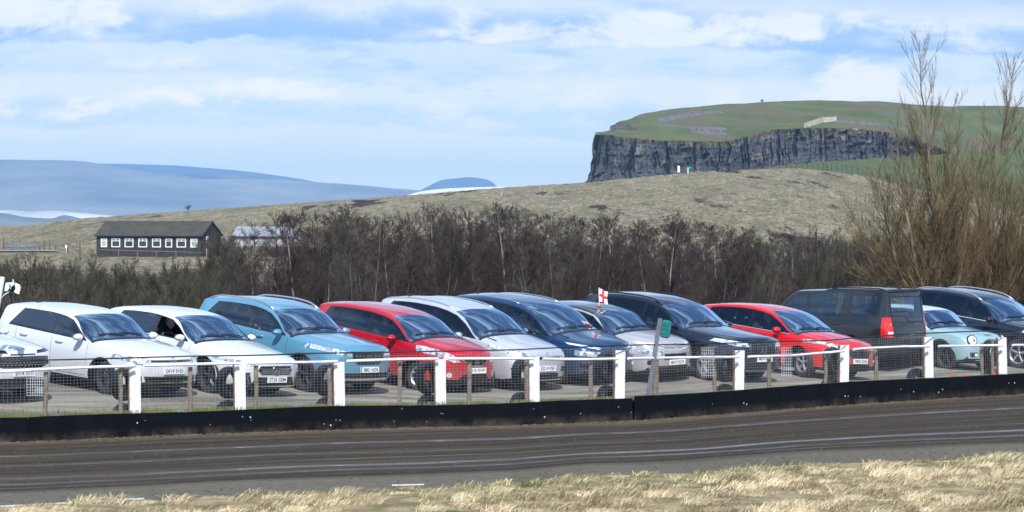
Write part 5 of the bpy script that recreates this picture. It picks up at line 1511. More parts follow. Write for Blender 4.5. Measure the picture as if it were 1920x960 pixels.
# ------------------------------------------------------------------ people
def person_mesh():
    """a seated adult, one continuous skin grown over a skeleton; hips at the origin, facing +x"""
    J = {'pel': (0, 0, .10, .135, .17), 'waist': (-.02, 0, .24, .12, .15), 'chest': (-.06, 0, .42, .125, .17), 'neck0': (-.09, 0, .56, .075, .085), 'neck': (-.085, 0, .62, .056, .056), 'head': (-.065, 0, .70, .07, .07)}
    v = []; e = []; rad = []
    def add(p, r, par=None):
        v.append(p[:3]); rad.append(r if hasattr(r, '__len__') else (r, r))
        if par is not None: e.append((par, len(v)-1))
        return len(v)-1
    a = add((0, 0, .10), (.13, .16)); w = add((-.03, 0, .26), (.11, .15), a); c = add((-.08, 0, .43), (.115, .17), w); n0 = add((-.10, 0, .55), (.07, .08), c); n1 = add((-.09, 0, .62), .052, n0); h0 = add((-.075, 0, .68), .05, n1)
    for s in (-1, 1):
        hp = add((.04, s*.09, .07), .085, a); k = add((.44, s*.12, .13), .062, hp); an = add((.62, s*.11, -.24), .042, k); ft = add((.78, s*.11, -.25), .036, an)
        sh = add((-.09, s*.17, .50), .062, c); el = add((.08, s*.25, .28), .042, sh); wr = add((.32, s*.15, .38), .028, el); pm = add((.37, s*.14, .40), (.030, .018), wr)
    me = bpy.data.meshes.new('p'); me.from_pydata(v, e, [])
    o = bpy.data.objects.new('p', me); COL.objects.link(o)
    sk = o.modifiers.new('s', 'SKIN'); sb = o.modifiers.new('ss', 'SUBSURF'); sb.levels = 1; sb.render_levels = 1
    for i, r in enumerate(rad): me.skin_vertices[0].data[i].radius = r
    me.skin_vertices[0].data[0].use_root = True
    bpy.context.view_layer.update()
    dg = bpy.context.evaluated_depsgraph_get()
    m2 = bpy.data.meshes.new_from_object(o.evaluated_get(dg))
    bpy.data.objects.remove(o); bpy.data.meshes.remove(me)
    body = MB(); body.add([tuple(q.co) for q in m2.vertices], [tuple(f.vertices) for f in m2.polygons])
    bpy.data.meshes.remove(m2)
    # head with a face
    nu, nv = 28, 22; vs = []
    hc = Vector((-.055, 0, .765))
    for i in range(nv+1):
        ph = -PI/2+PI*i/nv
        for k in range(nu):
            th = 2*PI*k/nu
            d = Vector((math.cos(th)*math.cos(ph), math.sin(th)*math.cos(ph), math.sin(ph)))
            p = Vector((d.x*.098, d.y*.076, d.z*.118))
            if d.z < -.1: p.x += .012*(-d.z) if d.x > 0 else .02*(-d.z); p.y *= 1-.28*(-d.z)
            if d.x > .6:
                g = lambda y0, z0, sy, sz: math.exp(-((p.y-y0)/sy)**2-((p.z-z0)/sz)**2)
                p.x += .026*g(0, -.022, .011, .020)-.009*(g(.030, .008, .014, .012)+g(-.030, .008, .014, .012))+.007*g(0, .030, .04, .012)
                p.x += .007*g(0, -.062, .022, .007)-.006*g(0, -.055, .02, .004)+.008*g(0, -.095, .02, .014)
            vs.append(tuple(p+hc))
    body.add(vs, [(i*nu+k, i*nu+(k+1) % nu, (i+1)*nu+(k+1) % nu, (i+1)*nu+k) for i in range(nv) for k in range(nu)])
    for s in (-1, 1): # ears
        body.lathe([(.001, -.006), (.016, -.006), (.02, 0), (.016, .006), (.001, .006)], 10, (-.06, s*.078, .765), 'y')
        # fingers closed round the wheel rim, thumb on top
        for q in range(4):
            l = (.040, .046, .043, .034)[q]; y = s*(.14+(-.026+.017*q)*1)
            body.tube([(.375, y, .402), (.375+l*.8, y, .412), (.375+l*1.05, y, .395), (.375+l*.8, y, .378)], [.0085, .008, .0075, .006], 6)
        body.tube([(.35, s*.112, .40), (.375, s*.100, .412), (.40, s*.098, .408)], [.010, .009, .007], 6)
    me = bpy.data.meshes.new('person'); me.from_pydata(body.v, [], body.f); me.update()
    o = bpy.data.objects.new('t', me); COL.objects.link(o)
    rm = o.modifiers.new('r', 'REMESH'); rm.mode = 'VOXEL'; rm.voxel_size = .0085; rm.use_smooth_shade = True
    bpy.context.view_layer.update(); dg = bpy.context.evaluated_depsgraph_get()
    m3 = bpy.data.meshes.new_from_object(o.evaluated_get(dg)); bpy.data.objects.remove(o)
    m3.name = 'person'
    return m3
PM = None
SKIN = simple('skin', (.55, .30, .21), .55)
def cloth_from(pm):
    # jacket: the torso and arms of the body pushed outwards by a centimetre
    bm = bmesh.new(); bm.from_mesh(pm); bm.normal_update()
    dele = [f for f in bm.faces if not (f.calc_center_median().z < .60 and not (f.calc_center_median().x > .30 and f.calc_center_median().z > .30))]
    bmesh.ops.delete(bm, geom=dele, context='FACES')
    for v in bm.verts: v.co += v.normal*.014
    me = bpy.data.meshes.new('jacket'); bm.to_mesh(me); bm.free(); return me
def hair_from(pm, style):
    bm = bmesh.new(); bm.from_mesh(pm); bm.normal_update()
    def keep(c):
        x, y, z = c.x+.055, c.y, c.z-.765
        if style == 'short': return z > .052 or (x < .015 and z > -.06)
        if style == 'long': return z > .055 or (x < .035 and z > -.20 and (z > -.1 or x < .0))
        return z > -.03 and x < .0 and z < .07 or False     # thin fringe round a bald head
    bmesh.ops.delete(bm, geom=[f for f in bm.faces if not keep(f.calc_center_median()) or f.calc_center_median().z < .57], context='FACES')
    for v in bm.verts: v.co += v.normal*(.012 if style == 'short' else (.02 if style == 'long' else .005))
    me = bpy.data.meshes.new('hair'); bm.to_mesh(me); bm.free(); return me
PARTS = {}
def person(car, where, label, shirt, hair, style='short', scale=1.0, turn=0):
    global PM
    if PM is None:
        PM = person_mesh(); PARTS['j'] = cloth_from(PM)
        for st in ('short', 'long', 'thin'): PARTS[st] = hair_from(PM, st)
    y = {'d': -1, 'p': 1, 'rr': -1, 'rl': 1}[where]*car.W/2*.42; x = car.seatx+.07-(.88 if where[0] == 'r' else 0)
    M = car.root.matrix_basis @ Matrix.Translation((x, y, car.hip-.03)) @ Matrix.Rotation(turn, 4, 'Z') @ Matrix.Scale(scale, 4)
    o = bpy.data.objects.new('person', PM.copy()); COL.objects.link(o); o.data.materials.clear(); o.data.materials.append(SKIN); o.matrix_basis = M
    tag(o, label, 'person')
    for nm, me, m in (('jacket', PARTS['j'], simple('cloth_%s' % nm_of(shirt), shirt, .9)), ('hair', PARTS[style], simple('hair_%s' % nm_of(hair), hair, .8))):
        mc = me.copy(); mc.materials.clear(); mc.materials.append(m); mc.polygons.foreach_set('use_smooth', [True]*len(mc.polygons))
        c = bpy.data.objects.new(nm, mc); COL.objects.link(c); c.parent = o
    return o
def nm_of(c): return '%02x%02x%02x' % tuple(int(v*255) for v in c)

# ------------------------------------------------------------------ cars on the ground
LABELS = {
 'kia': 'white compact SUV cut off by the left edge with a black honeycomb grille',
 'hatch': 'white hatchback with plate DF19 YHD, first whole car from the left',
 'merc': 'white hatchback with a large three-pointed star badge and plate ST20 GEM',
 'suv_blue': 'pale blue SUV with chrome studded grille, silver roof rails and green-banded plate SM21 AOR',
 'note_red': 'dark red people carrier with a V-shaped chrome grille and wide headlamps, third car right of the star-badged hatchback',
 'cmax': 'pale silver people carrier with plate ending 9 FEF, beside the deep blue one',
 'picasso': 'deep blue people carrier with double chevron badge and a thin chrome line across the nose',
 'c3': 'silver hatchback with black roof flying an England flag, behind the leaning grey post',
 'volvo': 'dark navy large SUV with a diagonal bar and ring badge on its grille',
 'focus': 'bright red family hatchback with plate YM15 ZGN and silver five-spoke wheels',
 'discovery': 'dark grey boxy off-road car seen from behind with tall red tail lamps and stepped tailgate',
 'mini': 'small ice blue hatchback with big round headlamps and pale roof',
 'suv_right': 'blue-black large SUV with silver roof rails running off the right edge of the photo'}
CATS = {'kia': 'SUV', 'suv_blue': 'SUV', 'volvo': 'SUV', 'suv_right': 'SUV', 'discovery': 'off-road car'}
LABELS['note_red'] = 'dark red people carrier with V-shaped chrome grille, right of the pale blue SUV'
CAR = {}
def place_cars():
    G = globals()
    for nm, px, py, s, yaw in CARS:
        c = G[nm](); a = math.radians(yaw); D = F/s
        p = at(px, py, D); f2 = Vector((math.cos(a), -math.sin(a), 0)); l2 = Vector((math.sin(a), math.cos(a), 0))
        o2 = Vector((p.x, p.y, 0))+l2*(c.W/2-.03)
        def h(v): return gz(v.x, v.y)
        zf = (h(o2+l2*.75)+h(o2-l2*.75))/2; rr = o2-f2*c.wb; zr = (h(rr+l2*.75)+h(rr-l2*.75))/2
        F3 = Vector((f2.x*c.wb, f2.y*c.wb, zf-zr)).normalized()
        L3 = Vector((l2.x*1.5, l2.y*1.5, (h(o2+l2*.75)-h(o2-l2*.75)+h(rr+l2*.75)-h(rr-l2*.75))/2)).normalized()
        U = F3.cross(L3).normalized(); L3 = U.cross(F3)
        M = Matrix(((F3.x, L3.x, U.x, o2.x), (F3.y, L3.y, U.y, o2.y), (F3.z, L3.z, U.z, zf-.012), (0, 0, 0, 1)))
        c.root.matrix_basis = M
        tag(c.root, LABELS[nm], CATS.get(nm, 'car'), 'cars parked nose-in behind the track fence')
        CAR[nm] = c
    # the one parked the other way round
    c = discovery(); s = 80.8; a = math.radians(180-37)
    f2 = Vector((math.cos(a), math.sin(a), 0)); l2 = Vector((-math.sin(a), math.cos(a), 0))
    p = at(1664, 700, F/s)      # near rear corner
    o2 = Vector((p.x, p.y, 0))-l2*(c.W/2-.03)+f2*(c.L-c.fo-.05)
    z = lambda v: gz(v.x, v.y)
    r0 = o2-f2*c.wb; F3 = Vector((f2.x*c.wb, f2.y*c.wb, z(o2)-z(r0))).normalized(); L3 = Vector((l2.x, l2.y, 0)); U = F3.cross(L3).normalized(); L3 = U.cross(F3)
    c.root.matrix_basis = Matrix(((F3.x, L3.x, U.x, o2.x), (F3.y, L3.y, U.y, o2.y), (F3.z, L3.z, U.z, z(o2)-.012), (0, 0, 0, 1)))
    tag(c.root, LABELS['discovery'], CATS['discovery'], 'cars parked nose-in behind the track fence'); CAR['discovery'] = c
    del c.root['group']
    rr = (.02, .02, .022)
    person(CAR['hatch'], 'd', 'person in grey top at the wheel of the first whole white hatchback', (.28, .28, .30), (.30, .26, .22), 'short')
    person(CAR['merc'], 'd', 'person with short fair hair seen through the open window of the star-badged hatchback', (.20, .20, .22), (.35, .26, .16), 'short')
    person(CAR['suv_blue'], 'd', 'dark-haired person in a white top looking down at the wheel of the pale blue SUV', (.7, .68, .68), (.03, .02, .015), 'short', turn=-.3)
    person(CAR['suv_blue'], 'rr', 'person in dark top on the rear seat of the pale blue SUV', (.06, .05, .07), (.08, .05, .03), 'long')
    person(CAR['suv_blue'], 'p', 'person in a pink top in the front passenger seat of the pale blue SUV', (.75, .22, .32), (.16, .09, .05), 'long')
    person(CAR['note_red'], 'd', 'person in dark clothes at the wheel of the dark red people carrier', (.05, .06, .09), (.12, .09, .07), 'short')
    person(CAR['picasso'], 'd', 'person with short brown hair at the wheel of the deep blue people carrier', (.12, .12, .14), (.10, .07, .05), 'short')
    person(CAR['c3'], 'd', 'grey-haired person at the wheel of the silver car with the England flag', (.25, .22, .2), (.45, .43, .40), 'short')
    person(CAR['volvo'], 'd', 'person with brown hair leaning behind the mirror of the navy SUV', (.10, .09, .09), (.16, .10, .06), 'long')
    person(CAR['focus'], 'd', 'bald person in a blue shirt at the wheel of the bright red hatchback', (.10, .16, .32), (.40, .38, .36), 'thin')
    person(CAR['suv_right'], 'd', 'grey-haired person at the wheel of the blue-black SUV by the right edge', (.10, .12, .2), (.5, .48, .45), 'short')
    # things lying behind glass
    def incar(car, x, y, z): return car.root.matrix_basis @ Vector((x, y, z))
    c = CAR['volvo']; mb = MB(); cm = simple('pink_card', (.75, .22, .26), .7)
    mb.add([(0, -.22, 0), (0, .16, 0), (-.06, .0, .20), (-.015, -.22, 0), (-.015, .16, 0), (-.075, 0, .20)], [(0, 1, 2), (3, 5, 4), (0, 3, 4, 1), (1, 4, 5, 2), (0, 2, 5, 3)])
    o = mb.build('folded_card', cm); o.matrix_basis = c.root.matrix_basis @ Matrix.Translation((c.fo-c.cowl-.22, .1, Pchip(c.top)(c.cowl)-.045)); tag(o, 'pink folded paper standing on the dashboard of the navy SUV', 'paper')
    c = CAR['discovery']; fur = simple('dog_bed_fleece', (.62, .60, .56), .95, bump=.8, bscale=30)
    mb = MB(); nu = 16
    for (cy, sz) in ((.30, .30),):
        vs = []
        for i in range(9):
            ph = -PI/2+PI*i/8
            for k in range(nu):
                th = 2*PI*k/nu; q = 1+.12*mnoise.noise(Vector((k*.7, i*.9, 2)))
                vs.append((.24*math.cos(th)*math.cos(ph)*q, sz*math.sin(th)*math.cos(ph)*q, .13*math.sin(ph)*q))
        mb.add(vs, [(i*nu+k, i*nu+(k+1) % nu, (i+1)*nu+(k+1) % nu, (i+1)*nu+k) for i in range(8) for k in range(nu)])
    o = mb.build('fleece_blanket', fur, None, True); o.matrix_basis = c.root.matrix_basis @ Matrix.Translation((c.fo-c.L+.45, .30, 1.26)); tag(o, 'rolled pale fleece blanket on the parcel shelf behind the rear window of the off-road car', 'blanket')
    c = CAR['discovery']; mb = MB(); mb.box((c.fo-c.L+.55, 0, 1.10), (.62, 1.5, .04)); mb.build('parcel_shelf', DASH, c.root)

def flag():
    c = CAR['c3']; M = c.root.matrix_basis
    T = Pchip(c.top)
    D = (M @ Vector((-1, .0, 1.4))).y
    base = at(1123.5, 573, D); top = at(1123, 539, D)
    h = c.bvh
    root = empty('flag', base); tag(root, 'small England flag, red cross on white, flying from the roof of the silver car', 'flag')
    mb = MB(); mb.tube([(0, 0, -.02), (top-base)+Vector((0, 0, .0))], .007, 6); mb.build('pole', simple('white_plastic', (.8, .8, .8), .4), root)
    mb = MB(); mb.box((0.0, 0, -.005), (.09, .04, .02)); mb.build('window_clip', simple('red_plastic', (.6, .03, .03), .4), root)
    W, H = .185, .27
    nu, nv = 16, 18; w = MB(); r = MB()
    def P(u, v, e=0):
        x = u*W; z = v*H
        return (x*1.0-.012*math.sin(v*3), .035*math.sin(u*7+v*2)*u+e, (top.z-base.z)-.30*1.0+z-.055*u+.012*math.sin(u*6))
    vs = [P(i/nu, j/nv) for j in range(nv+1) for i in range(nu+1)]
    fw = []; fr = []
    for j in range(nv):
        for i in range(nu):
            q = (j*(nu+1)+i, j*(nu+1)+i+1, (j+1)*(nu+1)+i+1, (j+1)*(nu+1)+i)
            (fr if abs((i+.5)/nu-.5) < .12 or abs((j+.5)/nv-.5) < .09 else fw).append(q)
    mb = MB(); mb.add(vs, fw, 0); mb.add(vs, fr, 1)
    cl = mb.build('cloth', [simple('flag_white', (.85, .85, .85), .8), simple('flag_red', (.70, .02, .03), .8)], root, False)
    md = cl.modifiers.new('th', 'SOLIDIFY'); md.thickness = .002

# ------------------------------------------------------------------ fence line
WPOST = [(260, 686, 777), (456, 683, 768), (640, 679, 763), (830, 674, 760), (1008, 669, 756), (1167, 657, 747), (1393, 657, 731), (1590, 647, 717), (1750, 632, 708), (1888, 633, 702)]
STAKE = [(90, 697), (232, 690), (362, 688), (486, 685), (625, 680), (753, 677), (881, 678), (994, 668), (1115, 678), (1235, 675), (1348, 673), (1448, 672), (1555, 666), (1651, 655), (1850, 651), (1868, 636)]
RAIL = [(-300, 700), (0, 697), (130, 690), (250, 686), (400, 682), (600, 679), (760, 673), (960, 672), (1100, 674), (1240, 671), (1400, 669), (1480, 667), (1565, 660), (1610, 654), (1690, 650), (1760, 649), (1920, 647), (2300, 640)]
CABLE = [(-300, 684), (0, 677), (170, 673), (340, 668), (480, 666), (600, 662), (740, 660), (960, 656), (1040, 652), (1180, 647), (1300, 645), (1450, 641), (1550, 638), (1620, 632), (1700, 626), (1800, 622), (1920, 618), (2300, 610)]
def fz(y, p): return CZ-(y-HY)/F*p.y
def onf(px, u=0):
    p, d = fence_at(px); n = Vector((-d.y, d.x)); q = p+n*u
    return q, d, n
def top_z(px):   # top edge of the black boards
    return .445+.012*math.sin(px*.013)+(.045 if px > 1187 else 0)
def fences():
    bm_, nt, b = new_mat('black_belting'); 
    v = node_map(nt, (1, 1, 1)); n = node_noise(nt, v, 2.0, 7, .75); n2 = node_noise(nt, v, 14, 5, .7)
    geo = nt.nodes.new('ShaderNodeNewGeometry'); sep = nt.nodes.new('ShaderNodeSeparateXYZ'); nt.links.new(geo.outputs['Position'], sep.inputs[0])
    dust = node_math(nt, 'MULTIPLY', node_range(nt, sep.outputs[2], .20, .0, 0, 1), node_range(nt, n, .38, .62))
    c = node_mix(nt, node_range(nt, n, .5, .75, 0, .6), (.0015, .002, .004), (.010, .013, .020))
    c = node_mix(nt, node_math(nt, 'MULTIPLY', dust, .55), c, (.12, .10, .075))
    c = node_mix(nt, node_range(nt, n2, .71, .76), c, (.25, .27, .30))
    nt.links.new(c, b.inputs['Base Color']); b.inputs['Roughness'].default_value = .8; b.inputs['Specular IOR Level'].default_value = .12; node_bump(nt, b, n, .5, .05)
    # boards
    segs = [(-620, 52, 'short end of black rubber board at the far left, before the left seam'), (54, 1186, 'long black rubber board from the left seam to the leaning grey post'), (1188, 2500, 'long black rubber board right of the seam by the leaning grey post')]
    boltm = simple('bolt_head', (.85, .87, .9), .4)
    r = random.Random(8)
    bolts = []
    for i, (a, c_, lb) in enumerate(segs):
        root = empty('barrier_board', (*onf((a+c_)/2)[0], 0)); O = root.location; tag(root, lb, 'barrier', 'black boards along the track')
        mb = MB(); cols = []; x = a
        while x < c_: cols.append(x); x += 14
        cols.append(c_)
        V = []
        for px in cols:
            q, d, n_ = onf(px, (-.0 if i < 2 else -.035)+.012*mnoise.noise(Vector((px*.02, 1, 0)))); t = top_z(px)+.008*mnoise.noise(Vector((px*.05, 5, 0)))
            bt = -.03
            for (u, z) in ((0, bt), (.0, t*.33), (-.006*0, t*.66), (0, t), (.02, t), (.02, bt)):
                wv = .012*mnoise.noise(Vector((px*.03, z*4, 2)))
                V.append((q.x+n_.x*(u+wv)-O.x, q.y+n_.y*(u+wv)-O.y, z))
        F_ = [(k*6+j, (k+1)*6+j, (k+1)*6+(j+1) % 6, k*6+(j+1) % 6) for k in range(len(cols)-1) for j in range(6)]+[(0, 1, 2, 3, 4, 5), tuple((len(cols)-1)*6+j for j in range(6))[::-1]]
        mb.add(V, F_); mb.build('board', bm_, root, True, 40)
        # bolt heads, thickest by the posts
        mm = []
        for (wx, _, _) in WPOST:
            for k in range(2):
                mm.append((wx+r.uniform(-12, 16), r.uniform(.15, .33)))
        for k in range(8): mm.append((r.uniform(a, c_), r.uniform(.08, .42)))
        for px, z in mm:
            if not (max(a, -50) < px < min(c_, 1960)): continue
            q, d, n_ = onf(px, -.02 if i < 2 else -.055); mb = MB(); rr = r.choice([.006, .008, .013]); rot = Matrix.Rotation(math.atan2(d.y, d.x), 3, 'Z')
            prof = [(rr, .0), (rr*.9, -.007), (.001, -.010)]
            mb.lathe(prof, 8, (0, 0, 0)); mb.v = [tuple(rot @ Vector(p)+Vector((q.x-O.x, q.y-O.y, z))) for p in mb.v]
            mb.build('bolt', boltm, root)
    # posts
    pw, nt, b = new_mat('white_post_paint')
    n = node_noise(nt, node_map(nt, (1, 1, .3)), 9, 6, .7); g = nt.nodes.new('ShaderNodeNewGeometry')
    c = node_mix(nt, node_range(nt, n, .58, .70), (.80, .82, .86), (.42, .38, .32)); nt.links.new(c, b.inputs['Base Color']); b.inputs['Roughness'].default_value = .6
    side = simple('bare_timber', (.26, .15, .09), .85, var=.3, vscale=8); stk = simple('stake_timber', (.20, .165, .125), .9, var=.45, vscale=14, bump=.6, bscale=30)
    names = ['first', 'second', 'third', 'fourth', 'fifth', 'sixth', 'seventh', 'eighth', 'ninth', 'tenth']
    beside = ['before the first whole white hatchback', 'in front of the star-badged white hatchback', 'in front of the pale blue SUV', 'in front of the dark red people carrier', 'in front of the silver people carrier', 'in front of the deep blue people carrier', 'in front of the navy SUV', 'in front of the bright red hatchback', 'below the off-road car tail lamp', 'at the nose of the ice blue car']
    for i, (px, ty, by) in enumerate(WPOST):
        q, d, n_ = onf(px, .13); zt = fz(ty, q); ang = math.atan2(d.y, d.x); lean = r.uniform(-.03, .02)
        ang = .30+.12*(ang-.5); root = empty('white_post', (q.x, q.y, 0), ang); root.rotation_euler = (r.uniform(-.015, .015), lean, ang)
        tag(root, 'white painted timber post %s' % beside[i], 'post', 'white fence posts')
        mb = MB(); mb.box((0, .012, zt/2), (.205, .10, zt)); mb.build('timber', side, root)
        mb = MB(); mb.box((.008, -.048, zt/2+.1+.002), (.200, .016, zt-.2)); mb.build('painted_face', pw, root)
        # tyres hung behind it
        for k in (0, 1):
            R = .305+r.uniform(-.008, .008); zc = zt-.045-R-k*(2*R+.02)+(.0 if k == 0 else 0)
            if i == 9 and k == 1: pass
            tp = Vector((q.x, q.y+.22))+Vector((-.225+r.uniform(-.02, .02), 0))
            w = .10; rr = R*.62
            mb = MB(); mb.lathe([(rr, -w*.75), (rr+.02, -w*.95), (R*.86, -w), (R*.96, -w*.85), (R, -w*.5), (R, w*.5), (R*.96, w*.85), (R*.86, w), (rr+.02, w*.95), (rr, w*.75), (rr+.03, w*.6), (R-.03, w*.5), (R-.03, -w*.5), (rr+.03, -w*.6)], 36, close=True)
            o = mb.build('tyre', TYR2, None, True, 40); o.location = (tp.x, tp.y, zc); o.rotation_euler = (r.uniform(-.06, .06), 0, .98+r.uniform(-.10, .10))
            tag(o, ('upper' if k == 0 else 'lower')+' black tyre behind the white post '+beside[i], 'tyre', 'old tyres behind the white posts')
    sl = ['between the white SUV and the first whole hatchback', 'just left of the white post before the first whole hatchback', 'right of the DF19 YHD plate', 'left of the ST20 GEM plate', 'just left of the white post before the pale blue SUV', 'between the pale blue SUV and the dark red car', 'beside the plate of the dark red car', 'just left of the white post before the silver people carrier', 'in front of the deep blue nose', 'beside the foot of the leaning grey post', 'in front of the navy SUV front wheel', 'between the navy SUV and the bright red car', 'left of the white post before the bright red car', 'below the off-road car', 'in front of the ice blue nose', 'just left of the rightmost white post']
    for i, (px, ty) in enumerate(STAKE):
        q, d, n_ = onf(px, .10); zt = fz(ty, q); ang = math.atan2(d.y, d.x); rad = .042 if px != 1235 else .065
        mb = MB(); pts = [(r.uniform(-.012, .012), r.uniform(-.01, .01), zt*k/7) for k in range(8)]
        mb.tube(pts, [rad*r.uniform(.9, 1.08) for _ in pts], 9)
        o = mb.build('wooden_stake', stk, None, True, 50); o.location = (q.x, q.y, 0); o.rotation_euler = (r.uniform(-.03, .03), r.uniform(-.03, .03), ang)
        tag(o, 'weathered grey-brown wooden stake '+sl[i], 'stake', 'wooden stakes along the mesh fence')
    # wire mesh with the cable along its top
    root = empty('wire_mesh_fence', (0, 76, 0)); tag(root, 'long run of grey welded wire mesh with a black cable along its top edge', 'fence')
    gal = simple('galvanised_wire', (.30, .32, .36), .5, metal=.1)
    TW = Twigs(); rad = .0015
    def cab(px): q, d, n_ = onf(px, -.03); return fz(interp(CABLE, px), q)
    samples = []
    x = -420
    while x < 2300: samples.append(x); x += 1.0
    pts = []; acc = 0; prev = None
    for px in samples:
        q, d, n_ = onf(px, -.030+.012*mnoise.noise(Vector((px*.02, 0, 9))))
        if prev is None: pts.append((px, q)); prev = q
        else:
            acc += (q-prev).length; prev = q
            if acc >= .0745: pts.append((px, q)); acc -= .0745
    O = Vector((0, 76, 0))
    jit = lambda k, s: .006*mnoise.noise(Vector((k*.13, s, 3)))
    for k, (px, q) in enumerate(pts):
        z1 = cab(px); jx = jit(k, 1)
        TW.add((q.x+jx-O.x, q.y-O.y, top_z(px)), (q.x-jx-O.x, q.y-O.y, z1), rad, rad)
    zz = .50
    lv = []
    while zz < 1.5: lv.append(zz); zz += .052
    for L_, z in enumerate(lv):
        for k in range(0, len(pts)-4, 4):
            (pa, a), (pb, b2) = pts[k], pts[k+4]
            sag = .012*mnoise.noise(Vector((k*.02, L_*.2, 7)))
            za = z+sag; zb = z+.012*mnoise.noise(Vector(((k+4)*.02, L_*.2, 7)))
            if za > cab(pa)+.005: continue
            TW.add((a.x-O.x, a.y-O.y, za), (b2.x-O.x, b2.y-O.y, zb), rad*1.15, rad*1.15)
    TW.build('wire_mesh', gal, root)
    # patches where a second piece of mesh is folded over (brighter)
    T2 = Twigs(); br = simple('bright_wire', (.75, .77, .8), .4, metal=.2)
    for (x0, x1, y0, y1) in ((50, 78, 700, 742), (1312, 1336, 652, 708), (1462, 1482, 652, 706)):
        px = x0
        while px <= x1:
            q, d, n_ = onf(px, -.05); T2.add((q.x-O.x, q.y-O.y, fz(y1, q)), (q.x-O.x, q.y-O.y, fz(y0, q)), .004, .004); px += 4.2
        yy = y0
        while yy <= y1:
            a, _, _ = onf(x0, -.05); b2, _, _ = onf(x1, -.05); T2.add((a.x-O.x, a.y-O.y, fz(yy, a)), (b2.x-O.x, b2.y-O.y, fz(yy, b2)), .004, .004); yy += 5.2
    T2.build('mesh_patch', br, root)
    mb = MB(); cp = []
    for px in range(-420, 2300, 12):
        q, d, n_ = onf(px, -.035); cp.append((q.x-O.x, q.y-O.y, cab(px)+.004*mnoise.noise(Vector((px*.03, 4, 4)))))
    mb.tube(cp, .0135, 6); mb.build('top_cable', simple('black_cable', (.012, .014, .02), .5), root, True)
    # white rail behind the mesh
    rw = simple('white_rail_paint', (.80, .82, .86), .5, var=.12, vscale=6)
    k0 = [-420]+[w[0] for w in WPOST]+[2300]
    rl = ['left of the first white post', 'between the first and second white posts', 'between the second and third white posts', 'between the third and fourth white posts', 'between the fourth and fifth white posts', 'between the fifth and sixth white posts', 'between the sixth and seventh white posts', 'between the seventh and eighth white posts', 'between the eighth and ninth white posts', 'between the ninth and tenth white posts', 'right of the last white post']
    for i, (a, c_) in enumerate(zip(k0, k0[1:])):
        mb = MB(); P = []
        n = max(4, int((c_-a-10)/25))
        for k in range(n+1):
            px = a+10+(c_-18-a)*k/n; q, d, n_ = onf(px, -.004); P.append(Vector((q.x, q.y, fz(interp(RAIL, px), q)+.004*mnoise.noise(Vector((px*.05, 8, 1))))))
        c0 = P[len(P)//2]
        mb.tube([p-c0 for p in P], .027, 8); o = mb.build('white_rail', rw, None, True, 50); o.location = c0
        tag(o, 'white painted horizontal rail of the mesh fence '+rl[i], 'rail', 'white rails of the mesh fence')
    # red ties low on the mesh
    rd = simple('red_tie', (.8, .05, .08), .5)
    for i, px in enumerate((1782, 1806, 1861)):
        q, d, n_ = onf(px, -.06); z = fz(704-(i == 2)*3, q); mb = MB(); mb.lathe([(.001, -.012), (.022, -.01), (.028, 0), (.02, .012), (.001, .014)], 8, (0, 0, 0)); mb.tube([(0, 0, 0), (.02, 0, .05), (-.01, 0, .07)], .006, 5)
        o = mb.build('red_tie', rd); o.location = (q.x, q.y, z); tag(o, ['left of the two red ties low on the mesh before the ice blue car', 'right of the two red ties low on the mesh before the ice blue car', 'red tie low on the mesh beside the lower tyre at the rightmost white post'][i], 'tie')
    # leaning grey post with its green box
    q, d, n_ = onf(1221, .11); b0 = Vector((q.x, q.y, .3)); t0 = at(1238, 597, q.y)
    root = empty('leaning_post', b0); tag(root, 'leaning grey metal post carrying a green signal box above the track fence', 'post')
    gm = simple('grey_post_paint', (.12, .135, .16), .55, var=.2, vscale=5)
    v = t0-b0; mb = MB(); ax = Matrix.Rotation(math.atan2(v.x, v.z), 3, 'Y'); L_ = v.length
    mb.box(v/2, (.085, .085, L_), ax); mb.build('post_shaft', gm, root)
    mb = MB(); mb.box(ax @ Vector((-.048, 0, L_-.22)), (.012, .04, .035)); mb.box(ax @ Vector((-.048, 0, L_-.36)), (.012, .04, .035)); mb.build('bracket', simple('rust', (.16, .05, .04), .9), root)
    gx = simple('green_box_paint', (.008, .15, .15), .45, var=.15, vscale=8); gd = simple('green_box_lens', (.01, .14, .15), .25)
    mb = MB()
    # rounded case
    outl = []
    for (cx, cz, a0) in ((.045, .12, 0), (-.045, .12, 90), (-.045, -.12, 180), (.045, -.12, 270)):
        for k in range(5):
            t = math.radians(a0+k*22.5); outl.append((cx+.05*math.cos(t), cz+.05*math.sin(t)*1.1))
    m = len(outl); c0 = ax @ Vector((.14, 0, L_-.19)); vs = []
    for (y, s_) in ((-.09, .86), (-.075, .97), (-.06, 1.0), (.05, 1.0), (.075, .9)):
        for (x, z) in outl: vs.append(c0+ax @ Vector((x*s_, y, z*s_)))
    mb.add(vs, [(i*m+k, (i+1)*m+k, (i+1)*m+(k+1) % m, i*m+(k+1) % m) for i in range(4) for k in range(m)]+[tuple(range(m)), tuple(range(4*m, 5*m))[::-1]])
    bx = mb.build('signal_box', gx, root, True, 35)
    for z in (.095, .015, -.085):
        mb = MB(); mb.box(c0+ax @ Vector((-.012, -.094, z)), (.115, .012, .055 if z > -.05 else .035), ax); mb.build('box_rib', gd, bx)
    # sound horn pair on the pole cut off by the left edge
    D = 71.0; b0 = at(-48, 840, D); t0 = at(5, 519, D); root = empty('horn_pole', b0); tag(root, 'pale blue-white pole at the left edge carrying a white twin floodlight and dangling white cable', 'pole')
    v = t0-b0; mb = MB(); mb.tube([(0, 0, 0), v], .042, 10); mb.build('pole', simple('pole_pale', (.62, .70, .82), .45), root)
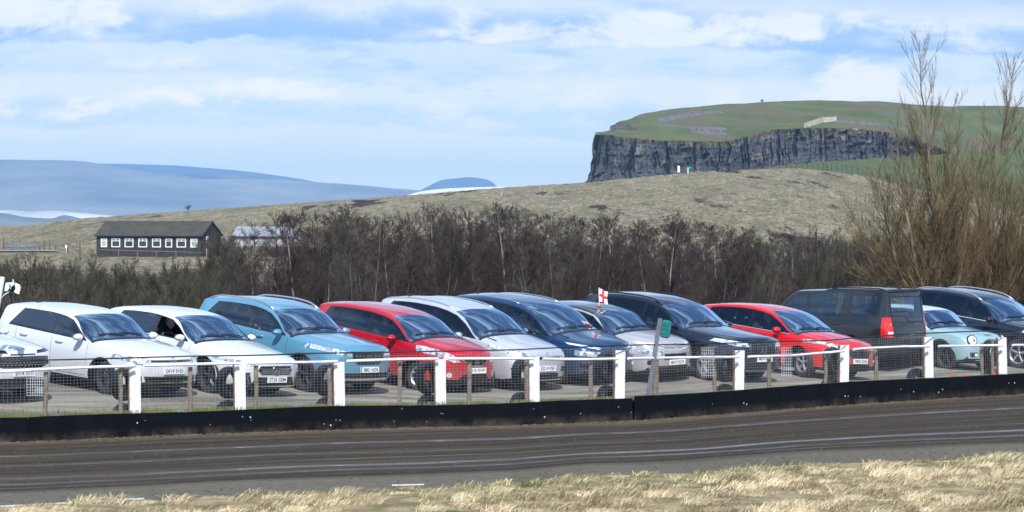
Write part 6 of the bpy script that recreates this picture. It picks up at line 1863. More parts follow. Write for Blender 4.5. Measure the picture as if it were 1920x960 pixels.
    mb = MB(); a = at(6, 520, D)-b0; c_ = at(20, 524, D)-b0; mb.box((a+c_)/2, ((c_-a).length, .03, .018), Matrix.Rotation(-math.atan2((c_-a).z, (c_-a).x), 3, 'Y')); mb.build('arm', BLK, root)
    fl = simple('white_casing', (.72, .77, .86), .4)
    def slab(P4, y0, y1, nm, par, m):
        mb = MB(); k = len(P4); P3 = [at(x, y, D)-b0 for x, y in P4]
        mb.add([p+Vector((0, y0, 0)) for p in P3]+[p*1+Vector((0, y1, 0)) for p in P3], [tuple(range(k))[::-1], tuple(range(k, 2*k))]+[(i, (i+1) % k, k+(i+1) % k, k+i) for i in range(k)]); return mb.build(nm, m, par)
    slab([(12, 530), (24, 529), (28, 531), (38, 535), (39, 541), (36, 551), (27, 548), (20, 546.5), (9, 546)], .02, .16, 'lamp_bracket', root, BLK)
    slab([(11.5, 530), (21, 529.5), (18, 533), (18.5, 540), (14, 545.5), (9, 545.5)], -.06, .05, 'lamp_casing', root, fl)
    slab([(28, 530), (37.5, 534.5), (39, 540), (36, 551.5), (27, 547.5), (30, 541)], -.06, .05, 'lamp_casing', root, fl)
    mb = MB(); cc = at(23.5, 533, D)-b0; mb.lathe([(.001, -.10), (.028, -.10), (.036, -.085), (.036, 0)], 16, cc); mb.build('centre_cap', fl, root, True, 40)
    mb = MB(); mb.tube([at(25, 524, D)-b0+Vector((0, -.08, 0)), at(26.5, 528, D)-b0+Vector((0, -.09, 0)), at(23.5, 533, D)-b0+Vector((0, -.10, 0)), at(21.5, 541, D)-b0+Vector((0, -.09, 0)), at(17, 548, D)-b0+Vector((0, -.07, 0)), at(9, 552, D)-b0+Vector((0, -.05, 0)), at(4, 559, D)-b0+Vector((0, -.05, 0))], .009, 6); mb.build('cable', simple('white_cable', (.8, .8, .78), .5), root, True)
TYR2 = simple('old_tyre_rubber', (.008, .009, .011), .42, bump=.25, bscale=30, var=.5, vscale=5, spec=.35)

# ------------------------------------------------------------------ buildings and bits on the moor
def buildings():
    brick = bark('dark_brick', (.034, .027, .025), (.060, .047, .041)); slate, nt, b = new_mat('mossy_slates')
    n = node_noise(nt, node_map(nt, (1, 1, 1)), .9, 7, .7); n2 = node_noise(nt, node_map(nt, (1, 1, 1)), 3.5, 5, .8)
    c = node_mix(nt, node_range(nt, n, .35, .62), (.030, .031, .032), (.055, .055, .034)); c = node_mix(nt, node_range(nt, n2, .66, .72), c, (.38, .38, .38)); nt.links.new(c, b.inputs['Base Color']); b.inputs['Roughness'].default_value = .9
    wf = simple('window_frame_white', (.82, .84, .86), .4); pane = simple('window_pane', (.03, .05, .06), .08, coat=.6); blind = simple('window_blind', (.35, .42, .44), .6)
    D = 600; phi = math.radians(22); base = at(181, 489, D); gzv = base.z-.3; base.z = 0
    root = empty('brick_building', (base.x, base.y, gzv), -phi); tag(root, 'long dark brick building with mossy slate roof and eight white windows on the moor', 'building')
    L = 16.5/math.cos(phi)*.985; W = 6.6; ez = zrow(441.5, D)-gzv; rz = zrow(416, D+3)-gzv
    mb = MB()
    P = [(0, 0, 0), (L, 0, 0), (L, W, 0), (0, W, 0), (0, 0, ez), (L, 0, ez), (L, W, ez), (0, W, ez), (0, W/2, rz-.1), (L, W/2, rz-.1)]
    mb.add(P, [(0, 1, 5, 4), (1, 2, 6, 9, 5), (2, 3, 7, 6), (3, 0, 4, 8, 7)]); wall = mb.build('wall', brick, root)
    mb = MB(); o = .25; th = .16
    for (y0, y1, s) in ((-o, W/2, 1), (W+o, W/2, -1)):
        zl = ez-.12; V = [(-o, y0, zl), (L+o, y0, zl), (L+o, y1, rz), (-o, y1, rz)]
        V2 = [(x, y, z+th) for x, y, z in V]; mb.add(V+V2, [(0, 3, 2, 1), (4, 5, 6, 7), (0, 1, 5, 4), (1, 2, 6, 5), (3, 0, 4, 7)])
    mb.build('roof', slate, root)
    mb = MB(); mb.box((L/2, -.33, ez-.10), (L+.5, .12, .12)); mb.build('gutter', BLK, root)
    for i, (a, c_) in enumerate(((190, 202), (211, 228), (237, 254), (264, 281), (291, 308), (317, 330), (339, 357), (366, 379))):
        xa = (a-181)/206*L; xb = (c_-181)/206*L; z1 = ez-.42; z0 = z1-1.32; f = MB(); t = .13
        for (x0, x1, q0, q1) in ((xa, xb, z0, z0+t), (xa, xb, z1-t, z1), (xa, xa+t, z0+t, z1-t), (xb-t, xb, z0+t, z1-t), (xa+t, xb-t, z1-.42, z1-.33)):
            f.box(((x0+x1)/2, -.03, (q0+q1)/2), (x1-x0, .10, q1-q0))
        if xb-xa > 1.2: f.box(((xa+xb)/2, -.03, z1-.23), (.09, .10, .2))
        fr = f.build('window', wf, root)
        m = MB(); m.box(((xa+xb)/2, .0, (z0+z1)/2), (xb-xa-.06, .03, z1-z0-.06)); m.build('pane', blind if i in (0, 7) else pane, fr)
    # gable windows
    for z0 in (ez-3.0, ez-1.1):
        m = MB(); m.box((L+.02, W*.28, z0+.5), (.08, .5, 1.0)); g = m.build('window', wf, root); m = MB(); m.box((L+.05, W*.28, z0+.5), (.06, .3, .8)); m.build('pane', pane, g)
    # second, rendered building
    D = 640; base = at(436, 500, D); g2 = base.z; phi = math.radians(16)
    root = empty('rendered_building', (base.x, base.y, g2), -phi); tag(root, 'pale rendered building with light grey roof standing behind the bare trees', 'building')
    L = 112/F*D/math.cos(phi); W = 6; ez = zrow(443, D)-g2; rz = zrow(426, D+3)-g2
    P = [(0, 0, 0), (L, 0, 0), (L, W, 0), (0, W, 0), (0, 0, ez), (L, 0, ez), (L, W, ez), (0, W, ez), (0, W/2, rz-.1), (L, W/2, rz-.1)]
    mb = MB(); mb.add(P, [(0, 1, 5, 4), (1, 2, 6, 9, 5), (2, 3, 7, 6), (3, 0, 4, 8, 7)]); mb.build('wall', simple('pale_render', (.34, .35, .38), .9, var=.25, vscale=.6), root)
    mb = MB()
    for (y0, y1) in ((-o, W/2), (W+o, W/2)):
        zl = ez-.1; V = [(-o, y0, zl), (L+o, y0, zl), (L+o, y1, rz), (-o, y1, rz)]
        mb.add(V+[(x, y, z+.14) for x, y, z in V], [(0, 3, 2, 1), (4, 5, 6, 7), (0, 1, 5, 4), (1, 2, 6, 5), (3, 0, 4, 7)])
    mb.build('roof', simple('pale_roof_sheet', (.24, .26, .30), .6, var=.2, vscale=.7), root)
    mb = MB(); mb.box((L/2, -.3, ez-.08), (L+.4, .1, .12)); mb.build('gutter', BLK, root)
    # compound fence before the brick building
    fm = simple('fence_steel', (.10, .12, .18), .6); D = 588; r = random.Random(2)
    o0 = at(186, 490, D); root = empty('compound_fence', o0); tag(root, 'low tubular rail fence along the foot of the brick building', 'fence')
    def rel(px, y): return at(px, y, D)-o0
    mb = MB(); mb.tube([rel(186, 468), rel(240, 470), rel(330, 472), rel(382, 474)], .05, 5); mb.build('rail', fm, root)
    for px in (222, 258, 293, 330, 367): mb = MB(); mb.tube([rel(px, 489), rel(px, 470)], .07, 5); mb.build('upright', fm, root)
    # lane, gate, posts
    lm = simple('lane_tarmac', (.20, .21, .23), .8, var=.2, vscale=.8)
    V = []; 
    for px in range(-200, 111, 10):
        for D_ in (498, 516):
            x = (px-960)/F*D_; V.append((x, D_, land(x, D_)+.18))
    n = len(V)//2; me = bpy.data.meshes.new('lane'); me.from_pydata(V, [], [(2*i, 2*i+2, 2*i+3, 2*i+1) for i in range(n-1)]); me.update(); kind(link('lane', me, lm), 'structure')
    pm = simple('old_fence_post', (.10, .085, .07), .9); D = 520; sp = [(7, 446, 468), (83, 451, 471), (93, 452, 469), (44, 468, 482), (74, 462, 480), (104, 458, 476), (127, 456, 478), (150, 452, 472)]
    for k, (px, y0, y1) in enumerate(sp):
        p = at(px, y1+1, D); g = land(p.x, p.y); mb = MB(); mb.tube([(0, 0, -.2), (.01, 0, zrow(y0, D)-g)], [.11, .09], 6); o = mb.build('fence_post', pm); o.location = (p.x, p.y, g)
        tag(o, 'dark old wooden post on rough grass by the lane left of the brick building', 'post', 'old posts by the lane')
    gb = simple('gate_blue', (.10, .15, .22), .5); o0 = at(13, 469, D); root = empty('field_gate', o0); tag(root, 'blue-grey tubular field gate by the lane left of the brick building', 'gate')
    def rel(px, y): return at(px, y, D)-o0
    for y in (454, 458, 462, 466): mb = MB(); mb.tube([rel(13, y), rel(73, y-.5)], .035, 5); mb.build('gate_rail', gb, root)
    for px in (13, 26, 37.5, 49.5, 61, 73): mb = MB(); mb.tube([rel(px, 468), rel(px, 452)], .06 if px in (13, 73) else .045, 5); mb.build('gate_upright', gb, root)
    mb = MB(); p = at(124.5, 466, D); mb.box((0, 0, .25), (.28, .1, .4)); mb.tube([(0, 0, -.6), (0, 0, .1)], .03, 5); o = mb.build('white_marker', simple('marker_white', (.8, .8, .8), .5)); o.location = p; tag(o, 'small white marker on a stick beside the lane', 'marker')
    # crest of the moor: cranked posts, signs, wall
    cp = simple('concrete_post', (.055, .055, .06), .8); D = 1004
    posts = [(1356, 320, 309), (1365, 319.5, 308), (1374, 319, 307), (1383, 318.6, 305), (1391.5, 318.4, 304), (1401, 318.3, 304.5), (1410, 318.2, 305), (1420, 318, 306), (1450, 317.6, 307), (1462, 317.5, 306)]
    posts += [(1475, 318, 309), (1484, 317.5, 309), (1494, 317, 303), (1504, 317, 300.5), (1514, 320, 304), (1524, 320, 305), (1534, 320, 304), (1545, 321, 303), (1550.5, 322, 304), (1559.5, 323, 306), (1569, 324, 307), (1579, 325, 307), (1588, 327, 308), (1597.5, 326, 310), (1608, 328, 311), (1638, 337, 322), (1649, 340, 322), (1660, 344, 328), (1676, 349, 333), (1692, 353, 337), (1708, 357, 341)]
    for k, (px, y1, y0) in enumerate(posts):
        p = at(px, y1+1.5, D); h = (y1-y0)/F*D; mb = MB(); w = .085
        if k < 8 or k % 7 == 6: P3 = [(0, 0, 0), (0, 0, h)]
        else: P3 = [(0, 0, 0), (0, 0, h*.78), (-.10, 0, h*.86), (-.42, 0, h)]
        mb.tube(P3, w, 4); o = mb.build('cranked_post', cp, None, False); o.location = p
        tag(o, 'thin dark fence post with a bent top on the moor crest below the crag', 'post', 'cranked posts on the crest of the moor')
    for dx, s in ((1540, -1), (1555, 1)):
        mb = MB(); a = at(dx, 322, D); b_ = at(dx-s*-5, 308, D) if s > 0 else at(dx+6, 308, D)
        a = at(1540, 321.5, D) if s < 0 else at(1555, 322.5, D); b_ = at(1545.5, 307, D) if s < 0 else at(1550.5, 308, D)
        mb.tube([(0, 0, 0), b_-a], .08, 4); o = mb.build('raking_strut', cp); o.location = a; tag(o, ('left' if s < 0 else 'right')+' raking strut bracing the straining posts on the moor crest', 'strut')
    D = 996
    o0 = at(1272.5, 326, D); root = empty('notice_board', o0); tag(root, 'plain white upright notice board on the moor crest below the crag', 'sign')
    mb = MB(); mb.box(at(1272.5, 317, D)-o0, (.55, .06, 1.6)); mb.build('board', simple('sign_white', (.80, .84, .9), .5), root); mb = MB(); mb.tube([(0, 0, -.4), at(1272.5, 324, D)-o0], .05, 5); mb.build('leg', cp, root)
    o0 = at(1290, 325.5, D); root = empty('green_sign', o0); tag(root, 'small green sign on a pale blue post on the moor crest below the crag', 'sign')
    mb = MB(); mb.box(at(1291.5, 314.8, D)-o0, (1.0, .06, .55)); mb.build('board', simple('sign_green', (.02, .28, .18), .5), root); mb = MB(); mb.box((0, 0, .55), (.22, .08, 1.5)); mb.build('leg', simple('sign_leg_blue', (.55, .75, .85), .5), root)
    D = 880; p = at(940.5, 398, D); g = land(p.x, p.y); mb = MB(); mb.tube([(0, 0, -.3), (0, 0, zrow(376, D)-g), (0, 0, zrow(361, D)-g)], [.05, .05, .09], 5); o = mb.build('marker_post', simple('marker_post_pale', (.62, .62, .60), .6)); o.location = (p.x, p.y, g); tag(o, 'tall thin pale marker post standing alone on the moor slope', 'post')
    D = 985; p = at(1603.5, 340, D); mb = MB(); mb.box((0, 0, .75), (.35, .12, 1.3)); o = mb.build('yellow_marker', simple('marker_yellow', (.85, .75, .35), .5)); o.location = p; tag(o, 'short pale yellow marker on the moor beside the end of the stone wall', 'marker')
    # dry stone wall
    st = simple('wall_stone', (.13, .13, .15), .95, var=.45, vscale=1.6); mb = MB(); r = random.Random(4)
    px = 1500.0
    while px < 2000:
        y = moor_f(px)+2.2+(1.5 if px < 1560 else 0); D = 1001-(px-1500)*.02
        for k in range(3 if px > 1600 else 2):
            p = at(px+r.uniform(-1, 1), y+1.0-k*1.9, D+r.uniform(-.3, .3)); s = r.uniform(.16, .34)
            if px < 1600 and r.random() < .35: continue
            vs = [Vector((((q & 1)*2-1)*s*r.uniform(.7, 1.3), ((q >> 1 & 1)*2-1)*s, ((q >> 2)*2-1)*s*r.uniform(.5, .9)))+p for q in range(8)]
            mb.add(vs, [(0, 2, 3, 1), (4, 5, 7, 6), (0, 1, 5, 4), (2, 6, 7, 3), (0, 4, 6, 2), (1, 3, 7, 5)])
        px += 2.1
    tag(mb.build('stone_wall', st), 'broken dry stone wall running down the edge of the moor behind the willows', 'wall')
    # lone thorn on the skyline
    for (px, py, h, lb) in ((352, 398, 1.35, 'tiny lone bare thorn tree standing on the moor skyline above the brick building'),):
        D = 960; p = at(px, py+1, D); tr = Twigs(); cr = Twigs(); r = random.Random(12)
        root = empty('thorn_tree', p); tag(root, lb, 'tree'); tr.add((0, 0, 0), (.1, 0, .7), .12, .08); tr.add((.1, 0, .7), (.0, 0, 1.2), .08, .05)
        for k in range(26): grow(cr, r, Vector((0, 0, r.uniform(.6, 1.2))), Vector((r.uniform(-1, 1), r.uniform(-.5, .5), r.uniform(.1, 1))), r.uniform(.5, 1.2), .04, 1, .03, (5,), .6, .018, .3, .5)
        tr.build('trunk', cp, root); cr.build('crown', cp, root)

# ------------------------------------------------------------------ foreground grass
def grass_blades():
    rg = np.random.default_rng(3)
    def patch(name, n, xr, dr, ht, lean, wid, cols, wts, pred, mound, clump=.45, hz=None):
        px = rg.uniform(xr[0], xr[1], n); D = rg.uniform(dr[0], dr[1], n)
        e = np.interp(px, [a for a, _ in GRASS_EDGE], [b for _, b in GRASS_EDGE])
        k = pred(px, D, e); px, D, e = px[k], D[k], e[k]; n = len(px)
        X = (px-960)/F*D
        # tussocks: pull blades towards clump centres
        cx = np.floor(X/clump); cy = np.floor(D/(clump*1.6)); hsh = np.modf(np.abs(np.sin(cx*12.9898+cy*78.233)*43758.5453))[0]; hs2 = np.modf(np.abs(np.sin(cx*39.34+cy*11.13)*24634.63))[0]
        tx = (cx+.2+.6*hsh)*clump; ty = (cy+.2+.6*hs2)*clump*1.6
        m = rg.random(n)*.55; X = X*(1-m)+tx*m; D = D*(1-m)+ty*m
        big = np.sin(X*1.7+np.sin(D*1.1)*1.5)*.5+np.sin(X*.63-D*.9+2)*.5; h = ht*(.30+1.0*hsh**1.4)*(1+.35*big)*rg.uniform(.5, 1.3, n)
        edge = np.clip((e-D)/1.2, 0, 1)
        z0 = (hz(X, D) if hz is not None else np.zeros(n)+.0)+mound*edge*(.5+hs2*.5)-.02
        a = rg.normal(0, .75, n)+(hs2-.5)*1.6; ln = lean*rg.uniform(.5, 1.5, n)*(.6+.8*hs2)
        dx = np.cos(a)*ln; dy = np.sin(a)*ln
        w = wid*rg.uniform(.6, 1.4, n); th = rg.normal(0, .6, n); wx = np.cos(th)*w; wy = np.sin(th)*w
        V = np.zeros((n, 7, 3))
        for j, (t, s) in enumerate(((0, 1), (.4, .85), (.75, .55))):
            hx = X+dx*h*t**1.8; hy = D+dy*h*t**1.8; hzv = z0+h*(t-.28*t**3*np.minimum(ln, 1.4))
            V[:, 2*j, 0] = hx-wx*s; V[:, 2*j, 1] = hy-wy*s; V[:, 2*j, 2] = hzv; V[:, 2*j+1, 0] = hx+wx*s; V[:, 2*j+1, 1] = hy+wy*s; V[:, 2*j+1, 2] = hzv
        V[:, 6, 0] = X+dx*h*1.25; V[:, 6, 1] = D+dy*h*1.25; V[:, 6, 2] = z0+h*(1-.28*np.minimum(ln, 1.4)*1.4)
        b = (np.arange(n)*7)[:, None]
        quads = np.concatenate([b+np.array([[0, 1, 3, 2]]), b+np.array([[2, 3, 5, 4]])], 0); tris = b+np.array([[4, 5, 6]])
        me = bpy.data.meshes.new(name); me.vertices.add(n*7); me.vertices.foreach_set('co', V.reshape(-1))
        loops = np.concatenate([quads.reshape(-1), tris.reshape(-1)]).astype(np.int32); nq, nt_ = len(quads), len(tris)
        me.loops.add(len(loops)); me.loops.foreach_set('vertex_index', loops)
        me.polygons.add(nq+nt_); me.polygons.foreach_set('loop_start', np.concatenate([np.arange(nq)*4, nq*4+np.arange(nt_)*3]).astype(np.int32)); me.polygons.foreach_set('loop_total', np.concatenate([np.full(nq, 4), np.full(nt_, 3)]).astype(np.int32))
        me.update(); me.validate()
        C = np.array(cols); ci = rg.choice(len(cols), n, p=np.array(wts)/sum(wts)); cc = C[ci]*rg.uniform(.75, 1.2, (n, 1))*(.68+.38*hs2[:, None])*(1+.18*big[:, None])
        ca = me.color_attributes.new('Col', 'FLOAT_COLOR', 'POINT'); A = np.ones((n, 7, 4)); A[:, :, :3] = cc[:, None, :]; ca.data.foreach_set('color', A.reshape(-1))
        return kind(link(name, me, GB), 'stuff')
    m, nt, b = new_mat('grass_blades'); a = nt.nodes.new('ShaderNodeAttribute'); a.attribute_name = 'Col'; nt.links.new(a.outputs['Color'], b.inputs['Base Color']); b.inputs['Roughness'].default_value = .7; b.inputs['Specular IOR Level'].default_value = .25
    GB = m
    straw = [(.62, .50, .33), (.52, .42, .27), (.70, .60, .43), (.40, .31, .18), (.16, .20, .06)]
    green = [(.10, .17, .04), (.16, .23, .07), (.07, .12, .03), (.45, .38, .22), (.26, .27, .10)]
    def gmask(px, D):     # where the green turf shows
        X = (px-960)/F*D
        nz = np.sin(X*2.1+D*.9)*.5+np.sin(X*5.3-D*2.7)*.35+np.sin(X*.8+D*3.1)*.4
        return nz
    patch('dry_grass', 150000, (-60, 1990), (50.0, 67.5), .18, 1.05, .0042, straw, (4, 3, 3, 1.6, .7), lambda px, D, e: (D < e-rgnoise(px, .35)) & ((e-D > np.interp(px, [0, 700, 800, 1100, 1300, 1500, 1920], [0, .2, 2.0, 3.8, 3.0, 1.6, .8])+gmask(px, D)*1.6) | (rg.random(len(px)) < .30)), .06)
    patch('green_grass', 140000, (-60, 1990), (51, 67.5), .13, .7, .0042, green, (3, 3, 2, 1.3, 1), lambda px, D, e: (D < e+.05) & (((e-D < np.interp(px, [0, 700, 800, 1100, 1300, 1500, 1920], [.25, .6, 3.0, 5.5, 5.0, 3.6, 2.2])) ) | (gmask(px, D) > .75)), .05)
    # thin green verge behind the boards and tufts under the cars
    q = []
    n = 16000; r = rg
    def vz(X, D): return np.array([gz(x, y) for x, y in zip(X, D)])
    def verge():
        pxs = rg.uniform(-30, 1950, 26000); T = Twigs()
        us = rg.gamma(1.4, .16, len(pxs))+.03
        keep = (np.sin(pxs*.031)+np.sin(pxs*.083+1)+.3) > rg.normal(0, .8, len(pxs))
        for px, u in zip(pxs[keep], us[keep]):
            qv, d, n_ = onf(px, u); z = gz(qv.x, qv.y); h = rg.uniform(.03, .10); T.add((qv.x, qv.y, z-.01), (qv.x+rg.uniform(-.04, .06), qv.y+rg.uniform(-.04, .04), z+h), .006, .002)
        kind(T.build('verge_grass', bark('verge_green', (.10, .15, .035), (.25, .26, .10))), 'stuff')
    verge()
def clods():
    rg = random.Random(31); mb = MB(); m = simple('dirt_clod', (.10, .082, .06), .95, var=.5, vscale=3)
    for k in range(5200):
        px = rg.uniform(-20, 1940); f, _ = fence_at(px); e = interp(GRASS_EDGE, px); c = rg.random()
        t = rg.uniform(0, .05)*rg.random() if c < .6 else (rg.uniform(.86, 1) if c < .75 else rg.random())
        D = f.y-.05-(f.y-e)*t; x = (px-960)/F*D; s = rg.choice([.006, .008, .010, .013, .022 if t < .05 else .010])
        vs = [(x+((q & 1)*2-1)*s*rg.uniform(.5, 1.3), D+((q >> 1 & 1)*2-1)*s*rg.uniform(.5, 1.3), .012+((q >> 2)*1.0)*s*rg.uniform(.5, 1.1)) for q in range(8)]
        mb.add(vs, [(4, 5, 7, 6), (0, 1, 5, 4), (2, 6, 7, 3), (0, 4, 6, 2), (1, 3, 7, 5)])
    kind(mb.build('dirt_clods', m), 'stuff')
def rgnoise(px, a): return a*(np.sin(px*.021)*.5+np.sin(px*.057+2)*.3+np.sin(px*.13)*.2)
# ------------------------------------------------------------------ assemble
import time
T0 = time.time()
def lap(s): print('LAP', s, round(time.time()-T0, 1))
ground(); lap('ground')
kind(col_sheet('track', lambda px, df: interp(GRASS_EDGE, px)-1.2, lambda px, df: df+.01, 60, track_mat(), lambda x, y: .012+.012*mnoise.noise(Vector((x*.5, y*.5, 0))), lambda px, df, D: -12.6*(df-D)/(df-interp(GRASS_EDGE, px))), 'structure')
kind(col_sheet('car_park', lambda px, df: df+.03, lambda px, df: df+30, 60, park_mat(), lambda x, y: gz(x, y)+.008*mnoise.noise(Vector((x*1.5, y*1.5, 2))), lambda px, df, D: (D-df)*.8), 'structure')
# infield under the grass: a low bank inside the white kerb
def infield():
    V = []; cols = list(range(-300, 2240, 15)); n = 24
    for px in cols:
        e = interp(GRASS_EDGE, px)
        for j in range(n+1):
            D = e-j*.9; x = (px-960)/F*D; z = .02+.05*sstep(0, 1.5, e-D)+.03*mnoise.noise(Vector((x*1.3, D*.9, 4)))*min(1, j)
            V.append((x, D, z))
    m = n+1; me = bpy.data.meshes.new('infield'); me.from_pydata(V, [], [(i*m+j, i*m+j+1, (i+1)*m+j+1, (i+1)*m+j) for i in range(len(cols)-1) for j in range(n)]); me.update()
    kind(link('infield', me, hill_mat('infield_turf', (.14, .125, .06), (.30, .25, .15), (.07, .09, .03), 2.5, (1, .5, 1)), None, True), 'structure')
    w = simple('white_kerb_paint', (.55, .56, .57), .6, var=.15, vscale=5)
    KE = [(-80, 55.0), (0, 55.3), (160, 56.1), (270, 56.8), (735, 59.5), (800, 59.7)]
    for (a, b) in ((-80, 270), (735, 800)):
        mb = MB(); V = []; cols = list(range(a, b+1, 10))
        for px in cols:
            e = interp(KE, px); p = at(px, HY, e); 
            for (u, z) in ((0, 0), (0, .03), (-.08, .032), (-.08, 0)): V.append((p.x, p.y+.10+u, z+.0))
        mb.add(V, [(i*4+k, (i+1)*4+k, (i+1)*4+k+1, i*4+k+1) for i in range(len(cols)-1) for k in range(3)]+[(0, 1, 2, 3), tuple(len(V)-4+k for k in range(4))[::-1]])
        o = mb.build('kerb', w); kind(o, 'structure')
infield(); lap('sheets')
place_cars(); flag(); lap('cars')
fences(); lap('fences')
buildings(); lap('buildings')
cliff_and_far(); lap('cliff')
wood(); lap('wood')
willow(1752, 560, 128, 9, 21, [(-.45, 9.3, .11, 50), (-1.3, 6.6, .10, 38), (-2.0, 5.2, .09, 34), (-2.5, 3.9, .07, 26), (.6, 6.0, .10, 34), (1.3, 5.0, .09, 30), (-.9, 4.6, .08, 28), (.2, 4.6, .08, 28), (-2.3, 2.8, .06, 20), (.9, 3.6, .06, 20)], 'tall bare willow with a single high leader rising behind the off-road car')
willow(1850, 560, 131, 9, 22, [(.75, 9.0, .105, 50), (-.3, 5.9, .10, 36), (1.5, 6.2, .10, 36), (2.4, 5.0, .09, 34), (-.9, 4.6, .08, 28), (.4, 4.9, .08, 28), (2.8, 3.6, .07, 24), (1.7, 4.0, .07, 24), (-.6, 3.4, .06, 20)], 'many-stemmed bare willow at the right edge rising behind the blue-black SUV')
willow(1935, 560, 134, 9, 23, [(-.6, 5.2, .10, 30), (.6, 6.5, .11, 34), (1.6, 5.0, .1, 30), (-1.2, 3.8, .07, 22), (0, 4.2, .07, 22)], 'bare willow cut off by the right edge beside the many-stemmed one')
lap('willow')
grass_blades(); clods(); lap('grass')

# ------------------------------------------------------------------ sky, sun, air
SUN = Vector((.06, -.80, .80)).normalized()
w = bpy.data.worlds.new('World'); SC.world = w; w.use_nodes = True
nt = w.node_tree; N, L = nt.nodes, nt.links
sk = N.new('ShaderNodeTexSky'); sk.sky_type = 'NISHITA'; sk.sun_disc = False
sk.sun_elevation = math.asin(SUN.z); sk.sun_rotation = math.atan2(SUN.x, SUN.y); sk.altitude = 400; sk.dust_density = .6; sk.ozone_density = 2.5
bg1 = N['Background']; L.new(sk.outputs[0], bg1.inputs[0]); bg1.inputs[1].default_value = .13
tc = N.new('ShaderNodeTexCoord'); sp = N.new('ShaderNodeSeparateXYZ'); L.new(tc.outputs['Generated'], sp.inputs[0])
def M(op, a, b=None, c=None):
    m = N.new('ShaderNodeMath'); m.operation = op
    for i, v in enumerate((a, b, c)):
        if v is None: continue
        if isinstance(v, (int, float)): m.inputs[i].default_value = v
        else: L.new(v, m.inputs[i])
    return m.outputs[0]
az = M('ARCTAN2', sp.outputs[0], sp.outputs[1]); el = M('ARCSINE', sp.outputs[2])
def vec(x, y, z=0.0):
    c = N.new('ShaderNodeCombineXYZ')
    for i, v in enumerate((x, y, z)):
        if isinstance(v, (int, float)): c.inputs[i].default_value = v
        else: L.new(v, c.inputs[i])
    return c.outputs[0]
def noise(v, s, d=6, r=.6, dist=0):
    n = N.new('ShaderNodeTexNoise'); n.inputs['Scale'].default_value = s; n.inputs['Detail'].default_value = d; n.inputs['Roughness'].default_value = r; n.inputs['Distortion'].default_value = dist; L.new(v, n.inputs['Vector']); return n.outputs['Fac']
# layered cloud decks low over the horizon: warped elevation drives a ramp
n_lo = noise(vec(M('MULTIPLY', az, 7), M('MULTIPLY', el, 18), 3), 1, 3, .5)
n_hi = noise(vec(M('MULTIPLY', az, 42), M('MULTIPLY', el, 85), 1), 1, 9, .62, .3)
n_md = noise(vec(M('MULTIPLY', az, 16), M('MULTIPLY', el, 62), 8), 1, 6, .6)
wel = M('ADD', el, M('ADD', M('MULTIPLY', M('SUBTRACT', n_lo, .5), .010), M('MULTIPLY', M('SUBTRACT', n_hi, .5), .013)))
wel = M('ADD', wel, M('MULTIPLY', az, .012))
cr = N.new('ShaderNodeValToRGB'); L.new(M('DIVIDE', wel, .075), cr.inputs[0])
def S(r, g, b): return tuple(((c/255)/12.92 if c/255 <= .04045 else ((c/255+.055)/1.055)**2.4) for c in (r, g, b))+(1,)
stops = [(0, (218, 237, 255)), (.012, (215, 236, 255)), (.0188, (222, 240, 255)), (.0198, (203, 230, 255)), (.0235, (200, 228, 255)), (.0265, (226, 242, 255)), (.031, (226, 241, 255)), (.0335, (206, 230, 255)), (.038, (218, 237, 255)), (.0405, (212, 234, 255)), (.0416, (164, 202, 252)), (.0455, (174, 208, 255)), (.050, (224, 237, 255)), (.057, (182, 211, 254)), (.066, (228, 240, 255)), (.075, (196, 220, 255))]
e = cr.color_ramp.elements
e[0].position = 0; e[0].color = S(*stops[0][1]); e[1].position = 1; e[1].color = S(*stops[-1][1])
for p, c in stops[1:-1]: k = e.new(p/.075); k.color = S(*c)
# bright puffs
def mixc(f, a, b):
    m = N.new('ShaderNodeMix'); m.data_type = 'RGBA'
    if isinstance(f, (int, float)): m.inputs[0].default_value = f
    else: L.new(f, m.inputs[0])
    for i, c in ((6, a), (7, b)):
        if isinstance(c, tuple): m.inputs[i].default_value = c
        else: L.new(c, m.inputs[i])
    return m.outputs[2]
def rng(v, a, b, c=0, d=1):
    m = N.new('ShaderNodeMapRange'); m.interpolation_type = 'SMOOTHSTEP'; m.inputs[1].default_value = a; m.inputs[2].default_value = b; m.inputs[3].default_value = c; m.inputs[4].default_value = d; L.new(v, m.inputs[0]); return m.outputs[0]
puff = M('MULTIPLY', rng(n_hi, .42, .68), rng(n_md, .42, .62)); puff = M('MULTIPLY', puff, rng(el, .014, .024))
col = mixc(M('MULTIPLY', puff, 1.0), cr.outputs[0], S(246, 251, 255))
gap = M('MULTIPLY', rng(n_md, .46, .36), rng(el, .018, .026)); col = mixc(M('MULTIPLY', gap, .6), col, S(160, 202, 255))
# the one bright broken puff to the right
def blob(px, y, rx, ry):
    a0 = (px-960)/F; e0 = (HY-y)/F
    d = M('ADD', M('POWER', M('DIVIDE', M('SUBTRACT', az, a0), rx/F), 2), M('POWER', M('DIVIDE', M('SUBTRACT', el, e0), ry/F), 2))
    return M('SUBTRACT', 1, d)
for (px, y, rx, ry, t) in ((1608, 150, 95, 42, .25), (1160, 60, 330, 34, .2), (420, 175, 230, 30, .25), (60, 25, 220, 45, .1), (110, 205, 180, 22, .3), (1480, 45, 260, 26, .15)):
    k = M('ADD', blob(px, y, rx, ry), M('MULTIPLY', M('SUBTRACT', n_hi, .5), 6.5)); col = mixc(M('MULTIPLY', rng(k, t-.1, t+.95), .85), col, S(250, 253, 255))
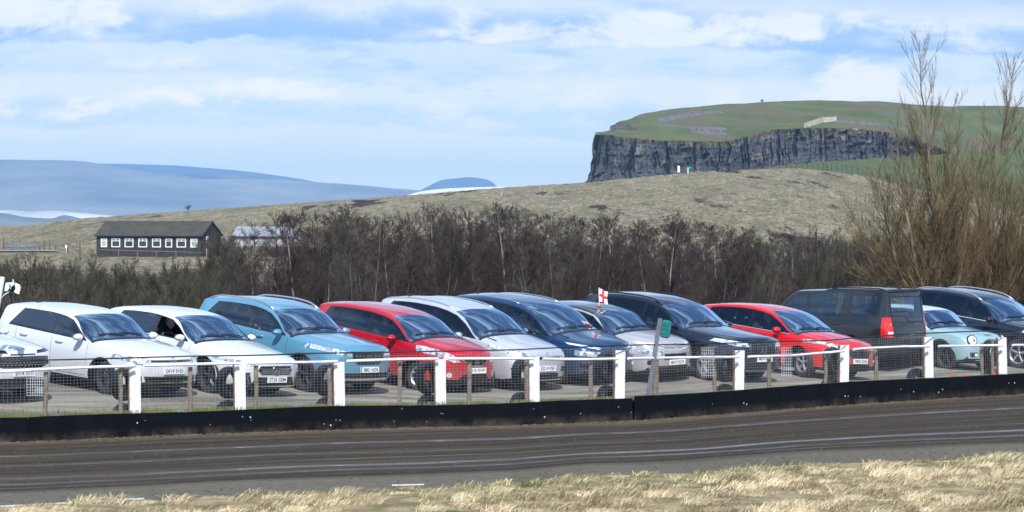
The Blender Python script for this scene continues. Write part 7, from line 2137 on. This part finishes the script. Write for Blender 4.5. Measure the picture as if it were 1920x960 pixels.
# higher up: broken cloud over the blue
sc_ = M('MAXIMUM', sp.outputs[2], .04)
pl = vec(M('DIVIDE', sp.outputs[0], sc_), M('DIVIDE', sp.outputs[1], sc_))
n_up = noise(pl, 1.3, 8, .62, .3)
cloud_up = rng(n_up, .44, .60)
bg2 = N.new('ShaderNodeBackground'); 
def lin(v, a, b, c, d):
    m = N.new('ShaderNodeMapRange'); m.inputs[1].default_value = a; m.inputs[2].default_value = b; m.inputs[3].default_value = c; m.inputs[4].default_value = d; L.new(v, m.inputs[0]); return m.outputs[0]
vm = N.new('ShaderNodeVectorMath'); vm.operation = 'MULTIPLY'; L.new(col, vm.inputs[0])
L.new(vec(M('ADD', lin(el, 0, .02, .36, 0), lin(el, .02, .045, 1.10, .90)), M('ADD', lin(el, 0, .02, .12, 0), lin(el, .02, .045, .98, .90)), M('ADD', lin(el, 0, .02, -.10, 0), lin(el, .02, .045, .78, .88))), vm.inputs[1])
L.new(vm.outputs[0], bg2.inputs[0]); bg2.inputs[1].default_value = 1.0
bg3 = N.new('ShaderNodeBackground'); bg3.inputs[0].default_value = S(205, 226, 255); bg3.inputs[1].default_value = 1.4
up = N.new('ShaderNodeMixShader'); L.new(M('MULTIPLY', cloud_up, .75), up.inputs[0]); L.new(bg1.outputs[0], up.inputs[1]); L.new(bg3.outputs[0], up.inputs[2])
ms = N.new('ShaderNodeMixShader'); L.new(rng(el, .07, .22), ms.inputs[0]); L.new(bg2.outputs[0], ms.inputs[1]); L.new(up.outputs[0], ms.inputs[2])
L.new(ms.outputs[0], N['World Output'].inputs['Surface'])
l = bpy.data.lights.new('sun', 'SUN'); l.energy = 5.0; l.angle = math.radians(.5); l.color = (1, .955, .89)
so = bpy.data.objects.new('sun', l); COL.objects.link(so); so.rotation_euler = SUN.to_track_quat('Z', 'Y').to_euler()
# the air over the valley
import os
if not os.environ.get('NOHAZE'):
    mb = MB(); mb.box((0, 0, 0), (2, 2, 2)); hz = mb.build('haze', []) if False else None
    me = bpy.data.meshes.new('haze'); z0, z1 = -270.0, 225.0; B_ = 20500
    me.from_pydata([(x*B_, y*B_, z) for z in (z0, z1) for x, y in ((-1, -1), (1, -1), (1, 1), (-1, 1))], [], [(3, 2, 1, 0), (4, 5, 6, 7), (0, 1, 5, 4), (1, 2, 6, 5), (2, 3, 7, 6), (3, 0, 4, 7)]); me.update()
    hm = bpy.data.materials.new('haze'); hm.use_nodes = True; hn = hm.node_tree; hn.nodes.remove(hn.nodes['Principled BSDF'])
    pv = hn.nodes.new('ShaderNodeVolumePrincipled'); pv.inputs['Color'].default_value = (.28, .55, 1.0, 1); pv.inputs['Density'].default_value = .000055; pv.inputs['Anisotropy'].default_value = -.35
    hn.links.new(pv.outputs[0], hn.nodes['Material Output'].inputs['Volume'])
    kind(link('haze', me, hm), 'stuff')
cam = bpy.data.cameras.new('camera'); co = bpy.data.objects.new('camera', cam); COL.objects.link(co); SC.camera = co
cam.sensor_width = 36; cam.lens = F/1920*36; cam.shift_y = -(480-HY)/1920; cam.clip_end = 60000; cam.clip_start = .5
co.location = (0, 0, CZ); co.rotation_euler = (PI/2, 0, 0)
SC.view_settings.view_transform = 'Standard'; SC.view_settings.look = 'None'; SC.view_settings.exposure = 0.2; SC.view_settings.gamma = 1
SC.cycles.volume_bounces = 0; SC.cycles.transparent_max_bounces = 24; SC.cycles.max_bounces = 6
lap('done')
